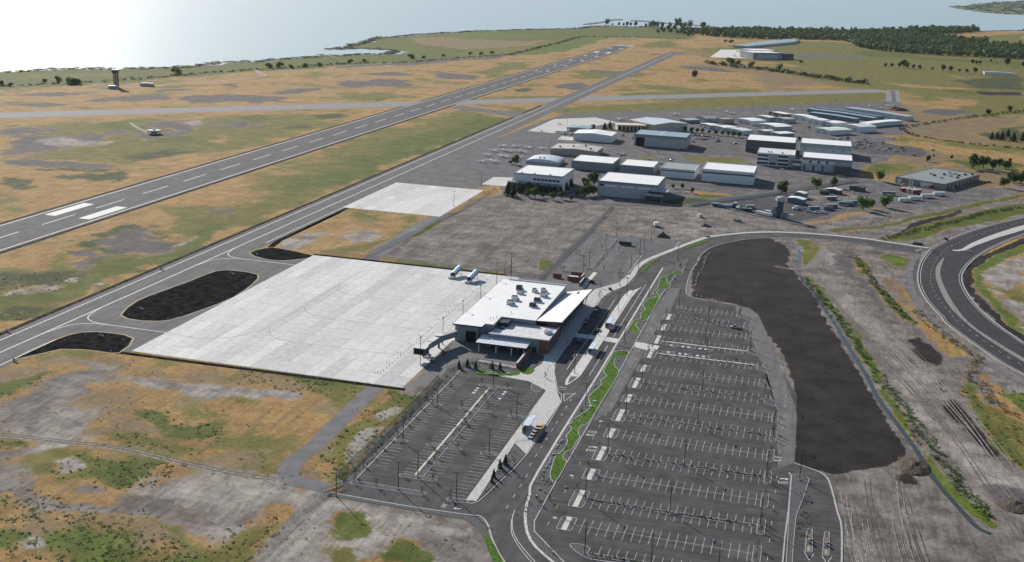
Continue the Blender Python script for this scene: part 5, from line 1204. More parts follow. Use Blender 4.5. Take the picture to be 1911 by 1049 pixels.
# low wing in front
tp('low_wall', M_WGREY, [(360.6,-137.4),(386.6,-137.4),(386.6,-116.1),(360.6,-116.1)], 0, 6.9)
tp('low_brick', M_BRICK, [(386.5,-137.6),(391.2,-137.6),(391.2,-114.3),(386.5,-116.2)], 0, 7.0)
tp('low_parapet', M_WHITEP, [(360.4,-137.7),(391.4,-137.8),(391.4,-114.6),(390.8,-114.6),(390.8,-137.2),(360.4,-137.1)], 6.85, 7.25)
tp('low_roof', mat('pale_grey_membrane',(.6,.6,.62),.7), [(361,-137),(390.7,-137),(390.7,-116.2),(361,-116.2)], 6.8, 7.06)
for y in (-135,-130.5,-126,-121.5): tb('window', M_GLASS, 391.15,391.32,y,y+2.4,.6,5.4)
tb('door', M_GLASS, 383.2,385.2,-137.56,-137.3,.1,2.9)
# baggage canopy
MB().hexa([(x-367,y+90,z) for x,y,z in ((356.6,-147,4.3),(382.2,-147,4.3),(382.2,-137.5,4.7),(356.6,-134.6,4.7),(356.6,-147,4.75),(382.2,-147,4.75),(382.2,-137.5,5.25),(356.6,-134.6,5.25))]).build('baggage_canopy', mat('pale_metal_deck',(.62,.66,.7),.5), T)
tb('canopy_edge', M_FASCIA, 356.4,382.4,-147.3,-146.95,4.1,4.85)
for x in (358.2,367,374.8,381): tb('canopy_column', mat('painted_column',(.55,.56,.57),.6), x-.25,x+.25,-146.6,-146.1,0,4.3)
for x in (361.5,366.5,371.5,376.5): tb('bay_door', M_BLACK, x,x+3.6,-137.62,-137.38,0,3.6)
tb('screen_wall', M_BRICK, 381.9,382.6,-163.6,-137.6,0,2.85)
tb('wall_cap', M_WHITEP, 381.8,382.7,-163.7,-147.4,2.85,3.0)
# rooftop plant
for k,(x,y,sx,sy,h,dk) in enumerate(((355.9,-61.6,3.2,2.6,2.1,1),(358.2,-69.2,3.,2.,1.5,0),(364.9,-62.7,2.4,2.2,1.6,0),(369.6,-60.8,2.6,1.8,1.8,0),(371.7,-69.6,3.2,2.2,1.9,0),(358.8,-82.1,3.2,2.6,1.9,0),(358.8,-91.3,3.4,2.6,1.9,0),(371,-80.5,3.4,2.4,1.6,1),(371.1,-90.8,3.4,2.6,1.6,1))):
    o = tb('roof_unit', M_GALV if not dk else M_STEEL, x-sx/2,x+sx/2,y-sy/2,y+sy/2,9.5,9.5+h)
    MB().box(x-sx/2-367+.3,x+sx/2-367-.3,y-sy/2+90+.3,y+sy/2+90-.3,9.5+h,9.7+h).build('fan_deck', M_STEEL, o)
    MB().box(x-sx/2-367-.2,x+sx/2-367+.2,y-sy/2+90-.2,y+sy/2+90+.2,9.1,9.5).build('curb', M_WHITEP, o)
    MB().box(x+sx/2-367,x+sx/2-367+1.1,y+90-.5,y+90+.5,9.3,10.3).build('duct', M_GALV, o)
for (x,y) in ((356.5,-121.5),(357.8,-120),(359,-118.2),(363.7,-107),(366.2,-63.5),(367.5,-66)): MB().tube((x-367,y+90,9.1),(x-367,y+90,10.4),.18,.18,6).build('vent_pipe', M_GALV, T)
for (x,y,sx,sy,h) in ((364.2,-121.5,5,6,2.2),(388.4,-126.5,3.6,3.2,1.8),(363.8,-127,3,3.4,.9)):
    tb('roof_unit', M_GALV if x>380 else M_STEEL, x-sx/2,x+sx/2,y-sy/2,y+sy/2,7.06,7.06+h)

# passenger boarding bridge
JB = empty('passenger_boarding_bridge', (337.2,-155,0))
tag(JB, 'grey boarding bridge with white roof reaching from the terminal corner', 'boarding bridge')
def tunnel(a, b, w, z0, z1, m, mr, name):
    a = Vector(a); b = Vector(b); d = (b-a).normalized(); n = Vector((-d.y,d.x))*w/2; o3 = Vector((337.2,-155))
    c = [a+n-o3, a-n-o3, b-n-o3, b+n-o3]
    ob = MB().prism([tuple(p) for p in c], z0, z1).build(name, m, JB)
    n2 = n*1.04; c = [a+n2-o3, a-n2-o3, b-n2-o3, b+n2-o3]
    MB().prism([tuple(p) for p in c], z1, z1+.12).build('tunnel_roof', mr, ob)
tunnel((343.4,-137.2),(338.6,-147.8),2.6,3.4,6.3,M_WGREY,M_LGREY,'fixed_walkway')
tunnel((338.2,-149.5),(337.1,-159),3.2,3.5,6.5,M_WGREY,M_WHITEP,'outer_tunnel')
tunnel((337.15,-158.5),(336.6,-166.5),2.7,3.6,6.3,M_WGREY,M_WHITEP,'inner_tunnel')
MB().tube((1.1,6.4,3.3),(1.1,6.4,6.9),2.2,2.2,12).build('rotunda', M_WGREY, JB)
MB().tube((1.1,6.4,6.9),(1.1,6.4,7.1),2.5,2.5,12).build('rotunda_roof', M_WHITEP, JB)
MB().tube((1.1,6.4,0),(1.1,6.4,3.3),.55,.55,8).build('rotunda_column', M_STEEL, JB)
cb = MB().box(-4,1.9,-16.2,-11.2,3.4,6.6).build('cab', M_DARKWALL, JB); MB().box(-4.1,2.0,-16.3,-11.1,6.6,6.75).build('cab_roof', M_WHITEP, cb); MB().box(-3.4,.9,-16.32,-16.18,3.9,6.2).build('cab_opening', M_BLACK, cb); MB().box(1.0,1.7,-16.35,-16.2,4.6,6.2).build('cab_window', M_GLASS, cb)
for x in (-1.4,1.0): MB().tube((x,-8.6,.5),(x,-8.6,3.5),.3,.3,8).build('lift_column', M_STEEL, JB)
MB().box(-2,1.6,-9.2,-8,.5,1.0).build('bogie', M_STEEL, JB)
for x in (-1.9,1.2): MB().tube((x,-8.6,.5),(x+.5,-8.6,.5),.5,.5,10).build('wheel', M_BLACK, JB)
MB().box(1.4,3.6,-13.8,-12.2,2.2,3.2).build('stair_landing', M_GALV, JB)
for k in range(9): MB().box(3.4+k*.3,3.7+k*.3,-13.6,-12.5,2.1-k*.24,2.2-k*.24).build('stair_tread', M_GALV, JB)

# bus / drop-off shelters
def shelter(x, y, w, l, h, label, posts=3):
    o = empty('shelter', (x,y,0)); tag(o, label, 'shelter')
    r = MB().hexa([(-w/2,-l/2,h-.25),(w/2,-l/2,h-.05),(w/2,l/2,h-.05),(-w/2,l/2,h-.25),(-w/2,-l/2,h-.02),(w/2,-l/2,h+.18),(w/2,l/2,h+.18),(-w/2,l/2,h-.02)]).build('roof', mat('shelter_roof',(.62,.68,.74),.35,metal=.2), o)
    MB().kerb([(-w/2,-l/2),(w/2,-l/2),(w/2,l/2),(-w/2,l/2)],.12,.1,True,z0=h+.0).build('roof_edge', M_STEEL, r)
    for k in range(posts):
        yy = -l/2+.6+k*(l-1.2)/(posts-1)
        MB().box(-w/2+.25,-w/2+.4,yy-.08,yy+.08,0,h-.2).build('post', M_STEEL, o); MB().box(-w/2+.25,w/2-.2,yy-.06,yy+.06,h-.34,h-.22).build('beam', M_STEEL, o)
    MB().box(-w/2+.2,-w/2+.26,-l/2+.5,l/2-.5,.2,2.2).build('glass_screen', M_GLASS, o)
    MB().box(-w/2+.5,-w/2+.95,-l/2+2,l/2-2,.42,.48).build('bench', M_STEEL, o)
    return o
shelter(411.0,-79.6,3.1,11.6,3.1,'white-roofed drop-off shelter on the kerb island north of the concrete crossing')
shelter(411.1,-124.8,3.1,11.8,3.1,'white-roofed drop-off shelter on the kerb island south of the concrete crossing')
bs = shelter(406.1,-233,3.3,12,4.0,'blue-grey roofed bus shelter on the pale plaza beside the west parking lot',4)
# seating court beside it
ct = empty('seating_court', (408.6,-236,0)); tag(ct, 'paved seating court with orange benches and a low wall beside the bus shelter', 'seating')
MB().prism([(-4.2,-13),(2.2,-8.5),(2.6,8),(-.8,8),(-.9,-7),(-4.4,-9)],.15,.19).build('paving', M_LGREY, ct)
MB().prism([(2.6,-9),(3.0,-9),(3.0,9),(2.6,9)],.1,.75).build('low_wall', M_TAN, ct)
MB().strip([(-4.2,-13),(2.6,-8.6)],.15,.9).build('rail', M_STEEL, ct)
for k in range(5):
    y = -7+k*3.4; MB().box(-.4,2.3,y-.06,y+.06,.16,.7).build('divider', M_STEEL, ct); MB().box(1.2,2.3,y+.5,y+2.4,.2,.5).build('bench', mat('orange_timber',(.6,.24,.06),.7), ct)
# brick-screened service enclosure behind the terminal
for (x0,x1,y0,y1,lb) in ((362.8,365.2,5,5.6,'freestanding dark brick panel at the terminal service yard'),):
    tag(term_box('brick_screen', M_BRICK, None, x0-3,x1,y0,y1,.03,2.6), lb, 'wall')
en = empty('trash_enclosure', (378,2,0)); tag(en, 'brown brick enclosure with pale caps behind the terminal', 'enclosure')
for b in ((-8.6,-.4,11,11.5),(-.5,0,2.5,11.5),(-8.2,.6,-1,-.5),(1.6,2.1,-12,1)): 
    w = MB().box(*b,0,2.6).build('wall', M_BRICK, en); MB().box(b[0]-.08,b[1]+.08,b[2]-.08,b[3]+.08,2.6,2.75).build('cap', M_WHITEP if b[1]-b[0]<1 else M_BRICK, w)
gn = empty('generator_box', (373.4,2.6,0)); tag(gn, 'white box generator on a dark base beside the brick enclosure', 'generator')
MB().box(-2.9,2.9,-1.3,1.3,.5,2.9).build('housing', M_WHITEP, gn); MB().box(-2.7,2.7,-1.1,1.1,.03,.5).build('base', M_BLACK, gn); MB().box(-2.2,-1.4,-1.36,-1.28,1.2,2.2).build('louvre', M_STEEL, gn)

# ---- hangars and offices of the general aviation district
def hangar(label, x, y, w, d, h, wall=M_LGREY, roof=M_WHITE, fascia=None, ang=0, doors=0, fz=1.6, cat='hangar', pitched=0, name='hangar', band=None, windows=(), group=None, dz=.72, plain=False):
    o = empty(name, (x,y,0), math.radians(ang)); tag(o, label, cat, group)
    MB().box(0,w,0,d,0,h-(.0 if pitched else .55)).build('wall', wall, o)
    fa = fascia or wall
    if pitched:
        e = .35
        MB().loft([[(-e,-e,h-.05),(-e,-e,h+.15),(w/2,-e,h+pitched+.15),(w+e,-e,h+.15),(w+e,-e,h-.05),(w/2,-e,h+pitched-.05)],[(-e,d+e,h-.05),(-e,d+e,h+.15),(w/2,d+e,h+pitched+.15),(w+e,d+e,h+.15),(w+e,d+e,h-.05),(w/2,d+e,h+pitched-.05)]]).build('roof', roof, o)
        MB().loft([[(0,.02,h-.02),(w/2,.02,h+pitched-.06),(w,.02,h-.02)],[(0,d-.02,h-.02),(w/2,d-.02,h+pitched-.06),(w,d-.02,h-.02)]]).build('gable', wall, o)
    else:
        MB().kerb([(.2,.2),(w-.2,.2),(w-.2,d-.2),(.2,d-.2)],.46,.75,True,z0=h-.62).build('parapet', fa, o)
        MB().box(.35,w-.35,.35,d-.35,h-.55,h-.2).build('roof', roof, o)
        if fascia:
            MB().box(-.14,w+.14,-.14,-.02,h-fz,h+.1).build('front_fascia', fa, o); MB().box(w+.02,w+.14,-.02,d+.05,h-fz,h+.1).build('side_fascia', fa, o)
    if band:
        MB().box(-.1,w+.1,-.1,-.01,band[0],band[1]).build('band', M_BLUE, o); MB().box(w+.01,w+.1,-.1,d,band[0],band[1]).build('side_band', M_BLUE, o)
    if doors:
        pw = (w-1.6)/doors
        for k in range(doors): MB().box(.8+k*pw+.12,.8+(k+1)*pw-.12,-.22-.06*(k%2),-.03,.15,h*dz-.3).build('door_leaf', wall, o)
    for (x0,x1,z0,z1) in windows: MB().box(x0,x1,-.08,.02,z0,z1).build('window', M_GLASS, o)
    return o
HG = 'flat-roofed hangars in the aviation district'
h = hangar('two-storey white office block with dark podium behind the conifers', 260,280,43,45,13.5, M_WHITEP, M_WHITE, M_LGREY, cat='office building', name='office_building', fz=1.2, windows=[(17+k*3.4,19.8+k*3.4,8.2,9.9) for k in range(7)])
MB().box(-3.5,42,-5.5,-.05,0,5.6).build('podium', M_DARKWALL, h); MB().box(-4.2,42.6,-6.2,-.06,5.6,6.5).build('podium_roof', M_GREENGREY, h)
for k in range(9): MB().box(1+k*4.4,4.2+k*4.4,-5.62,-5.45,1,4.4).build('podium_window', M_GLASS, h)
for k,xx in enumerate((6,17,31)): MB().box(xx,xx+1.6,.6,1.8,13.3,14.3).build('roof_unit', M_GALV, h)
hangar('grey hangar with white roof just behind the white office', 284,401,40,40,8, M_WGREY, M_WHITE, M_GREENGREY, doors=6)
hangar('grey hangar with white roof second in the middle row', 331,399,32,38,8, M_WGREY, M_WHITE, M_GREENGREY, doors=5)
hangar('white hangar with navy stripe and grey roof', 370,397,31.5,37,8.6, M_WHITEP, M_GREYROOF, doors=4, band=(6.0,7.0), dz=.66)
h = hangar('large white hangar with navy stripe and white roof', 408.5,393,47,42,11.4, M_WHITEP, M_WHITE, doors=7, band=(7.6,9.0), dz=.62)
MB().tube((44.6,-.12,10.1),(44.6,-.04,10.1),.8,.8,14).build('emblem', M_BLUE, h); MB().tube((44.6,-.16,10.1),(44.6,-.12,10.1),.5,.5,14).build('emblem_centre', M_WHITEP, h)
h = hangar('grey office hangar with white window bands facing the dirt lot', 333,280,51,47,12.8, M_LGREY, M_WHITE, M_WGREY, fz=2.0, cat='office hangar', windows=[(2,5.6,8.6,10.4)])
for k in range(3): MB().box(6+k*14,17+k*14,-.12,.0,8.4,9.8).build('white_band', M_WHITEP, h)
an = MB().box(42,56,-9,3,0,5.4).build('annex', M_DARKWALL, h); MB().box(41,57,-10,4,5.4,6.1).build('annex_roof', M_LGREY, an); MB().box(43,55,-9.1,-8.95,1,4.6).build('annex_glass', M_GLASS, an); MB().box(46,60,-4,8,8,8.6).build('upper_canopy', M_LGREY, an)
MB().box(44,58,-3,7,5.9,8).build('upper_glass', M_GLASS, an)
hangar('long white hangar with pale roof near the jet parking', 245,589,43,33,7.6, M_WHITEP, M_WHITE, None, pitched=1.6)
h = hangar('tan hangar with shallow pitched roof beside the light aircraft', 245,478,48,36,6.0, M_TAN, mat('tan_roof',(.42,.4,.37),.7), pitched=1.4)
for k,xx in enumerate((8,20,31,40)): MB().box(xx,xx+1.6,6+9*(k%3),7.6+9*(k%3),7,8.6).build('roof_unit', M_STEEL, h)
# arch-roofed shed
q = empty('arched_hangar',(238,405,0)); tag(q,'low white arch-roofed hangar behind the white office','hangar')
rings = [[(16+16*math.cos(math.pi*k/12)*1.0, yy, 3.2+3.0*math.sin(math.pi*k/12)) for k in range(13)]+[(0,yy,0),(32,yy,0)][:0] for yy in (0,30)]
MB().loft(rings, cap=True, closed=True).build('roof', mat('pale_metal_roof',(.6,.63,.66),.4,metal=.2), q); MB().box(.1,31.9,.1,29.9,0,3.3).build('wall', M_LGREY, q)
for xx in (12,16): MB().box(xx,xx+1.4,6,7.2,6,7.2).build('roof_vent', M_STEEL, q)
hangar('small tan building with teal roof on the pale apron', 223,655,26,24,4.6, M_TAN, M_TEALROOF, pitched=.8, cat='building', name='building')
h = hangar('big grey hangar with blue-green roof and one open dark door leaf', 314,584,57,41,12.7, M_LGREY, M_TEALROOF, M_GREENGREY, doors=0, fz=3)
for k in range(6): MB().box(12+k*7.3,19+k*7.3,-.22-.06*(k%2),-.03,.15,9.4).build('door_leaf', M_LGREY, h)
MB().box(2,11.6,-.1,.0,.1,9.4).build('open_bay', M_BLACK, h); MB().box(27.6,28.4,.3,41,12.5,12.75).build('roof_seam', M_WHITE, h)
h = hangar('tan hangar with pale metal roof beyond the sandstone office', 318,700,52,48,9, M_SAND, mat('pale_metal_roof',(.6,.63,.66),.4,metal=.2), ang=46, pitched=2.2)
MB().box(4,48,-.2,-.02,.2,6.5).build('door', M_LGREY, h)
h = empty('office_building',(276,694,0),math.radians(20)); tag(h,'low sandstone office with dark pillared windows behind the big grey hangar','office building')
MB().box(0,34,0,16,0,6.2).build('wall', M_SAND, h); MB().box(-.8,34.8,-.8,16.8,6.2,7.2).build('roof', mat('cream_stone',(.6,.55,.46),.8), h)
for k in range(7): MB().box(1.5+k*4.7,4.4+k*4.7,-.12,.02,.4,5.4).build('window', M_GLASS, h)
h = hangar('charcoal hangar with white roof left of the white hangar pair', 433.5,599,52,47,13.4, M_DARKWALL, M_WHITE, None, windows=[(3+k*1.9,4.4+k*1.9,2.2,3.4) for k in range(4)])
h = hangar('tall white hangar with small square vents right of the charcoal hangar', 490.5,608,53,42,13, M_WHITEP, M_WHITE, M_LGREY, fz=2.4)
MB().box(-.1,53.1,-.12,-.01,8.5,10.4).build('grey_band', M_LGREY, h)
for k in range(5): MB().box(4+k*10,5.6+k*10,-.1,.02,6.2,7.4).build('vent', M_STEEL, h)
h = hangar('three-storey white office with ribbon windows and a pale grey roof', 450.5,516,37,38,12.4, M_WHITEP, mat('pale_grey_membrane',(.6,.6,.62),.7), None, cat='office building', name='office_building')
for s in range(3):
    for (a,b) in ((0.8,11.5),(12.5,19.5),(20.5,31)): MB().box(a,b,-.1,.02,1.2+s*3.9,3.2+s*3.9).build('ribbon_window', M_GLASS, h)
MB().box(31.5,37.05,-.9,.0,0,11.4).build('stair_tower', M_LGREY, h); MB().box(11.8,20.2,-.6,-.12,3.6,11.8).build('entrance_bay', M_LGREY, h)
for xx in (10,13,24): MB().box(xx,xx+1.2,8,9.2,12,13.4).build('roof_unit', M_STEEL, h)
h = hangar('grey hangar office with white window band and dark entrance', 495,504,48,39,13, M_LGREY, M_WHITE, M_WGREY, fz=2.6, cat='office hangar', windows=[(7+k*8,9.6+k*8,8.0,10.0) for k in range(3)])
MB().box(0,31,-.06,.0,7.6,10.2).build('white_band', M_WHITEP, h)
for k in range(3): MB().box(2.2+k*8.8,3.6+k*8.8,-.1,.02,.2,5.6).build('door', M_BLACK, h)
an = MB().box(32,47.6,-3.6,-.05,0,7.4).build('entrance_block', M_DARKWALL, h); MB().box(31.6,48,-4.2,-.04,7.4,8.6).build('entrance_roof', M_LGREY, an)
MB().box(-9,-.3,2,16,0,9).build('link_block', M_DARKWALL, h); MB().box(-8.6,-.5,1.86,2.0,3.6,6).build('link_band', M_WHITEP, h)
h = hangar('wide low grey-roofed warehouse with many rooftop units', 583,473,47,86,5.6, mat('block_wall',(.25,.235,.21),.8), mat('sage_roof',(.24,.27,.265),.6,var=.06), ang=-27, cat='warehouse', name='warehouse')
MB().box(2,6,-.1,.02,.1,4.2).build('door', M_WHITEP, h); MB().box(24.5,34,-.12,.02,.1,4.4).build('door', M_WHITEP, h)
for k in range(8): MB().box(46.98,47.1,8+k*9,10.4+k*9,.1,3.4).build('window', M_GLASS, h)
for k,(xx,yy) in enumerate(((14,44),(20,38),(30,30),(24,52),(32,48),(36,58),(30,64),(38,68),(22,70),(40,44),(27,60),(42,76))): MB().box(xx,xx+2.2,yy,yy+2.2,5.6,7.0).build('roof_unit', M_STEEL if k%2 else M_GALV, h)
SG = 'slant-set sheds behind the tree row'
for k,(lb,x,y,w,d,hh,wl,rf,pt) in enumerate((
    ('white gabled shed furthest left of the cream-yard row',470,940,34,16,6,M_WHITEP,M_WHITE,.8),
    ('white gabled shed second in the cream-yard row',491,905,26,16,6.4,M_WHITEP,M_WHITE,.8),
    ('white shed with small dark windows third in the cream-yard row',510,893,22,24,5,M_WHITEP,M_WHITE,.7),
    ('tall white shed with pale green roof at the right end of the shed group',539,857,25,30,7,M_WHITEP,mat('pale_green_roof',(.6,.67,.64),.5),1.2),
    ('pale green shed with dark open door nearest the gravel car park',503,810,25,38,5.6,mat('pale_green_wall',(.5,.55,.52),.6),mat('pale_green_roof',(.6,.67,.64),.5),1.),
    ('long white-roofed double shed behind the charcoal hangar',434.6,816,32,26,5.5,M_LGREY,M_WHITE,1.),
    ('pale blue shed behind the long double shed',427,904,22,12,5.5,M_LGREY,M_WHITE,.6),
    ('small pale blue shed right of the pale blue shed',451,899,19,18,5,M_LGREY,M_LGREY,.6),
    ('red brick flat-roofed building with white roof by the taxi strip',439,966,31,18,5,M_BRICK,M_WHITE,0),
    ('white hangar at the left of the long double shed',405,851,27,24,6,M_WHITEP,M_WHITE,.8),
    ('pale shed furthest left behind the tree row',365,779,20,14,5,M_LGREY,M_WHITE,.7),
    ('pale shed in the middle behind the tree row',384,765,18,20,5,M_LGREY,M_WHITE,.7),
    ('pale green-roofed shed furthest right behind the tree row',402,752,24,18,5,mat('pale_green_wall',(.5,.55,.52),.6),mat('pale_green_roof',(.6,.67,.64),.5),.8),
    ('small tan shed tucked behind the charcoal hangar',437,762,11,15,4.2,M_TAN,M_WHITE,.6),
    ('white-roofed shed directly behind the charcoal hangar roof',452,748,16,24,4.4,M_WGREY,M_WHITE,.6),
    ('brown metal shed among the pale roofs at left',378,842,16,18,6,M_TAN,M_TAN,0),
    ('grey steep-roofed shed by the parked airliner',352,850,20,22,4.5,M_LGREY,M_GREYROOF,1.5),
    ('blue-grey lean-to shed beside the grey steep-roofed shed',334,822,16,20,3.8,M_DKBLUE,M_LGREY,.5),
    )):
    o = hangar(lb,x,y,w,d,hh,wl,rf,ang=-45,pitched=pt,cat='shed',name='shed',group=SG)
    for q in range(2): MB().box(w*.15+q*w*.45,w*.15+q*w*.45+w*.22,-.1,.02,.1,hh*.62).build('door', M_LGREY if wl is not M_LGREY else M_WHITEP, o)
for lb,x,y,w,d,hh,a,wl,rf in (('dark teal row hangar furthest back of the three dark rows',498,1058,108,13,5,-36,M_DKBLUE,M_DKBLUE),('dark teal row hangar with grey roof in the middle of the three dark rows',489,1036,108,13,5,-36,M_DKBLUE,M_TEALROOF),('shortest dark teal row hangar nearest the white sheds',492,990,74,13,5,-36,M_DKBLUE,M_TEALROOF),
    ('very long pale blue row hangar beside the dry field',541,1076,106,17,6,-40,mat('pale_blue_wall',(.4,.48,.54),.6),M_LGREY),('long pale green row hangar with white roof at the yard edge',569,898,80,14,5,55,mat('pale_green_wall',(.5,.55,.52),.6),M_WHITE)):
    o = hangar(lb,x,y,w,d,hh,wl,rf,ang=a,pitched=.7,name='row_hangar',doors=int(w/9),dz=.95)
# far side of the field
h = hangar('far grey hangar with white roof beside the distant apron', 343,2090,76,62,15, M_WGREY, M_WHITE, ang=33); MB().box(76.1,112,8,54,0,13).build('rear_block', M_DARKWALL, h); MB().box(10,66,-.3,-.05,0,11).build('door', M_LGREY, h)
hangar('second distant hangar with white roof just behind the far grey hangar', 336,2178,66,60,15, M_WGREY, M_WHITE, ang=33)
for k in range(3):
    h = hangar(('nearest','middle','furthest')[k]+' of three distant long low greenhouse sheds before the wood', 262+k*22,2500+k*110,40,400-k*60,6, M_LGREY, M_TEALROOF, ang=-17, pitched=1.2, cat='shed', name='long_shed')
hangar('distant long white shed beside the hedges at right', 838,2010,64,18,6, M_WHITEP, M_LGREY, ang=3, pitched=1, cat='shed', name='shed')
hangar('tiny white farm shed beside the dark ploughed strip', 905,1330,26,12,5, M_WHITEP, M_WHITE, ang=3, pitched=1, cat='shed', name='shed')

# control tower
ct = empty('control_tower',(-447,757,0),math.radians(20)); ct.scale=(.76,.76,1.0); tag(ct,'brown and tan control tower with wide glass cab beside the lake shore','control tower')
MB().box(-4,4,-4,4,0,18).build('shaft', mat('brown_brick',(.19,.1,.08),.8), ct)
for s in (-1,1): MB().box(s*2.2-.9,s*2.2+.9,-4.25,-4,2,18).build('pilaster', M_TAN, ct)
MB().loft([[(-4,-4,18),(4,-4,18),(4,4,18),(-4,4,18)],[(-5.6,-5.6,20),(5.6,-5.6,20),(5.6,5.6,20),(-5.6,5.6,20)]]).build('gallery', M_TAN, ct)
MB().loft([[(-4.6,-4.6,20),(4.6,-4.6,20),(4.6,4.6,20),(-4.6,4.6,20)],[(-5.6,-5.6,23.4),(5.6,-5.6,23.4),(5.6,5.6,23.4),(-5.6,5.6,23.4)]]).build('cab_glass', M_GLASS, ct)
r = MB().box(-6.3,6.3,-6.3,6.3,23.4,24.8).build('roof', M_WGREY, ct); MB().box(-6.4,6.4,-6.4,6.4,24.8,25.1).build('roof_edge', M_WHITEP, r)
for x in (-2,2): MB().tube((x,0,25),(x,0,28),.1,.05,5).build('antenna', M_STEEL, r)
hangar('small white-roofed hut beside the control tower', -447,738,12,10,3.6, M_TAN, M_WHITE, ang=20, pitched=.6, cat='hut', name='hut')
hangar('small grey hut east of the control tower', -432,792,18,8,4, M_LGREY, M_LGREY, ang=10, pitched=.6, cat='hut', name='hut')
# navigation beacon: disc counterpoise on legs
vo = empty('radio_beacon',(-165,402,0)); tag(vo,'pale round navigation beacon platform on legs near the runway','beacon')
MB().tube((0,0,3.2),(0,0,4.2),7.2,7.2,28).build('counterpoise', mat('weathered_disc',(.26,.29,.28),.7), vo); MB().tube((0,0,4.2),(0,0,5.6),1.6,1.2,12).build('antenna_dome', M_WHITEP, vo); MB().tube((0,0,5.6),(0,0,8.5),.3,.1,6).build('mast', M_WHITEP, vo)
MB().tube((0,0,0),(0,0,3.2),3.2,3.2,10).build('equipment_room', M_LGREY, vo)
for k in range(8): a = k*math.pi/4; MB().tube((6.4*math.cos(a),6.4*math.sin(a),0),(6.4*math.cos(a),6.4*math.sin(a),3.2),.25,.25,6).build('leg', M_STEEL, vo)
structure('beacon_track', MB().strip(smooth_line([(-232,462),(-210,438),(-185,416),(-172,405)],3),4.5,.02), mat('track_dirt',(.25,.22,.2),.95))
structure('tower_track', MB().strip(smooth_line([(-470,745),(-445,770),(-425,790),(-390,880),(-368,985),(-362,1040),(-392,1075),(-420,1120)],4),6,.02), mat('track_dirt',(.25,.22,.2),.95))

# ---------------------------------------------------------------- vegetation
def leaf_mat(name, c1, c2, trans=.25):
    if name in _mats: return _mats[name]
    m, nt, b = nodes(name); p = geo_pos(nt)
    oi = nt.nodes.new('ShaderNodeObjectInfo')
    n = noise(nt, p, .8, 3)
    c = mix_c(nt, ramp(nt, n, .3, .7), c1, c2)
    v = math_n(nt,'MULTIPLY_ADD',oi.outputs['Random'],.5); nt.nodes[-1].inputs[2].default_value = .75
    c = mix_c(nt, 1., c, v, 'MULTIPLY')
    nt.links.new(c, b.inputs['Base Color']); b.inputs['Roughness'].default_value = .75; b.inputs['Specular IOR Level'].default_value = .2
    tr = nt.nodes.new('ShaderNodeBsdfTranslucent'); nt.links.new(c, tr.inputs[0])
    mx = nt.nodes.new('ShaderNodeMixShader'); mx.inputs[0].default_value = trans
    out = nt.nodes.get('Material Output')
    nt.links.new(b.outputs[0], mx.inputs[1]); nt.links.new(tr.outputs[0], mx.inputs[2]); nt.links.new(mx.outputs[0], out.inputs[0])
    _mats[name] = m; return m
L_TREE = leaf_mat('leaves_green',(.045,.085,.022),(.085,.14,.035))
L_DARK = leaf_mat('leaves_dark',(.02,.042,.018),(.04,.07,.025))
L_WOOD = leaf_mat('leaves_wood',(.042,.082,.028),(.085,.14,.042))
L_BRIGHT = leaf_mat('leaves_bright',(.075,.13,.02),(.13,.2,.035))
L_OLIVE = leaf_mat('leaves_olive',(.08,.085,.035),(.13,.13,.05))
L_RED = leaf_mat('leaves_red',(.09,.035,.03),(.14,.06,.045))
L_SAND = leaf_mat('dry_brush',(.2,.15,.075),(.3,.23,.11))
M_BARK = mat('bark',(.09,.07,.055),.9,var=.3,scale=2)

def crown_mesh(name, seed, m, shape='round', n=420, leaf=.16):
    """unit crown (height 1, radius about .5) of many small leaf clumps, uneven and with gaps"""
    R = random.Random(seed); mb = MB()
    lobes = []
    if shape == 'round':
        for k in range(11):
            a = R.uniform(0,6.28); r = R.uniform(.08,.3); lobes.append((r*math.cos(a), r*math.sin(a), R.uniform(.34,.82), R.uniform(.16,.26)))
        lobes.append((0,0,.55,.3))
    elif shape == 'bush':
        for k in range(9):
            a = R.uniform(0,6.28); r = R.uniform(.1,.38); lobes.append((r*math.cos(a), r*math.sin(a), R.uniform(.15,.6), R.uniform(.16,.32)))
    for q in range(n):
        if shape == 'cone':
            z = R.random()**.8; rad = .34*(1-z)**.85*(.75+.25*math.sin(z*38)); a = R.uniform(0,6.28); rr = rad*math.sqrt(R.uniform(.3,1))
            p = Vector((rr*math.cos(a), rr*math.sin(a), .06+z*.94)); nrm = Vector((math.cos(a),math.sin(a),.5)); s = leaf*(.45+.7*(1-z))
        elif shape == 'column':
            z = R.random(); rad = .2*(math.sin(min(1,z*1.15+.12)*math.pi)**.6 if z < .85 else .5*(1-z)/.15+.1); a = R.uniform(0,6.28)
            rr = rad*math.sqrt(R.uniform(.35,1)); p = Vector((rr*math.cos(a), rr*math.sin(a), .04+z*.96)); nrm = Vector((math.cos(a),math.sin(a),.4)); s = leaf*.7
        else:
            cx,cy,cz,cr = R.choice(lobes); d = Vector((R.gauss(0,1),R.gauss(0,1),R.gauss(0,1))).normalized()
            p = Vector((cx,cy,cz))+d*cr*R.uniform(.7,1.08); nrm = d+Vector((0,0,.35)); s = leaf*R.uniform(.5,1.1)
        nrm = (nrm+Vector((R.uniform(-.6,.6),R.uniform(-.6,.6),R.uniform(-.6,.6)))).normalized()
        t = nrm.cross(Vector((R.uniform(-1,1),R.uniform(-1,1),R.uniform(-1,1)))).normalized(); b = nrm.cross(t)
        mb.add([tuple(p+t*s*.5), tuple(p+b*s*.42+nrm*s*.1), tuple(p-t*s*.5), tuple(p-b*s*.42+nrm*s*.1)], [(0,1,2,3)])
    return mb.mesh(name, m)

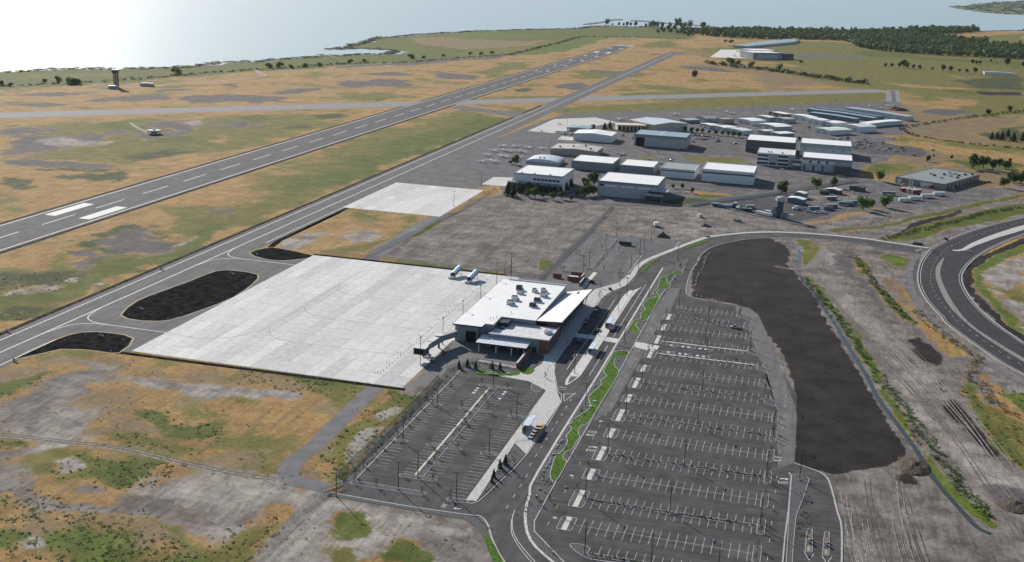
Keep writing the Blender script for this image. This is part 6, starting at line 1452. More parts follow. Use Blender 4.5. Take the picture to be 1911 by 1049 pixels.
def trunk_mesh(name, limbs=True):
    mb = MB(); mb.tube((0,0,0),(0.01,0,.34),.035,.026,6); mb.tube((0.01,0,.34),(0,.01,.7),.026,.01,5)
    if limbs:
        for a,z,l in ((.4,.3,.3),(2.4,.34,.32),(4.3,.4,.28),(5.4,.5,.22),(1.5,.52,.2)):
            mb.tube((0,0,z),(l*.75*math.cos(a),l*.75*math.sin(a),z+l*.75),.016,.006,4)
    return mb.mesh(name, M_BARK)
TR = trunk_mesh('trunk'); TRS = trunk_mesh('sapling_trunk', False)
CR = {'round':[crown_mesh('crown',s,L_TREE,'round',520) for s in (1,2,3)], 'dark':[crown_mesh('crown',s,L_DARK,'round',480) for s in (4,5)],
      'cone':[crown_mesh('crown',s,L_DARK,'cone',480,.13) for s in (6,7)], 'column':[crown_mesh('crown',8,L_DARK,'column',300,.14)],
      'bush':[crown_mesh('crown',s,L_TREE,'bush',260,.2) for s in (9,10)], 'bright':[crown_mesh('crown',11,L_BRIGHT,'round',480), crown_mesh('crown',12,L_BRIGHT,'bush',260,.2)],
      'wood':[crown_mesh('crown',s,L_WOOD,'round',260,.2) for s in (13,14,15)], 'red':[crown_mesh('crown',16,L_RED,'round',300,.18)],
      'sapling':[crown_mesh('crown',s,L_OLIVE,'round',46,.17) for s in (17,18,19)], 'sapling_green':[crown_mesh('crown',20,L_TREE,'round',60,.18)], 'sand':[crown_mesh('crown',21,L_SAND,'bush',160,.22)], 'olivebush':[crown_mesh('crown',22,L_OLIVE,'bush',220,.2)]}
def tree(name, kind, x, y, h, label, cat='tree', group=None, wide=1.0, trunk=True):
    o = empty(name, (x,y,0), random.uniform(0,6.28)); o.scale = (h*wide,h*wide,h)
    tag(o, label, cat, group)
    link('crown', random.choice(CR[kind]), o)
    if trunk: link('trunk', TR if kind[:3] != 'sap' else TRS, o)
    return o
def series(key, name, kind, fmt, group, wide=1., cat='tree', trunk=True):
    P = SITE[key]
    for i,p in enumerate(P):
        lb = fmt(i,len(P),p) if callable(fmt) else fmt
        tree(name, kind if not callable(kind) else kind(i,p), p[0], p[1], p[2], lb, cat, group, wide, trunk)
def nth(i):
    n = i+1
    return ORD[i] if i < 20 else '%d%s' % (n, {1:'st',2:'nd',3:'rd'}.get(n%10,'th') if n%100 not in (11,12,13) else 'th')
series('conifers','conifer','cone',lambda i,n,p: 'dark conifer, '+nth(i)+' from the left, beside the white office block' if i<10 else ('left' if i==10 else 'right')+' of two dark evergreens on the pale apron edge','dark conifers',1.35)
series('front_trees','leafy_tree',lambda i,p:'round' if i!=12 else 'bright',lambda i,n,p:'leafy green tree, %s in the belt before the white office and grey office hangar'%nth(i),'tree belt before the offices',1.0)
series('columnar','columnar_shrub','column',lambda i,n,p:'dark columnar shrub, %s from the left along the grey office hangar wall'%nth(i),'columnar shrubs on the hangar wall',1.3,'shrub')
series('row_trees','street_tree','round',lambda i,n,p:'round street tree, %s from the left in the row before the pale sheds'%nth(i),'street tree row',1.0)
series('yard_trees','leafy_tree',lambda i,p:'bright' if i in (7,9,10,11,12) else 'round',lambda i,n,p:['green tree beside the small teal-roofed building','tall green tree on the ramp edge behind the white office','low dark bush at the foot of the ramp-edge tree','small tree left on the lawn past the office hangar','small tree in the middle of the lawn past the office hangar','small tree right on the lawn past the office hangar','windblown green tree over the service fence by the blue tower','round green tree over the service fence, middle of three','round green tree over the service fence, right of three','bright round tree left of the wide warehouse','bright green tree at the yard corner, left of the pair','smaller bright tree just behind the yard corner tree','bright green tree at the yard corner, right of the pair','green tree between the two tall white-roofed hangars','yellow-green tree in front of the white sheds','small bush by the shed yard','small bright bush at the office car park'][i],None,1.05)
series('east_trees','leafy_tree',lambda i,p:'dark' if i in (0,1,2,5,6,8) else 'round',lambda i,n,p:'green tree, %s from the left near the wide warehouse and the dry field'%nth(i),'trees round the warehouse',.95)
series('east_conifers','conifer','cone',lambda i,n,p:'dark conifer, %s from the left in the far right farm plot'%nth(i),'farm plot conifers',1.3)
series('field_trees','field_tree','dark',lambda i,n,p:'dark field tree, %s counted in the farmland right of the airfield'%nth(i),'farmland trees',1.0)
series('lake_trees','lakeside_tree','wood',lambda i,n,p:'lakeside tree, %s in the group by the marina'%nth(i),'lakeside trees',.9)
series('red_tree','red_tree','red',lambda i,n,p:'lone dark red tree in the far dry infield','',1.0)
series('field_bushes','bush','bush',lambda i,n,p:'dark bush, %s along the shore dike and far field edges'%nth(i),'bushes along the dike and far fields',1.2,'bush',False)
series('sapl_road','sapling',lambda i,p:'sapling_green',lambda i,n,p:'young tree, %s in the planted strip between road and main lot'%nth(i),'strip saplings',.7)
for i,p in enumerate(SITE['plant_trees']): tree('small_conifer','cone',p[0],p[1],4.2,'small dark conifer, %s from the left behind the lettered sign'%nth(i),group='sign bed conifers',wide=1.0)
for i,p in enumerate(SITE['walk_trees']): tree('small_conifer','cone',p[0],p[1],4.6-.5*i,'small dark conifer, %s from the bus shelter in the roadside planter'%nth(i),group='planter conifers',wide=.9)
cnt = {}
for (x,y,where) in SAPLINGS:
    k = cnt.get(where,0); cnt[where] = k+1
    lb = {'left island':'sapling on a left end island of the main lot, %s from the top','right island':'sapling on a right end island of the main lot, %s in order from the top','west lot island':'sapling on an end island of the west lot, %s in order','west lot median':'sapling in the long median of the west lot, %s from the near end','west verge':'sapling on the gravel verge of the west lot, %s from the near end','north lot island':'sapling on an island of the north lot, %s in order','forecourt pit':'sapling in a square pit of the terminal forecourt, %s from the near end'}[where] % nth(k)
    tree('sapling','sapling' if k%3 else 'sapling_green',x,y,random.uniform(3.2,4.4),lb,group='saplings '+where,wide=.62)

def clump_stuff(name, pts, m, label, cat, n=34, leaf=.22, seed=3, trunked=False):
    """many small bushes merged: nobody could count them"""
    R = random.Random(seed); V = []; F = []
    for (x,y,h,w) in pts:
        lob = [(R.uniform(-.3,.3),R.uniform(-.3,.3),R.uniform(.25,.72),R.uniform(.2,.34)) for _ in range(5)]
        for q in range(n):
            cx,cy,cz,cr = R.choice(lob); d = Vector((R.gauss(0,1),R.gauss(0,1),R.gauss(0,1))).normalized()
            p = Vector((cx,cy,cz))+d*cr*R.uniform(.75,1.05); nr = (d+Vector((R.uniform(-.5,.5),R.uniform(-.5,.5),R.uniform(-.1,.8)))).normalized()
            t = nr.cross(Vector((R.uniform(-1,1),R.uniform(-1,1),R.uniform(-1,1)))).normalized(); b = nr.cross(t); s = leaf*R.uniform(.6,1.2)
            k = len(V)
            for e in (t*.5,b*.45,-t*.5,-b*.45):
                v = p+e*s; V.append((x+v.x*w,y+v.y*w,max(0,v.z)*h))
            F.append((k,k+1,k+2,k+3))
    me = bpy.data.meshes.new(name); me.from_pydata(V,[],F); me.materials.append(m)
    return tag(link(name,me), label, cat, kind='stuff')
def in_poly(x,y,poly):
    c = False
    for i in range(len(poly)):
        (ax,ay),(bx,by) = poly[i],poly[i-1]
        if (ay>y)!=(by>y) and x < (bx-ax)*(y-ay)/(by-ay+1e-12)+ax: c = not c
    return c
R_ = random.Random(11)
wp = SITE['wood_line']+SITE['wood_top']; pts = []
xs = [p[0] for p in wp]; ys = [p[1] for p in wp]
for q in range(9000):
    x,y = R_.uniform(min(xs),max(xs)),R_.uniform(min(ys),max(ys))
    if in_poly(x,y,wp): pts.append((x,y,R_.uniform(11,20),R_.uniform(12,22)))
    if len(pts) >= 1500: break
wp2 = SITE['wood2']; xs = [p[0] for p in wp2]; ys = [p[1] for p in wp2]
for q in range(900):
    x,y = R_.uniform(min(xs),max(xs)),R_.uniform(min(ys),max(ys))
    if in_poly(x,y,wp2): pts.append((x,y,R_.uniform(14,28),R_.uniform(14,26)))
pts += [(p[0]+R_.uniform(-10,10),p[1]+R_.uniform(-8,8),R_.uniform(12,20),R_.uniform(12,20)) for p in walk(SITE['wood_line'],14)]
clump_stuff('woodland', pts, L_WOOD, 'dense dark green wood along the far lake shore', 'woodland', 48, .4)
def hedge_pts(key, step, h, w, j): return [(p[0]+R_.uniform(-j,j),p[1]+R_.uniform(-j,j),h*R_.uniform(.6,1.25),w*R_.uniform(.7,1.3)) for p in walk(SITE[key],step)]
clump_stuff('hedgerow', hedge_pts('hedge',6,7,9,7)+hedge_pts('hedge',9,9,11,9), L_WOOD, 'long dark hedgerow crossing behind the end of the old runway', 'hedge', 40, .28, 5)
clump_stuff('hedgerow', hedge_pts('hedge2',7,3,6,4), L_TREE, 'scrubby green ditch hedge across the dry field at right', 'hedge', 30, .3, 6)
clump_stuff('hedgerow', hedge_pts('hedge3',6,2.6,6,4), L_DARK, 'low dark ditch hedge running below the shed yard to the right', 'hedge', 30, .3, 7)
clump_stuff('hedgerow', hedge_pts('dike',12,3.2,11,6), L_DARK, 'dark scrub line along the lake dike', 'scrub', 26, .32, 8)
def bush_pts(key, n, h, w, j):
    out = []
    for p in walk(SITE[key],n): out.append((p[0]+R_.uniform(-j,j),p[1]+R_.uniform(-j,j),h*R_.uniform(.5,1.3),w*R_.uniform(.6,1.4)))
    return out
clump_stuff('ditch_bushes', bush_pts('ditchbush',2.1,1.2,2.6,2.4), L_BRIGHT, 'bright green bushes lining the drainage ditch', 'bushes', 40, .24, 9)
clump_stuff('bank_bushes', bush_pts('greenbush',1.5,1.4,3,2.4), L_TREE, 'green weeds along the bank between haul road and cycle path', 'bushes', 34, .26, 10)
clump_stuff('roadside_bushes', bush_pts('roadbush',1.6,1.5,3.4,2.8), L_TREE, 'dark green weeds along the ditch above the loop road', 'bushes', 34, .26, 12)
clump_stuff('dry_brush', bush_pts('sandbush',2,1.2,3,3), L_SAND, 'straw-coloured brush beside the cycle path', 'brush', 30, .28, 13)
for (x0,x1,y,ri) in SHRUB_BEDS:
    P = []; x = x0
    while x < x1:
        P.append((x,y+R_.uniform(-.35,.35),R_.uniform(.5,1.0),R_.uniform(.9,1.7))); x += R_.uniform(.7,1.9)
    clump_stuff('median_shrubs', P, L_DARK, 'dark low shrubs in the planted median of parking row %s from the top'%nth(ri), 'shrubs', 16, .42, 20+ri)
P = []
for (xa,xb,ya,yb,n) in ((377.9,380.5,-290,-193,60),(354.8,357.4,-300,-180,90),(420.8,428,-310,-275,40),(421.2,427.6,-152,-112,40),(405,410,-295,-255,50),(363,381,-161,-172,30),(378,381.4,39,127,60),(422,430,-100,-60,20),(422,432,20,70,60),(515,519,-300,-240,40)):
    for q in range(n):
        P.append((R_.uniform(xa,xb),R_.uniform(min(ya,yb),max(ya,yb)),R_.uniform(.3,.8),R_.uniform(.5,1.1)))
clump_stuff('bed_plants', P, L_DARK, 'scattered small dark plants in the gravel beds', 'plants', 12, .45, 40)
# weeds in the near field
P = []
for q in range(2600):
    x,y = R_.uniform(190,420),R_.uniform(-420,-214)
    if x > 350 and y > -316: continue
    nz = math.sin(x*.11+y*.07)+math.sin(x*.043-y*.12+1.3)+R_.uniform(-.9,.9)
    if nz > .25: P.append((x,y,R_.uniform(.15,.5),R_.uniform(.5,1.5)))
clump_stuff('weeds', P[::2], leaf_mat('weed_olive',(.12,.125,.05),(.2,.19,.08),.5), 'low weeds scattered over the near dirt field', 'weeds', 7, .5, 41)

P = []
for c_,so_,po_ in PAINT:
    if c_ not in ('green','dgreen','lush','olive'): continue
    xs = [p[0] for p in po_]; ys = [p[1] for p in po_]
    if max(ys) > -60 or min(ys) < -460 or max(xs) > 640: continue
    for q in range(int(min(900,(max(xs)-min(xs))*(max(ys)-min(ys))*.09))):
        x,y = R_.uniform(min(xs),max(xs)),R_.uniform(min(ys),max(ys))
        if in_poly(x,y,po_) and not (357 < x < 531 and -360 < y < -150) and not (520 < x < 600 and y < 100 and c_=='lush'): P.append((x,y,R_.uniform(.15,.55),R_.uniform(.6,2.2)))
clump_stuff('grass_tufts', P, leaf_mat('tuft_green',(.09,.125,.03),(.17,.2,.055),.5), 'rough green grass tufts on the near ground', 'grass', 8, .5, 42)
clump_stuff('reeds', hedge_pts('shore',7,1.8,12,9)+hedge_pts('shore',11,2.4,16,14), leaf_mat('reed_green',(.045,.075,.02),(.09,.12,.03)), 'green reeds along the lake shore', 'reeds', 26, .35, 43)
hp = [(R_.uniform(1600,2900),0,0,0) for q in range(0)]
HP = SITE['headland']; P = []
for q in range(3000):
    x,y = R_.uniform(1480,4900),R_.uniform(8300,25000)
    if in_poly(x,y,HP): P.append((x,y,R_.uniform(8,22),R_.uniform(30,90)))
clump_stuff('headland_scrub', P[:500], L_WOOD, 'dark scrub on the far headland across the lake', 'scrub', 20, .4, 44)
# boulders
BM = []
for s in range(4):
    R = random.Random(50+s); bm = bmesh.new(); bmesh.ops.create_icosphere(bm, subdivisions=2, radius=.5)
    for v in bm.verts: v.co *= R.uniform(.75,1.1); v.co.z *= .75
    me = bpy.data.meshes.new('boulder'); bm.to_mesh(me); bm.free(); me.materials.append(mat('pale_boulder',(.42,.39,.37),.85,var=.3,scale=3,randomize=.3)); BM.append(me)
for i,p in enumerate(SITE['boulders']):
    o = link('boulder', BM[i%4], None, (p[0],p[1],.35), i*1.3); s = random.uniform(.8,1.5); o.scale = (s,s*.8,s*.75)
    tag(o,'pale landscape boulder, %s in the gravel strip beside the wavy lawn'%nth(i),'boulder','boulders in the landscape strip')
for key,lb in (('rocks_wall','rock in the line along the dark field edge'),('rocks_low','rock along the low edge of the dark field')):
    for i,(x,y,a) in enumerate(walk(SITE[key],3.4)):
        o = link('rock', BM[i%4], None, (x+random.uniform(-.5,.5),y+random.uniform(-.5,.5),.3), i*2.1); s = random.uniform(.7,1.5); o.scale = (s,s,s*.8)
        tag(o,'pale %s, %s from its upper end'%(lb,nth(i)),'rock','rocks edging the dark field')
def mound(x, y, rx, ry, h, m, label, seed):
    R = random.Random(seed); bm = bmesh.new(); bmesh.ops.create_grid(bm, x_segments=22, y_segments=22, size=1)
    for v in bm.verts:
        r = math.hypot(v.co.x,v.co.y); z = max(0,1-r)**.8*h*(.9+.2*R.random()+.25*math.sin(v.co.x*7+seed)*math.cos(v.co.y*6)) if r < 1 else -.2
        v.co = (v.co.x*rx, v.co.y*ry, z-.05)
    me = bpy.data.meshes.new('dirt_mound'); bm.to_mesh(me); bm.free(); me.materials.append(m)
    tag(link('dirt_mound',me,None,(x,y,0)),label,'dirt mound')
mound(407.5,146,6,5,3.2,mat('brown_soil',(.09,.08,.075),.95,var=.3),'dark brown dirt mound beside the north parking lot',1)
mound(558,-216,6,9,1.8,mat('clod_soil',(.085,.07,.058),1.,var=.35,scale=1.5,spec=.05),'rough brown dirt mound at the lower end of the dark field',2)
mound(592,-240,7,7,1.6,mat('clod_soil',(.085,.07,.058),1.,var=.35,scale=1.5,spec=.05),'rough dirt and brush pile beyond the ditch',3)
mound(618,1145,18,10,5,mat('brown_soil',(.09,.08,.075),.95,var=.3),'low dark mound on the dry field beside the long row hangar',4)

# ---------------------------------------------------------------- street furniture
M_POLE = mat('bronze_pole',(.03,.028,.027),.5,metal=.3)
def pole_meshes(h, heads):
    a = MB().tube((0,0,.6),(0,0,h),.17,.12,7).mesh('pole', M_POLE); b = MB().tube((0,0,0),(0,0,.7),.32,.3,9).mesh('base', M_KERB)
    hd = []
    for s in heads:
        m = MB().box(min(.1*s,s*1.0),max(.1*s,s*1.0),-.26,.26,h-.14,h+.08); hd.append(m.mesh('lamp_head', M_POLE))
    return a,b,hd
PM = {('d',10.7):pole_meshes(10.7,(-1,1)), ('s',10.7):pole_meshes(10.7,(1,)), ('d',14):pole_meshes(14,(-1,1)), ('s',8):pole_meshes(8,(1,)), ('d',12):pole_meshes(12,(-1,1))}
def light_pole(x, y, kind, h, label, group, rz=0.):
    a,b,hd = PM[(kind,h)]; o = empty('light_pole',(x,y,0),rz); tag(o,label,'light pole',group)
    link('base',b,o); link('pole',a,o)
    for m in hd: link('lamp_head',m,o)
def dir_word(x): return 'left' if x < 455 else 'right' if x > 490 else 'middle'
for ri,xsl in ((0,(442.1,476.4)),(1,(460.8,)),(3,(441.6,463.5,486)),(4,(466.4,)),(6,(441.6,469.3,497)),(8,(441.4,471.9,502.9)),(10,(441.5,471.5,502.6)),(12,(441.3,471.6,502.8)),(14,(449.1,470.8,492))):
    for k,x in enumerate(xsl): light_pole(x,ROWS[ri][0],'d',10.7,'dark light pole at the %s of main lot row %s from the top'%('left' if k==0 and len(xsl)>1 else 'right' if k==len(xsl)-1 and len(xsl)>1 else 'middle',nth(ri)),'main lot light poles',math.pi/2)
for i,(x,y) in enumerate(((362.5,-221.2),(362.3,-262.6),(378.9,-291.6),(378.6,-190.6),(397.8,-221.6),(397.8,-262.6),(357.2,-316),(375.8,-303.6),(398,-304.6))):
    light_pole(x,y,'d',10.7,'dark light pole of the west lot, '+['left side, far','left side, near','near end of the median','far end of the median','right side, far','right side, near','at the south-west gate corner','in the southern kerb island','at the southern end of the walk'][i],'west lot light poles')
for i,(x,y) in enumerate(((409.4,-160),(408.6,-98),(410.3,-50),(409.6,-17),(423.2,-103.5),(427.3,76.8),(408,34.4),(514.8,-244.8),(423,-20),(423,-200))):
    light_pole(x,y,'d',10.7,'tall road light pole, '+['on the kerb island tip near the yield marking','on the kerb island at the crossing','on the kerb island mid-way','on the kerb island far end','beside the crossing in the planted strip','at the far tip of the planted strip','on the walk by the north lot','on the exit lane island','in the upper lawn strip','in the lower lawn strip'][i],'road light poles')
for i,(x,y) in enumerate(((376.8,130.7),(376.7,90.4),(376.3,35.5),(374.9,23.7),(401.7,44.4),(401.5,99.7),(401.9,128.8),(401.1,84.1),(402.1,1.4))):
    light_pole(x,y,'d',10.7,'dark light pole of the north lot, %s counted from the left far corner'%nth(i),'north lot light poles')
for i,y in enumerate((-175.7,-142.6,-110,-78,-46,-14)):
    light_pole(338.3,y,'d',14,'tall apron floodlight mast, %s from the boarding bridge side'%nth(i),'apron floodlight masts',math.pi/2)
for i,p in enumerate(SITE['poles_ramp']): light_pole(p[0],p[1],'d',12,'thin light mast on the aviation ramp and shed rows, %s counted'%nth(i),'ramp light masts')
for i,p in enumerate(SITE['poles_yard']): light_pole(p[0],p[1],'s',8,'thin yard lamp behind the service fence, %s from the left'%nth(i),'yard lamps')
light_pole(334.6,-.9,'d',14,'tall mast at the dirt edge behind the terminal, right of the pair','terminal rear masts'); light_pole(331.1,-2.3,'s',8,'short lamp at the dirt edge behind the terminal, left of the pair','terminal rear masts')
FPM = MB().tube((0,0,0),(0,0,9),.09,.05,6).mesh('pole', M_WHITEP)
for i,p in enumerate(SITE['flagpoles']):
    o = empty('flagpole',(p[0],p[1],0)); tag(o,'bare white flagpole, %s from the left at the road junction'%nth(i),'flagpole','flagpoles at the junction'); link('pole',FPM,o); MB().tube((0,0,9),(0,0,9.2),.14,.14,6).build('finial',M_WHITEP,o)

# stanchions along the apron
SM = MB().tube((0,0,0),(0,0,.95),.05,.05,6).mesh('post', M_STEEL); SB = MB().tube((0,0,.02),(0,0,.12),.28,.22,8).mesh('weight', M_BLACK); SH = MB().tube((0,0,.95),(0,0,1.1),.1,.1,6).mesh('cap', mat('red_plastic',(.35,.06,.05),.5))
yy = -192.8; i = 0
while yy < -5:
    for x in ([325.1] if i % 4 else [325.1,323.6,322.2]):
        o = empty('stanchion',(x,yy,.06)); tag(o,('dark stanchion, %s from the near end of the apron line beside the terminal'%nth(i)) if x > 325 else 'dark stanchion %s of the side branch at line post %s from the near end'%('middle' if x > 323 else 'tip',nth(i)),'stanchion','apron stanchions')
        link('post',SM,o); link('weight',SB,o); link('cap',SH,o)
    yy += 3.7; i += 1

def chain_mat(name, col, dens):
    m, nt, b = nodes(name); b.inputs['Base Color'].default_value = (*col,1); b.inputs['Roughness'].default_value = .6
    tr = nt.nodes.new('ShaderNodeBsdfTransparent'); mx = nt.nodes.new('ShaderNodeMixShader'); mx.inputs[0].default_value = dens
    nt.links.new(tr.outputs[0],mx.inputs[1]); nt.links.new(b.outputs[0],mx.inputs[2]); nt.links.new(mx.outputs[0],nt.nodes.get('Material Output').inputs[0]); return m
M_CHAIN = chain_mat('chain_link',(.3,.31,.31),.3); M_SCREEN = chain_mat('green_windscreen',(.09,.14,.08),.5); M_PALEF = chain_mat('pale_fence_mesh',(.5,.5,.48),.7)
def fence(line, h, step, m, label, pm=None):
    o = empty('fence',(line[0][0],line[0][1],0)); tag(o,label,'fence'); ox,oy = line[0][:2]
    L = [(p[0]-ox,p[1]-oy) for p in line]
    vv = [(p[0],p[1],.05) for p in L]+[(p[0],p[1],h) for p in L]; n = len(L)
    MB().add(vv,[(i,i+1,n+i+1,n+i) for i in range(n-1)]).build('mesh_panel', m, o)
    mb = MB()
    for i in range(n-1): mb.tube((*L[i],h),(*L[i+1],h),.04,.04,4)
    mb.build('top_rail', M_GALV, o)
    pme = MB().tube((0,0,0),(0,0,h+.1),.06,.06,5).mesh('post', pm or M_GALV)
    for x,y,a in walk(L,step): link('post',pme,o,(x,y,0))
FL = [p[:2] for p in SITE['fence_line']]
fence(FL[:4]+[FL[4]],2.3,4,M_CHAIN,'chain-link perimeter fence running down the near field')
fence(FL[4:],2.3,4,M_SCREEN,'green-screened fence along the west parking lot')
fence([p[:2] for p in SITE['fence_n']],2.3,4,M_CHAIN,'chain-link fence beside the north parking lot')
fence([p[:2] for p in SITE['service_fence']],2.2,5,M_PALEF,'pale fence between the hangar road and the equipment yard')
fence([(352.2,-178),(360,-160.8),(382,-164.4)],1.9,3,M_CHAIN,'low fence round the terminal service yard')
fence([(357,0),(334,0.8),(290,2.4),(205,4)],2.2,4,M_CHAIN,'chain-link fence along the far edge of the concrete apron')
fence([(236,6),(243,100),(246,180),(247,270)],2.2,4,M_CHAIN,'chain-link fence along the service road beside the dirt lot')
# gate at the service road
g = empty('sliding_gate',(353.5,-311,0),math.radians(60)); tag(g,'white sliding gate across the service road at the lot corner','gate')
MB().box(-4.5,4.5,-.06,.06,1.9,2.05).build('top_rail',M_WHITEP,g); MB().box(-4.5,4.5,-.06,.06,.2,.32).build('bottom_rail',M_WHITEP,g)
for k in range(10): MB().box(-4.5+k,-4.42+k,-.05,.05,.2,2.05).build('bar',M_WHITEP,g)
structure('equipment_wall', MB().kerb([p[:2] for p in SITE['conc_wall']],.5,1.0), M_WALK)

# pavement-edge lights and taxiway signs
EL = MB().tube((0,0,0),(0,0,.45),.12,.08,6).mesh('stem', M_WHITEP); EG = MB().tube((0,0,.45),(0,0,.7),.16,.12,8).mesh('globe', mat('blue_glass',(.25,.35,.6),.2))
for i,p in enumerate(SITE['edge_lights']):
    o = empty('edge_light',(p[0],p[1],.05)); tag(o,'small pale taxiway edge light on the blackened infields, %s counted round them'%nth(i),'edge light','taxiway edge lights'); link('stem',EL,o); link('globe',EG,o)
for i,p in enumerate(SITE['signs_taxi']):
    o = empty('taxiway_sign',(p[0],p[1],.05),math.radians(-20)); tag(o,'low black and white taxiway sign, %s from the left'%nth(i),'sign','taxiway signs')
    MB().box(-1.8,1.8,-.15,.15,.3,1.1).build('panel',M_WHITEP,o); MB().box(-1.85,1.85,-.2,.2,1.1,1.16).build('frame',M_BLACK,o); MB().box(-1.2,-.2,-.17,.17,.35,1.05).build('black_field',M_BLACK,o)
    for x in (-1.3,1.3): MB().box(x-.05,x+.05,-.05,.05,0,.3).build('leg',M_STEEL,o)
# lettered sign on the lawn
s = empty('lettered_sign',(373.6,-175.4,.2),math.radians(4)); tag(s,'long white lettered sign on the small lawn facing the west lot','sign')
for k in range(8):
    x = -2.6+k*.66; z1 = 1.0 if k % 3 else 1.15
    MB().box(x,x+.16,-.12,.12,.1,z1).box(x+.16,x+.5,-.12,.12,z1-.2,z1).box(x+.34,x+.5,-.12,.12,.35 if k%2 else .1,z1-.2).build('letter',M_WHITEP,s)
MB().box(-2.8,2.8,-.3,.3,-.05,.1).build('plinth',M_KERB,s)
s2 = empty('monument_sign',(380.6,-173,.2)); tag(s2,'small white block sign right of the lettered sign','sign'); MB().box(-.9,.9,-.25,.25,.1,.8).build('slab',M_WHITEP,s2); MB().box(-1,1,-.35,.35,0,.1).build('base',M_KERB,s2)
s3 = empty('monument_sign',(SITE['monument'][0][0],SITE['monument'][0][1],0)); tag(s3,'dark stone monument sign below the flagpoles','sign'); MB().box(-3.4,3.4,-.5,.5,.3,1.7).build('slab',M_DARKWALL,s3); MB().box(-4,4,-1,1,0,.3).build('base',M_STEEL,s3)
for (x,y,lb) in ((425.6,-193,'upper'),(425.2,-199.5,'lower')):
    b = empty('lawn_block',(x,y,.2)); tag(b,'small white utility block on the wavy lawn, %s of two'%lb,'utility block'); MB().box(-.7,.7,-.35,.35,0,.5).build('housing',M_WHITEP,b); MB().box(-.8,.8,-.45,.45,-.02,.06).build('base',M_KERB,b)
# bollards on the forecourt
BOL = MB().tube((0,0,.15),(0,0,1.1),.11,.11,7).mesh('post', M_STEEL)
for i,(x,y) in enumerate([(396.7-abs(k%3)*.1,-166+k*5.2) for k in range(26)]):
    o = empty('bollard',(x if i<3 else 396.6,y,0)); tag(o,'dark bollard at the terminal kerb, %s from the near end'%nth(i),'bollard','forecourt bollards'); link('post',BOL,o); MB().tube((0,0,1.1),(0,0,1.16),.13,.13,7).build('cap',M_POLE,o)
BOL2 = MB().tube((0,0,.16),(0,0,1.0),.09,.09,6).mesh('post', M_STEEL)
for i in range(16):
    o = empty('bollard',(412.2,-60+i*3.4,0)); tag(o,'dark bollard along the kerb island, %s from the near end'%nth(i),'bollard','kerb island bollards'); link('post',BOL2,o)
# gate islands
for i,nm in enumerate(('booth1','booth2')):
    p = SITE[nm]; cx = sum(q[0] for q in p)/len(p); cy = sum(q[1] for q in p)/len(p)
    t = empty('ticket_machine',(cx,cy-1.2,.14)); tag(t,'ticket machine with raised barrier arm on the %s exit island'%('left','right')[i],'ticket machine','exit ticket machines')
    MB().box(-.35,.35,-.4,.4,0,1.4).build('cabinet',M_LGREY,t); MB().box(-.3,.3,2.2,3,0,1.1).build('barrier_post',mat('safety_orange',(.6,.2,.04),.6),t); MB().tube((0,2.6,1.0),(.6,2.6,4.6),.06,.05,5).build('barrier_arm',M_WHITEP,t); MB().tube((0,6.2,0),(0,6.2,6.5),.07,.05,5).build('sign_post',M_POLE,t)

# mobile boarding ramps on the apron
def ramp_cart(x, y, rz, label):
    o = empty('mobile_boarding_ramp',(x,y,.06),rz); tag(o,label,'boarding ramp','mobile boarding ramps'); sk = mat('sky_blue_canopy',(.55,.7,.78),.4)
    n = 8; rings = []
    for (yy,z) in ((-6,2.6),(6,4.6)): rings.append([(1.5*math.cos(math.pi*k/n),yy,z+.9*math.sin(math.pi*k/n)) for k in range(n+1)])
    MB().loft(rings,cap=False,closed=False).build('canopy',sk,o)
    MB().hexa([(-1.4,-6,1.1),(1.4,-6,1.1),(1.4,6,2.9),(-1.4,6,2.9),(-1.4,-6,1.3),(1.4,-6,1.3),(1.4,6,3.1),(-1.4,6,3.1)]).build('deck',M_GALV,o)
    for sx in (-1,1): MB().hexa([(sx*1.45-.04,-6,1.3),(sx*1.45+.04,-6,1.3),(sx*1.45+.04,6,3.1),(sx*1.45-.04,6,3.1),(sx*1.45-.04,-6,2.5),(sx*1.45+.04,-6,2.5),(sx*1.45+.04,6,4.5),(sx*1.45-.04,6,4.5)]).build('side_panel',M_DKBLUE,o)
    for (sx,yy,z) in ((-1,-5,1.2),(1,-5,1.2),(-1,0,2),(1,0,2),(-1,5,2.8),(1,5,2.8)): MB().tube((sx*1.3,yy,.3),(sx*1.3,yy,z),.09,.09,6).build('leg',M_STEEL,o)
    for (sx,yy) in ((-1,-4),(1,-4),(-1,4),(1,4)): MB().tube((sx*1.2,yy,.35),(sx*1.5,yy,.35),.35,.35,10).build('wheel',M_BLACK,o)
    MB().box(-1.7,1.7,-9,-6,.2,1.0).build('lower_flight',M_GALV,o)
ramp_cart(304,-15,math.radians(-4),'pale blue covered boarding ramp, left of the pair on the apron'); ramp_cart(316.3,-21,math.radians(-4),'pale blue covered boarding ramp, right of the pair on the apron')
# ground cart and red cone
gc = empty('ground_cart',(341.8,-167.6,.04)); tag(gc,'small grey ground service cart in the shadow of the boarding bridge','service cart'); MB().box(-1.2,1.2,-.8,.8,.5,1.7).build('body',M_LGREY,gc); MB().box(-1.4,1.4,-.9,.9,.35,.5).build('chassis',M_STEEL,gc)
for sx in (-1,1):
    for sy in (-.7,.7): MB().tube((sx,sy-.1,.3),(sx,sy+.1,.3),.3,.3,8).build('wheel',M_BLACK,gc)
he = empty('fire_hydrant_post',(345,-163,.04)); tag(he,'small red post on the service yard','post'); MB().tube((0,0,0),(0,0,1.2),.22,.18,8).build('barrel',mat('red_plastic',(.35,.06,.05),.5),he); MB().tube((0,0,1.2),(0,0,1.5),.26,.1,8).build('cap',mat('red_plastic',(.35,.06,.05),.5),he)

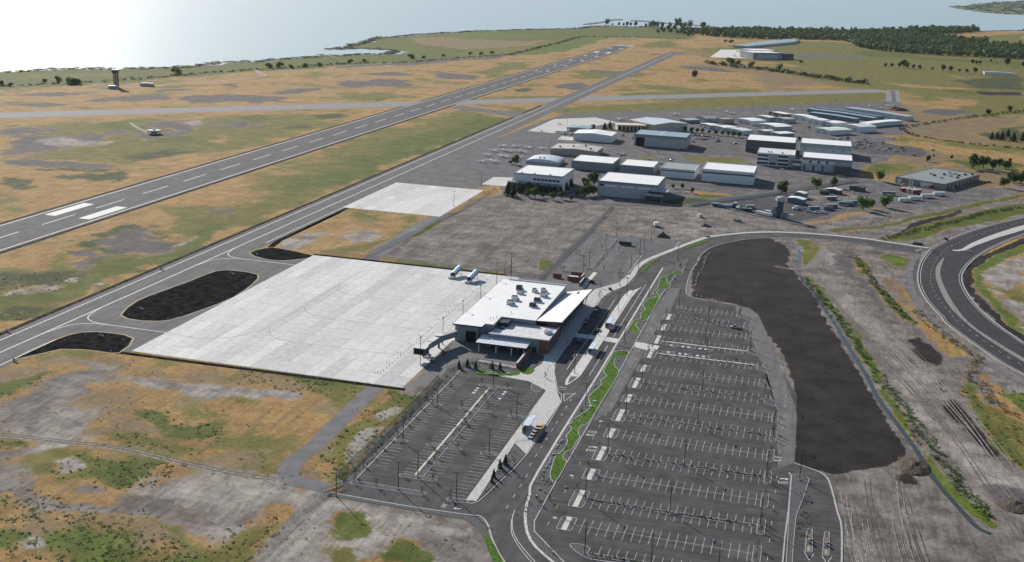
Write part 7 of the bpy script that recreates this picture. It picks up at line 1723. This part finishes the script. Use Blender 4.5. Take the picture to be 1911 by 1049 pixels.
# ---------------------------------------------------------------- vehicles
def paint(name, c): return mat('car_'+name, c, .25, var=.03, spec=.6)
PC = {'white':paint('white',(.75,.75,.75)),'silver':paint('silver',(.42,.43,.45)),'grey':paint('grey',(.16,.17,.18)),'black':paint('black',(.02,.02,.023)),'red':paint('red',(.3,.03,.03)),'blue':paint('blue',(.05,.1,.2)),'teal':paint('teal',(.06,.16,.16)),'tan':paint('tan',(.4,.35,.27))}
M_TYRE = mat('tyre',(.015,.015,.016),.9)
CARM = {}
def car_parts(kind):
    if kind in CARM: return CARM[kind]
    L,Wd,H = {'sedan':(4.6,1.8,1.42),'suv':(4.7,1.92,1.75),'pickup':(5.6,2.0,1.85),'van':(5.6,2.05,2.4)}[kind]; l,w = L/2,Wd/2
    body = MB().loft([[(-w*.9,-l,.5),(w*.9,-l,.5),(w*.92,-l,.82),(-w*.92,-l,.82)],[(-w,-l*.8,.28),(w,-l*.8,.28),(w,-l*.8,.95),(-w,-l*.8,.95)],[(-w,l*.75,.28),(w,l*.75,.28),(w,l*.75,.92),(-w,l*.75,.92)],[(-w*.88,l,.45),(w*.88,l,.45),(w*.88,l,.74),(-w*.88,l,.74)]])
    y0,y1,t0,t1 = {'sedan':(-l*.75,l*.42,-l*.45,l*.1),'suv':(-l*.96,l*.45,-l*.88,l*.2),'pickup':(-l*.1,l*.5,-l*.02,l*.25),'van':(-l*.97,l*.7,-l*.94,l*.45)}[kind]
    glass = MB().hexa([(-w*.93,y0,.93),(w*.93,y0,.93),(w*.93,y1,.92),(-w*.93,y1,.92),(-w*.78,t0,H-.08),(w*.78,t0,H-.08),(w*.78,t1,H-.08),(-w*.78,t1,H-.08)])
    roof = MB().hexa([(-w*.8,t0-.05,H-.09),(w*.8,t0-.05,H-.09),(w*.8,t1+.05,H-.09),(-w*.8,t1+.05,H-.09),(-w*.72,t0,H),(w*.72,t0,H),(w*.72,t1,H),(-w*.72,t1,H)])
    if kind == 'pickup': body.box(-w,-w+.1,-l*.8,-l*.12,.9,1.25).box(w-.1,w,-l*.8,-l*.12,.9,1.25).box(-w,w,-l*.82,-l*.77,.9,1.25)
    wh = MB().tube((-.11,0,0),(.11,0,0),.34,.34,10)
    CARM[kind] = (body.mesh('body'),glass.mesh('glass',M_GLASS),roof.mesh('roof'),wh.mesh('wheel',M_TYRE),l,w); return CARM[kind]
def colored(me, m):
    k = (me.name,m.name)
    if k not in CARM:
        c = me.copy(); c.materials.clear(); c.materials.append(m); CARM[k] = c
    return CARM[k]
def car(x, y, rz, kind, colr, label, group, z=.04, small=False):
    b,g,r,w,l,hw = car_parts(kind); o = empty({'sedan':'parked_car','suv':'parked_car','pickup':'pickup_truck','van':'parked_van'}[kind],(x,y,z),rz); tag(o,label,{'pickup':'pickup truck','van':'van'}.get(kind,'car'),group)
    link('body',colored(b,PC[colr]),o); link('glass',g,o); link('roof',colored(r,PC[colr]),o)
    if not small:
        for sx in (-1,1):
            for sy in (-.62,.62): link('wheel',w,o,(sx*(hw-.1),sy*l,.34))
CC = ['white','silver','grey','black','blue','white','teal','silver','red','grey','tan']; KK = ['sedan','suv','sedan','pickup','sedan','suv']
def cars(key, fmt, group, base_rz, jit=.15, small=False, cols=CC):
    for i,p in enumerate(SITE[key]):
        c = cols[i*7 % len(cols)]; k = KK[i*5 % len(KK)]
        car(p[0],p[1],base_rz+random.uniform(-jit,jit)+(math.pi if i%3==0 else 0),k,c,fmt%(c,{'pickup':'pickup truck','sedan':'saloon car','suv':'SUV'}[k],nth(i)),group,small=small)
cars('cars_east','%s %s in the gravel car park behind the tall hangars, %s counted','cars in the gravel car park',math.radians(-60),.5)
cars('cars_mid','%s %s in the yard before the street tree row, %s counted','cars in the tree-row yard',math.radians(-50),.4)
cars('cars_apron','%s %s on the hangar lanes, %s counted','cars on the hangar lanes',math.radians(20),.5)
cars('cars_office','%s %s before the three-storey office, %s from the left','cars before the office',math.radians(80),.3)
cars('cars_whse','%s %s beside the wide warehouse, %s counted','cars beside the warehouse',math.radians(-60),.4)
cars('yardcars','%s %s in the equipment yard, %s from the left','cars in the equipment yard',math.radians(70),.3,cols=['white','silver','white'])
cars('far_cars','%s %s in the distant car park beyond the old runway, %s counted','cars in the distant car park',math.radians(30),.5,True)
for i,p in enumerate(SITE['white_vans']): car(p[0],p[1],1.,'van','white','distant white van, %s along the wood edge'%nth(i),'vans along the wood',small=True)
for p,(k,c,rz,lb) in zip(SITE['cars_curb'],(('suv','blue',0,'dark blue SUV at the far end of the terminal kerb'),('suv','red',0,'dark red SUV behind the blue one at the terminal kerb'),('sedan','black',0,'black saloon at the terminal kerb'),('sedan','grey',0,'grey saloon at the terminal kerb'),('sedan','grey',0,'grey saloon stopped by the kerb island'),('sedan','red',0,'red saloon on the outer drop-off lane'),('pickup','black',.3,'black pickup crossing the concrete crossing'),('suv','black',1.4,'black SUV parked beside the brick enclosure'),('sedan','red',.4,'red car parked beside the forecourt planting'),('pickup','silver',1.5,'silver pickup parked in the upper main lot'),('sedan','silver',-2.4,'silver car driving on the loop road'))):
    car(p[0],p[1],rz,k,c,lb,None)
def long_vehicle(name, x, y, rz, L, W, H, mb_, mr, label, cat, group, wheels=True, windows=False, nose=False):
    o = empty(name,(x,y,.03),rz); tag(o,label,cat,group)
    MB().box(-W/2,W/2,-L/2,L/2,.55 if wheels else .1,H-.12).build('body',mb_,o); MB().box(-W/2-.03,W/2+.03,-L/2-.03,L/2+.03,H-.12,H).build('roof',mr,o)
    if wheels:
        for sx in (-1,1):
            for sy in (-.32,.32): MB().tube((sx*(W/2-.3),sy*L,.45),(sx*(W/2+.02),sy*L,.45),.45,.45,9).build('wheel',M_TYRE,o)
    if windows:
        for sx in (-1,1): MB().box(sx*(W/2+.02)-.03,sx*(W/2+.02)+.03,-L*.4,L*.44,1.6,2.5).build('side_windows',M_GLASS,o)
        MB().box(-W/2+.2,W/2-.2,L/2,L/2+.06,1.2,2.6).build('windscreen',M_GLASS,o)
    else:
        MB().box(-W/2+.15,-.05,-L/2-.06,-L/2,.7 if wheels else .2,H-.3).build('door',mb_,o); MB().box(.05,W/2-.15,-L/2-.06,-L/2,.7 if wheels else .2,H-.3).build('door',mb_,o)
    return o
for i,p in enumerate(SITE['buses']): long_vehicle('bus',p[0],p[1],math.radians(-48),11.5,2.6,3.2,PC['red'],M_WHITEP,'red bus with white roof, %s from the left before the warehouse'%nth(i),'bus','red buses',True,True)
for i,p in enumerate(SITE['white_trailers']): long_vehicle('white_trailer',p[0],p[1],math.radians(-62),11,2.7,3.2,M_WHITEP,M_WHITEP,'white trailer, %s in the line along the warehouse hedge'%nth(i),'trailer','white trailers')
for i,p in enumerate(SITE['dark_trailers']): long_vehicle('dark_trailer',p[0],p[1],math.radians(-75),12,2.6,3,M_DKBLUE,M_TEALROOF,'dark blue-green trailer, %s in the equipment yard'%['by the lattice mast','left by the round trees','right by the round trees'][i],'trailer','dark trailers')
for i,p in enumerate(SITE['containers']): long_vehicle('container',p[0],p[1],math.radians(-70 if i not in (5,6,7) else 0),7 if i not in (7,8) else 9,2.5,2.7,[M_DKBLUE,M_STEEL,M_GREENGREY,M_DKBLUE][i%4],[M_TEALROOF,M_LGREY,M_DKBLUE][i%3],'dark storage container, %s from the left behind the dirt road'%nth(i),'container','dark storage containers',False)
for i,p in enumerate(SITE['rv']): long_vehicle('camper_trailer',p[0],p[1],math.radians(75 if i==1 else 60),8,2.5,2.8,M_WHITEP,M_WHITEP,'white camper trailer, %s beside the blue tower'%nth(i),'trailer','white campers')
for i,p in enumerate(SITE['darkboxes']): long_vehicle('storage_box',p[0],p[1],math.radians(-65),9,2.8,2.8,[M_DKBLUE,M_DARKWALL][i%2],[M_LGREY,M_DARKWALL,M_WHITEP][i%3],'dark storage box in the equipment yard, %s counted'%nth(i),'container','storage boxes in the yard',False)
for i,(p,lb) in enumerate(zip(SITE['bigsheds'],('blue-walled yard shed with white roof','small pale lean-to behind the blue-walled yard shed'))): hangar(lb,p[0]-5,p[1],14-5*i,8,4.2,M_DKBLUE,M_WHITE,ang=-22,pitched=.9,cat='shed',name='shed')
for i,p in enumerate(SITE['tinysheds']): hangar(('small dark hut with steep roof in the equipment yard','low dark hut with pale sheet roof in the equipment yard')[i],p[0],p[1],12,8,3.4,M_DARKWALL,(M_DARKWALL,M_WHITE)[i],ang=-25,pitched=.9,cat='hut',name='hut')
tk = empty('semi_truck',(*SITE['truck'][0][:2],.03),math.radians(110)); tag(tk,'white lorry cab with flat bed in the equipment yard','lorry'); MB().box(-1.2,1.2,0,2.6,.7,3.2).build('cab',M_WHITEP,tk); MB().box(-1.1,1.1,2.6,4.2,.7,1.9).build('bonnet',M_WHITEP,tk); MB().box(-1.2,1.2,-8,-.2,.8,1.15).build('bed',M_STEEL,tk); MB().box(-1.0,1.0,2.58,2.66,2.0,2.9).build('windscreen',M_GLASS,tk)
for sx in (-1,1):
    for sy in (-7,-5.8,-1,3.2): MB().tube((sx*.9,sy,.5),(sx*1.25,sy,.5),.5,.5,9).build('wheel',M_TYRE,tk)
wb = empty('dump_trailer',(*SITE['whitebox'][0][:2],0),.4); tag(wb,'white skid machine parked on the dirt beside the north lot','machine'); MB().box(-1.6,1.6,-2,2,.7,3.3).build('cab',M_WHITEP,wb); MB().box(-2,2,-2.6,2.6,.4,.8).build('chassis',M_STEEL,wb)
for sx in (-1.7,1.7):
    for sy in (-1.7,1.7): MB().tube((sx-.25,sy,.55),(sx+.25,sy,.55),.55,.55,9).build('wheel',M_TYRE,wb)
long_vehicle('container',*SITE['container_small'][0][:2],.5,6,2.5,2.6,M_LGREY,M_LGREY,'pale grey box container alone on the dirt','container',None,False)
long_vehicle('skip',*SITE['dumpster'][0][:2],1.3,6,2.4,1.6,M_GREENGREY,M_DARKWALL,'low green-grey skip on the dirt below the storage containers','skip',None,False)
long_vehicle('black_trailer',386.8,109.5,math.radians(88),8.6,2.7,2.6,PC['black'],PC['black'],'long black trailer parked across the north lot','trailer',None)
mound(SITE['scrap'][0][0],SITE['scrap'][0][1],5,3,2,M_DARKWALL,'dark scrap heap on the dirt above the road',9)
rv2 = empty('roller',(607.3,226,.03),.6); tag(rv2,'small black utility vehicle at the loop road kerb','utility vehicle'); MB().box(-.9,.9,-1.6,1.6,.5,1.1).build('body',PC['black'],rv2); MB().box(-.8,.8,-.6,.8,1.1,2).build('cab',M_GLASS,rv2)
for sx in (-.9,.9):
    for sy in (-1.1,1.1): MB().tube((sx-.12,sy,.4),(sx+.12,sy,.4),.4,.4,8).build('wheel',M_TYRE,rv2)
# tower-like plant in the yard
pl = empty('batching_tower',(485.2,253.5,0),math.radians(-25)); tag(pl,'dark blue batching tower with wide grey top in the equipment yard','industrial tower')
MB().box(-1.7,1.7,-1.7,1.7,0,14).build('shaft',mat('deep_blue_steel',(.035,.06,.085),.5,metal=.2),pl); MB().tube((0,0,13.6),(0,0,16.4),3.6,3.6,12).build('hopper',M_LGREY,pl); MB().tube((0,0,16.4),(0,0,17.3),3.6,1.2,12).build('hopper_roof',M_LGREY,pl)
MB().box(-7,-1.8,-1.5,2.5,0,6).build('blue_bin',M_DKBLUE,pl); MB().box(1.8,6,-2,2.2,0,5).build('blue_bin',M_DKBLUE,pl); MB().box(-5.5,-3,-1.2,1,6,8.5).build('blue_bin',M_DKBLUE,pl)
bm = bmesh.new(); bmesh.ops.create_uvsphere(bm,u_segments=12,v_segments=8,radius=.9); me = bpy.data.meshes.new('white_tank'); bm.to_mesh(me); bm.free(); me.materials.append(M_WHITEP); link('white_tank',me,pl,(-4.6,1,14))
MB().tube((-3.6,1,14),(0,0,14),.2,.2,6).build('pipe',M_GALV,pl)
fr = MB()
for sx in (7,11):
    for sy in (-2.5,1.5): fr.tube((sx,sy,0),(sx,sy,4),.12,.12,5)
fr.build('frame_legs',M_GALV,pl); MB().box(6.4,11.6,-3,2,4,4.2).build('frame_deck',M_LGREY,pl)
# lattice mast
lm = empty('lattice_mast',(592,405,0)); tag(lm,'pale lattice mast in the equipment yard','mast')
for sx in (-1,1):
    for sy in (-1,1): MB().tube((sx*2.2,sy*2.2,0),(sx*.9,sy*.9,17),.18,.12,5).build('leg',M_GALV,lm)
for k in range(7):
    r = 2.2-1.3*k/7; MB().kerb([(-r,-r),(r,-r),(r,r),(-r,r)],.14,.14,True,z0=1+k*2.4).build('brace_ring',M_GALV,lm)
    r2 = 2.2-1.3*(k+1)/7
    for a in range(4):
        c,s_ = [(1,0),(0,1),(-1,0),(0,-1)][a]; p = Vector((c*r-s_*-r if 0 else 0,0)); 
        q = [(-r,-r),(r,-r),(r,r),(-r,r)]; t = [(-r2,-r2),(r2,-r2),(r2,r2),(-r2,r2)]
        MB().tube((*q[a],1+k*2.4),(*t[(a+1)%4],3.4+k*2.4),.08,.08,4).build('brace',M_GALV,lm)
# ---------------------------------------------------------------- aircraft
def fus(pts, n=8): return [[(r*math.cos(2*math.pi*k/n)*w,y,z+r*math.sin(2*math.pi*k/n)) for k in range(n)] for (y,z,r,w) in pts]
LA = {}
LA['fuselage'] = MB().loft(fus([(4.0,1.15,.1,1),(3.6,1.15,.45,1),(2.2,1.25,.58,1),(.6,1.45,.66,.95),(-.9,1.45,.6,.9),(-4.6,1.35,.16,1)])).mesh('fuselage',M_WHITEP)
LA['wing'] = MB().hexa([(-5.5,.2,2.02),(5.5,.2,2.02),(5.5,1.6,2.02),(-5.5,1.6,2.02),(-5.4,.3,2.18),(5.4,.3,2.18),(5.4,1.5,2.18),(-5.4,1.5,2.18)]).mesh('wing',M_WHITEP)
LA['tailplane'] = MB().box(-1.7,1.7,-4.8,-3.9,1.5,1.58).mesh('tailplane',M_WHITEP)
LA['fin'] = MB().hexa([(-.06,-5.0,1.4),(.06,-5.0,1.4),(.06,-3.4,1.5),(-.06,-3.4,1.5),(-.04,-5.1,2.9),(.04,-5.1,2.9),(.04,-4.4,2.9),(-.04,-4.4,2.9)]).mesh('fin',M_WHITEP)
LA['windscreen'] = MB().hexa([(-.56,.6,1.6),(.56,.6,1.6),(.5,1.9,1.5),(-.5,1.9,1.5),(-.5,.7,2.03),(.5,.7,2.03),(.45,1.3,2.0),(-.45,1.3,2.0)]).mesh('windscreen',M_GLASS)
LA['propeller'] = MB().box(-.08,.08,4.02,4.08,.25,2.05).mesh('propeller',M_BLACK)
GEAR = MB().tube((0,0,.3),(0,0,1.2),.06,.06,5).tube((-.08,0,.25),(.08,0,.25),.25,.25,8).mesh('landing_gear',M_TYRE)
def light_plane(x, y, rz, label, group):
    o = empty('light_aircraft',(x,y,.05),rz); tag(o,label,'aircraft',group)
    for k,m in LA.items(): link(k,m,o)
    for gx,gy in ((0,2.8),(-1.2,.4),(1.2,.4)): link('landing_gear',GEAR,o,(gx,gy,0))
JT = {}
JT['fuselage'] = MB().loft(fus([(8.2,1.8,.1,1),(7.2,1.9,.6,1),(5.4,2.1,.95,1),(-3,2.1,.95,1),(-6.4,2.4,.5,1),(-8,2.6,.1,1)],10)).mesh('fuselage',M_WHITEP)
JT['wing'] = MB().add([(-.8,1.6,1.4),(-7.8,-2.2,1.8),(-7.8,-3.2,1.8),(-.8,-2,1.4),(.8,1.6,1.4),(7.8,-2.2,1.8),(7.8,-3.2,1.8),(.8,-2,1.4),(-.8,1.6,1.6),(-7.8,-2.2,1.9),(-7.8,-3.2,1.9),(-.8,-2,1.6),(.8,1.6,1.6),(7.8,-2.2,1.9),(7.8,-3.2,1.9),(.8,-2,1.6)],[(0,1,2,3),(8,11,10,9),(0,8,9,1),(3,2,10,11),(4,7,6,5),(12,13,14,15),(4,5,13,12),(7,15,14,6),(0,3,7,4),(8,12,15,11)]).mesh('wing',M_WHITEP)
JT['fin'] = MB().hexa([(-.1,-8,2.6),(.1,-8,2.6),(.1,-5,2.8),(-.1,-5,2.8),(-.08,-8.8,5.4),(.08,-8.8,5.4),(.08,-7.4,5.4),(-.08,-7.4,5.4)]).mesh('fin',M_WHITEP)
JT['tailplane'] = MB().box(-2.8,2.8,-8.9,-7.7,5.3,5.42).mesh('tailplane',M_WHITEP)
JT['cockpit_glass'] = MB().box(-.6,.6,6.1,6.9,2.3,2.75).mesh('cockpit_glass',M_GLASS)
ENG = MB().tube((0,-5.4,2.6),(0,-3,2.6),.5,.55,10).mesh('engine',M_LGREY)
def jet(x, y, rz, label, group, s=1.):
    o = empty('business_jet',(x,y,.05),rz); o.scale = (s,s,s); tag(o,label,'aircraft',group)
    for k,m in JT.items(): link(k,m,o)
    for sx in (-1.5,1.5): link('engine',ENG,o,(sx,0,0))
    for gx,gy in ((0,6),(-1.4,-1.2),(1.4,-1.2)): link('landing_gear',GEAR,o,(gx,gy,0))
for i,p in enumerate(SITE['light_aircraft']): light_plane(p[0],p[1],math.radians(random.choice((215,222,35,42,218))+random.uniform(-6,6)),'white light aircraft parked on the grey ramp, %s counted from the back row left'%nth(i),'light aircraft on the ramp')
for i,p in enumerate(SITE['jets']): jet(p[0],p[1],math.radians((100,80,60)[i]),['white twin jet left beside the white hangar','white twin jet right beside the white hangar','white jet with tall tail before the sandstone office'][i],'business jets')
for i,p in enumerate(SITE['more_planes']): light_plane(p[0],p[1],math.radians(40*i+20),'white light aircraft among the distant sheds and row hangars, %s from the left'%nth(i),'light aircraft by the sheds')
for i,p in enumerate(SITE['far_planes']): jet(p[0],p[1],math.radians(60*i),'small white aircraft on the distant pale apron, %s counted'%nth(i),'aircraft on the distant apron',1.2)


# ---------------------------------------------------------------- air
def haze_box():
    m = bpy.data.materials.new('haze_air'); m.use_nodes = True; nt = m.node_tree
    for n in list(nt.nodes): nt.nodes.remove(n)
    out = nt.nodes.new('ShaderNodeOutputMaterial'); v = nt.nodes.new('ShaderNodeVolumePrincipled')
    v.inputs['Color'].default_value = (.86,.92,1,1); v.inputs['Density'].default_value = HAZE; v.inputs['Anisotropy'].default_value = .35
    nt.links.new(v.outputs[0], out.inputs['Volume'])
    o = MB().box(-72000,72000,-69000,75000,-6,186).build('haze', m)
    tag(o, 'thin pale haze over the lake and airfield', 'haze', kind='stuff')
HAZE = 9e-6
haze_box()
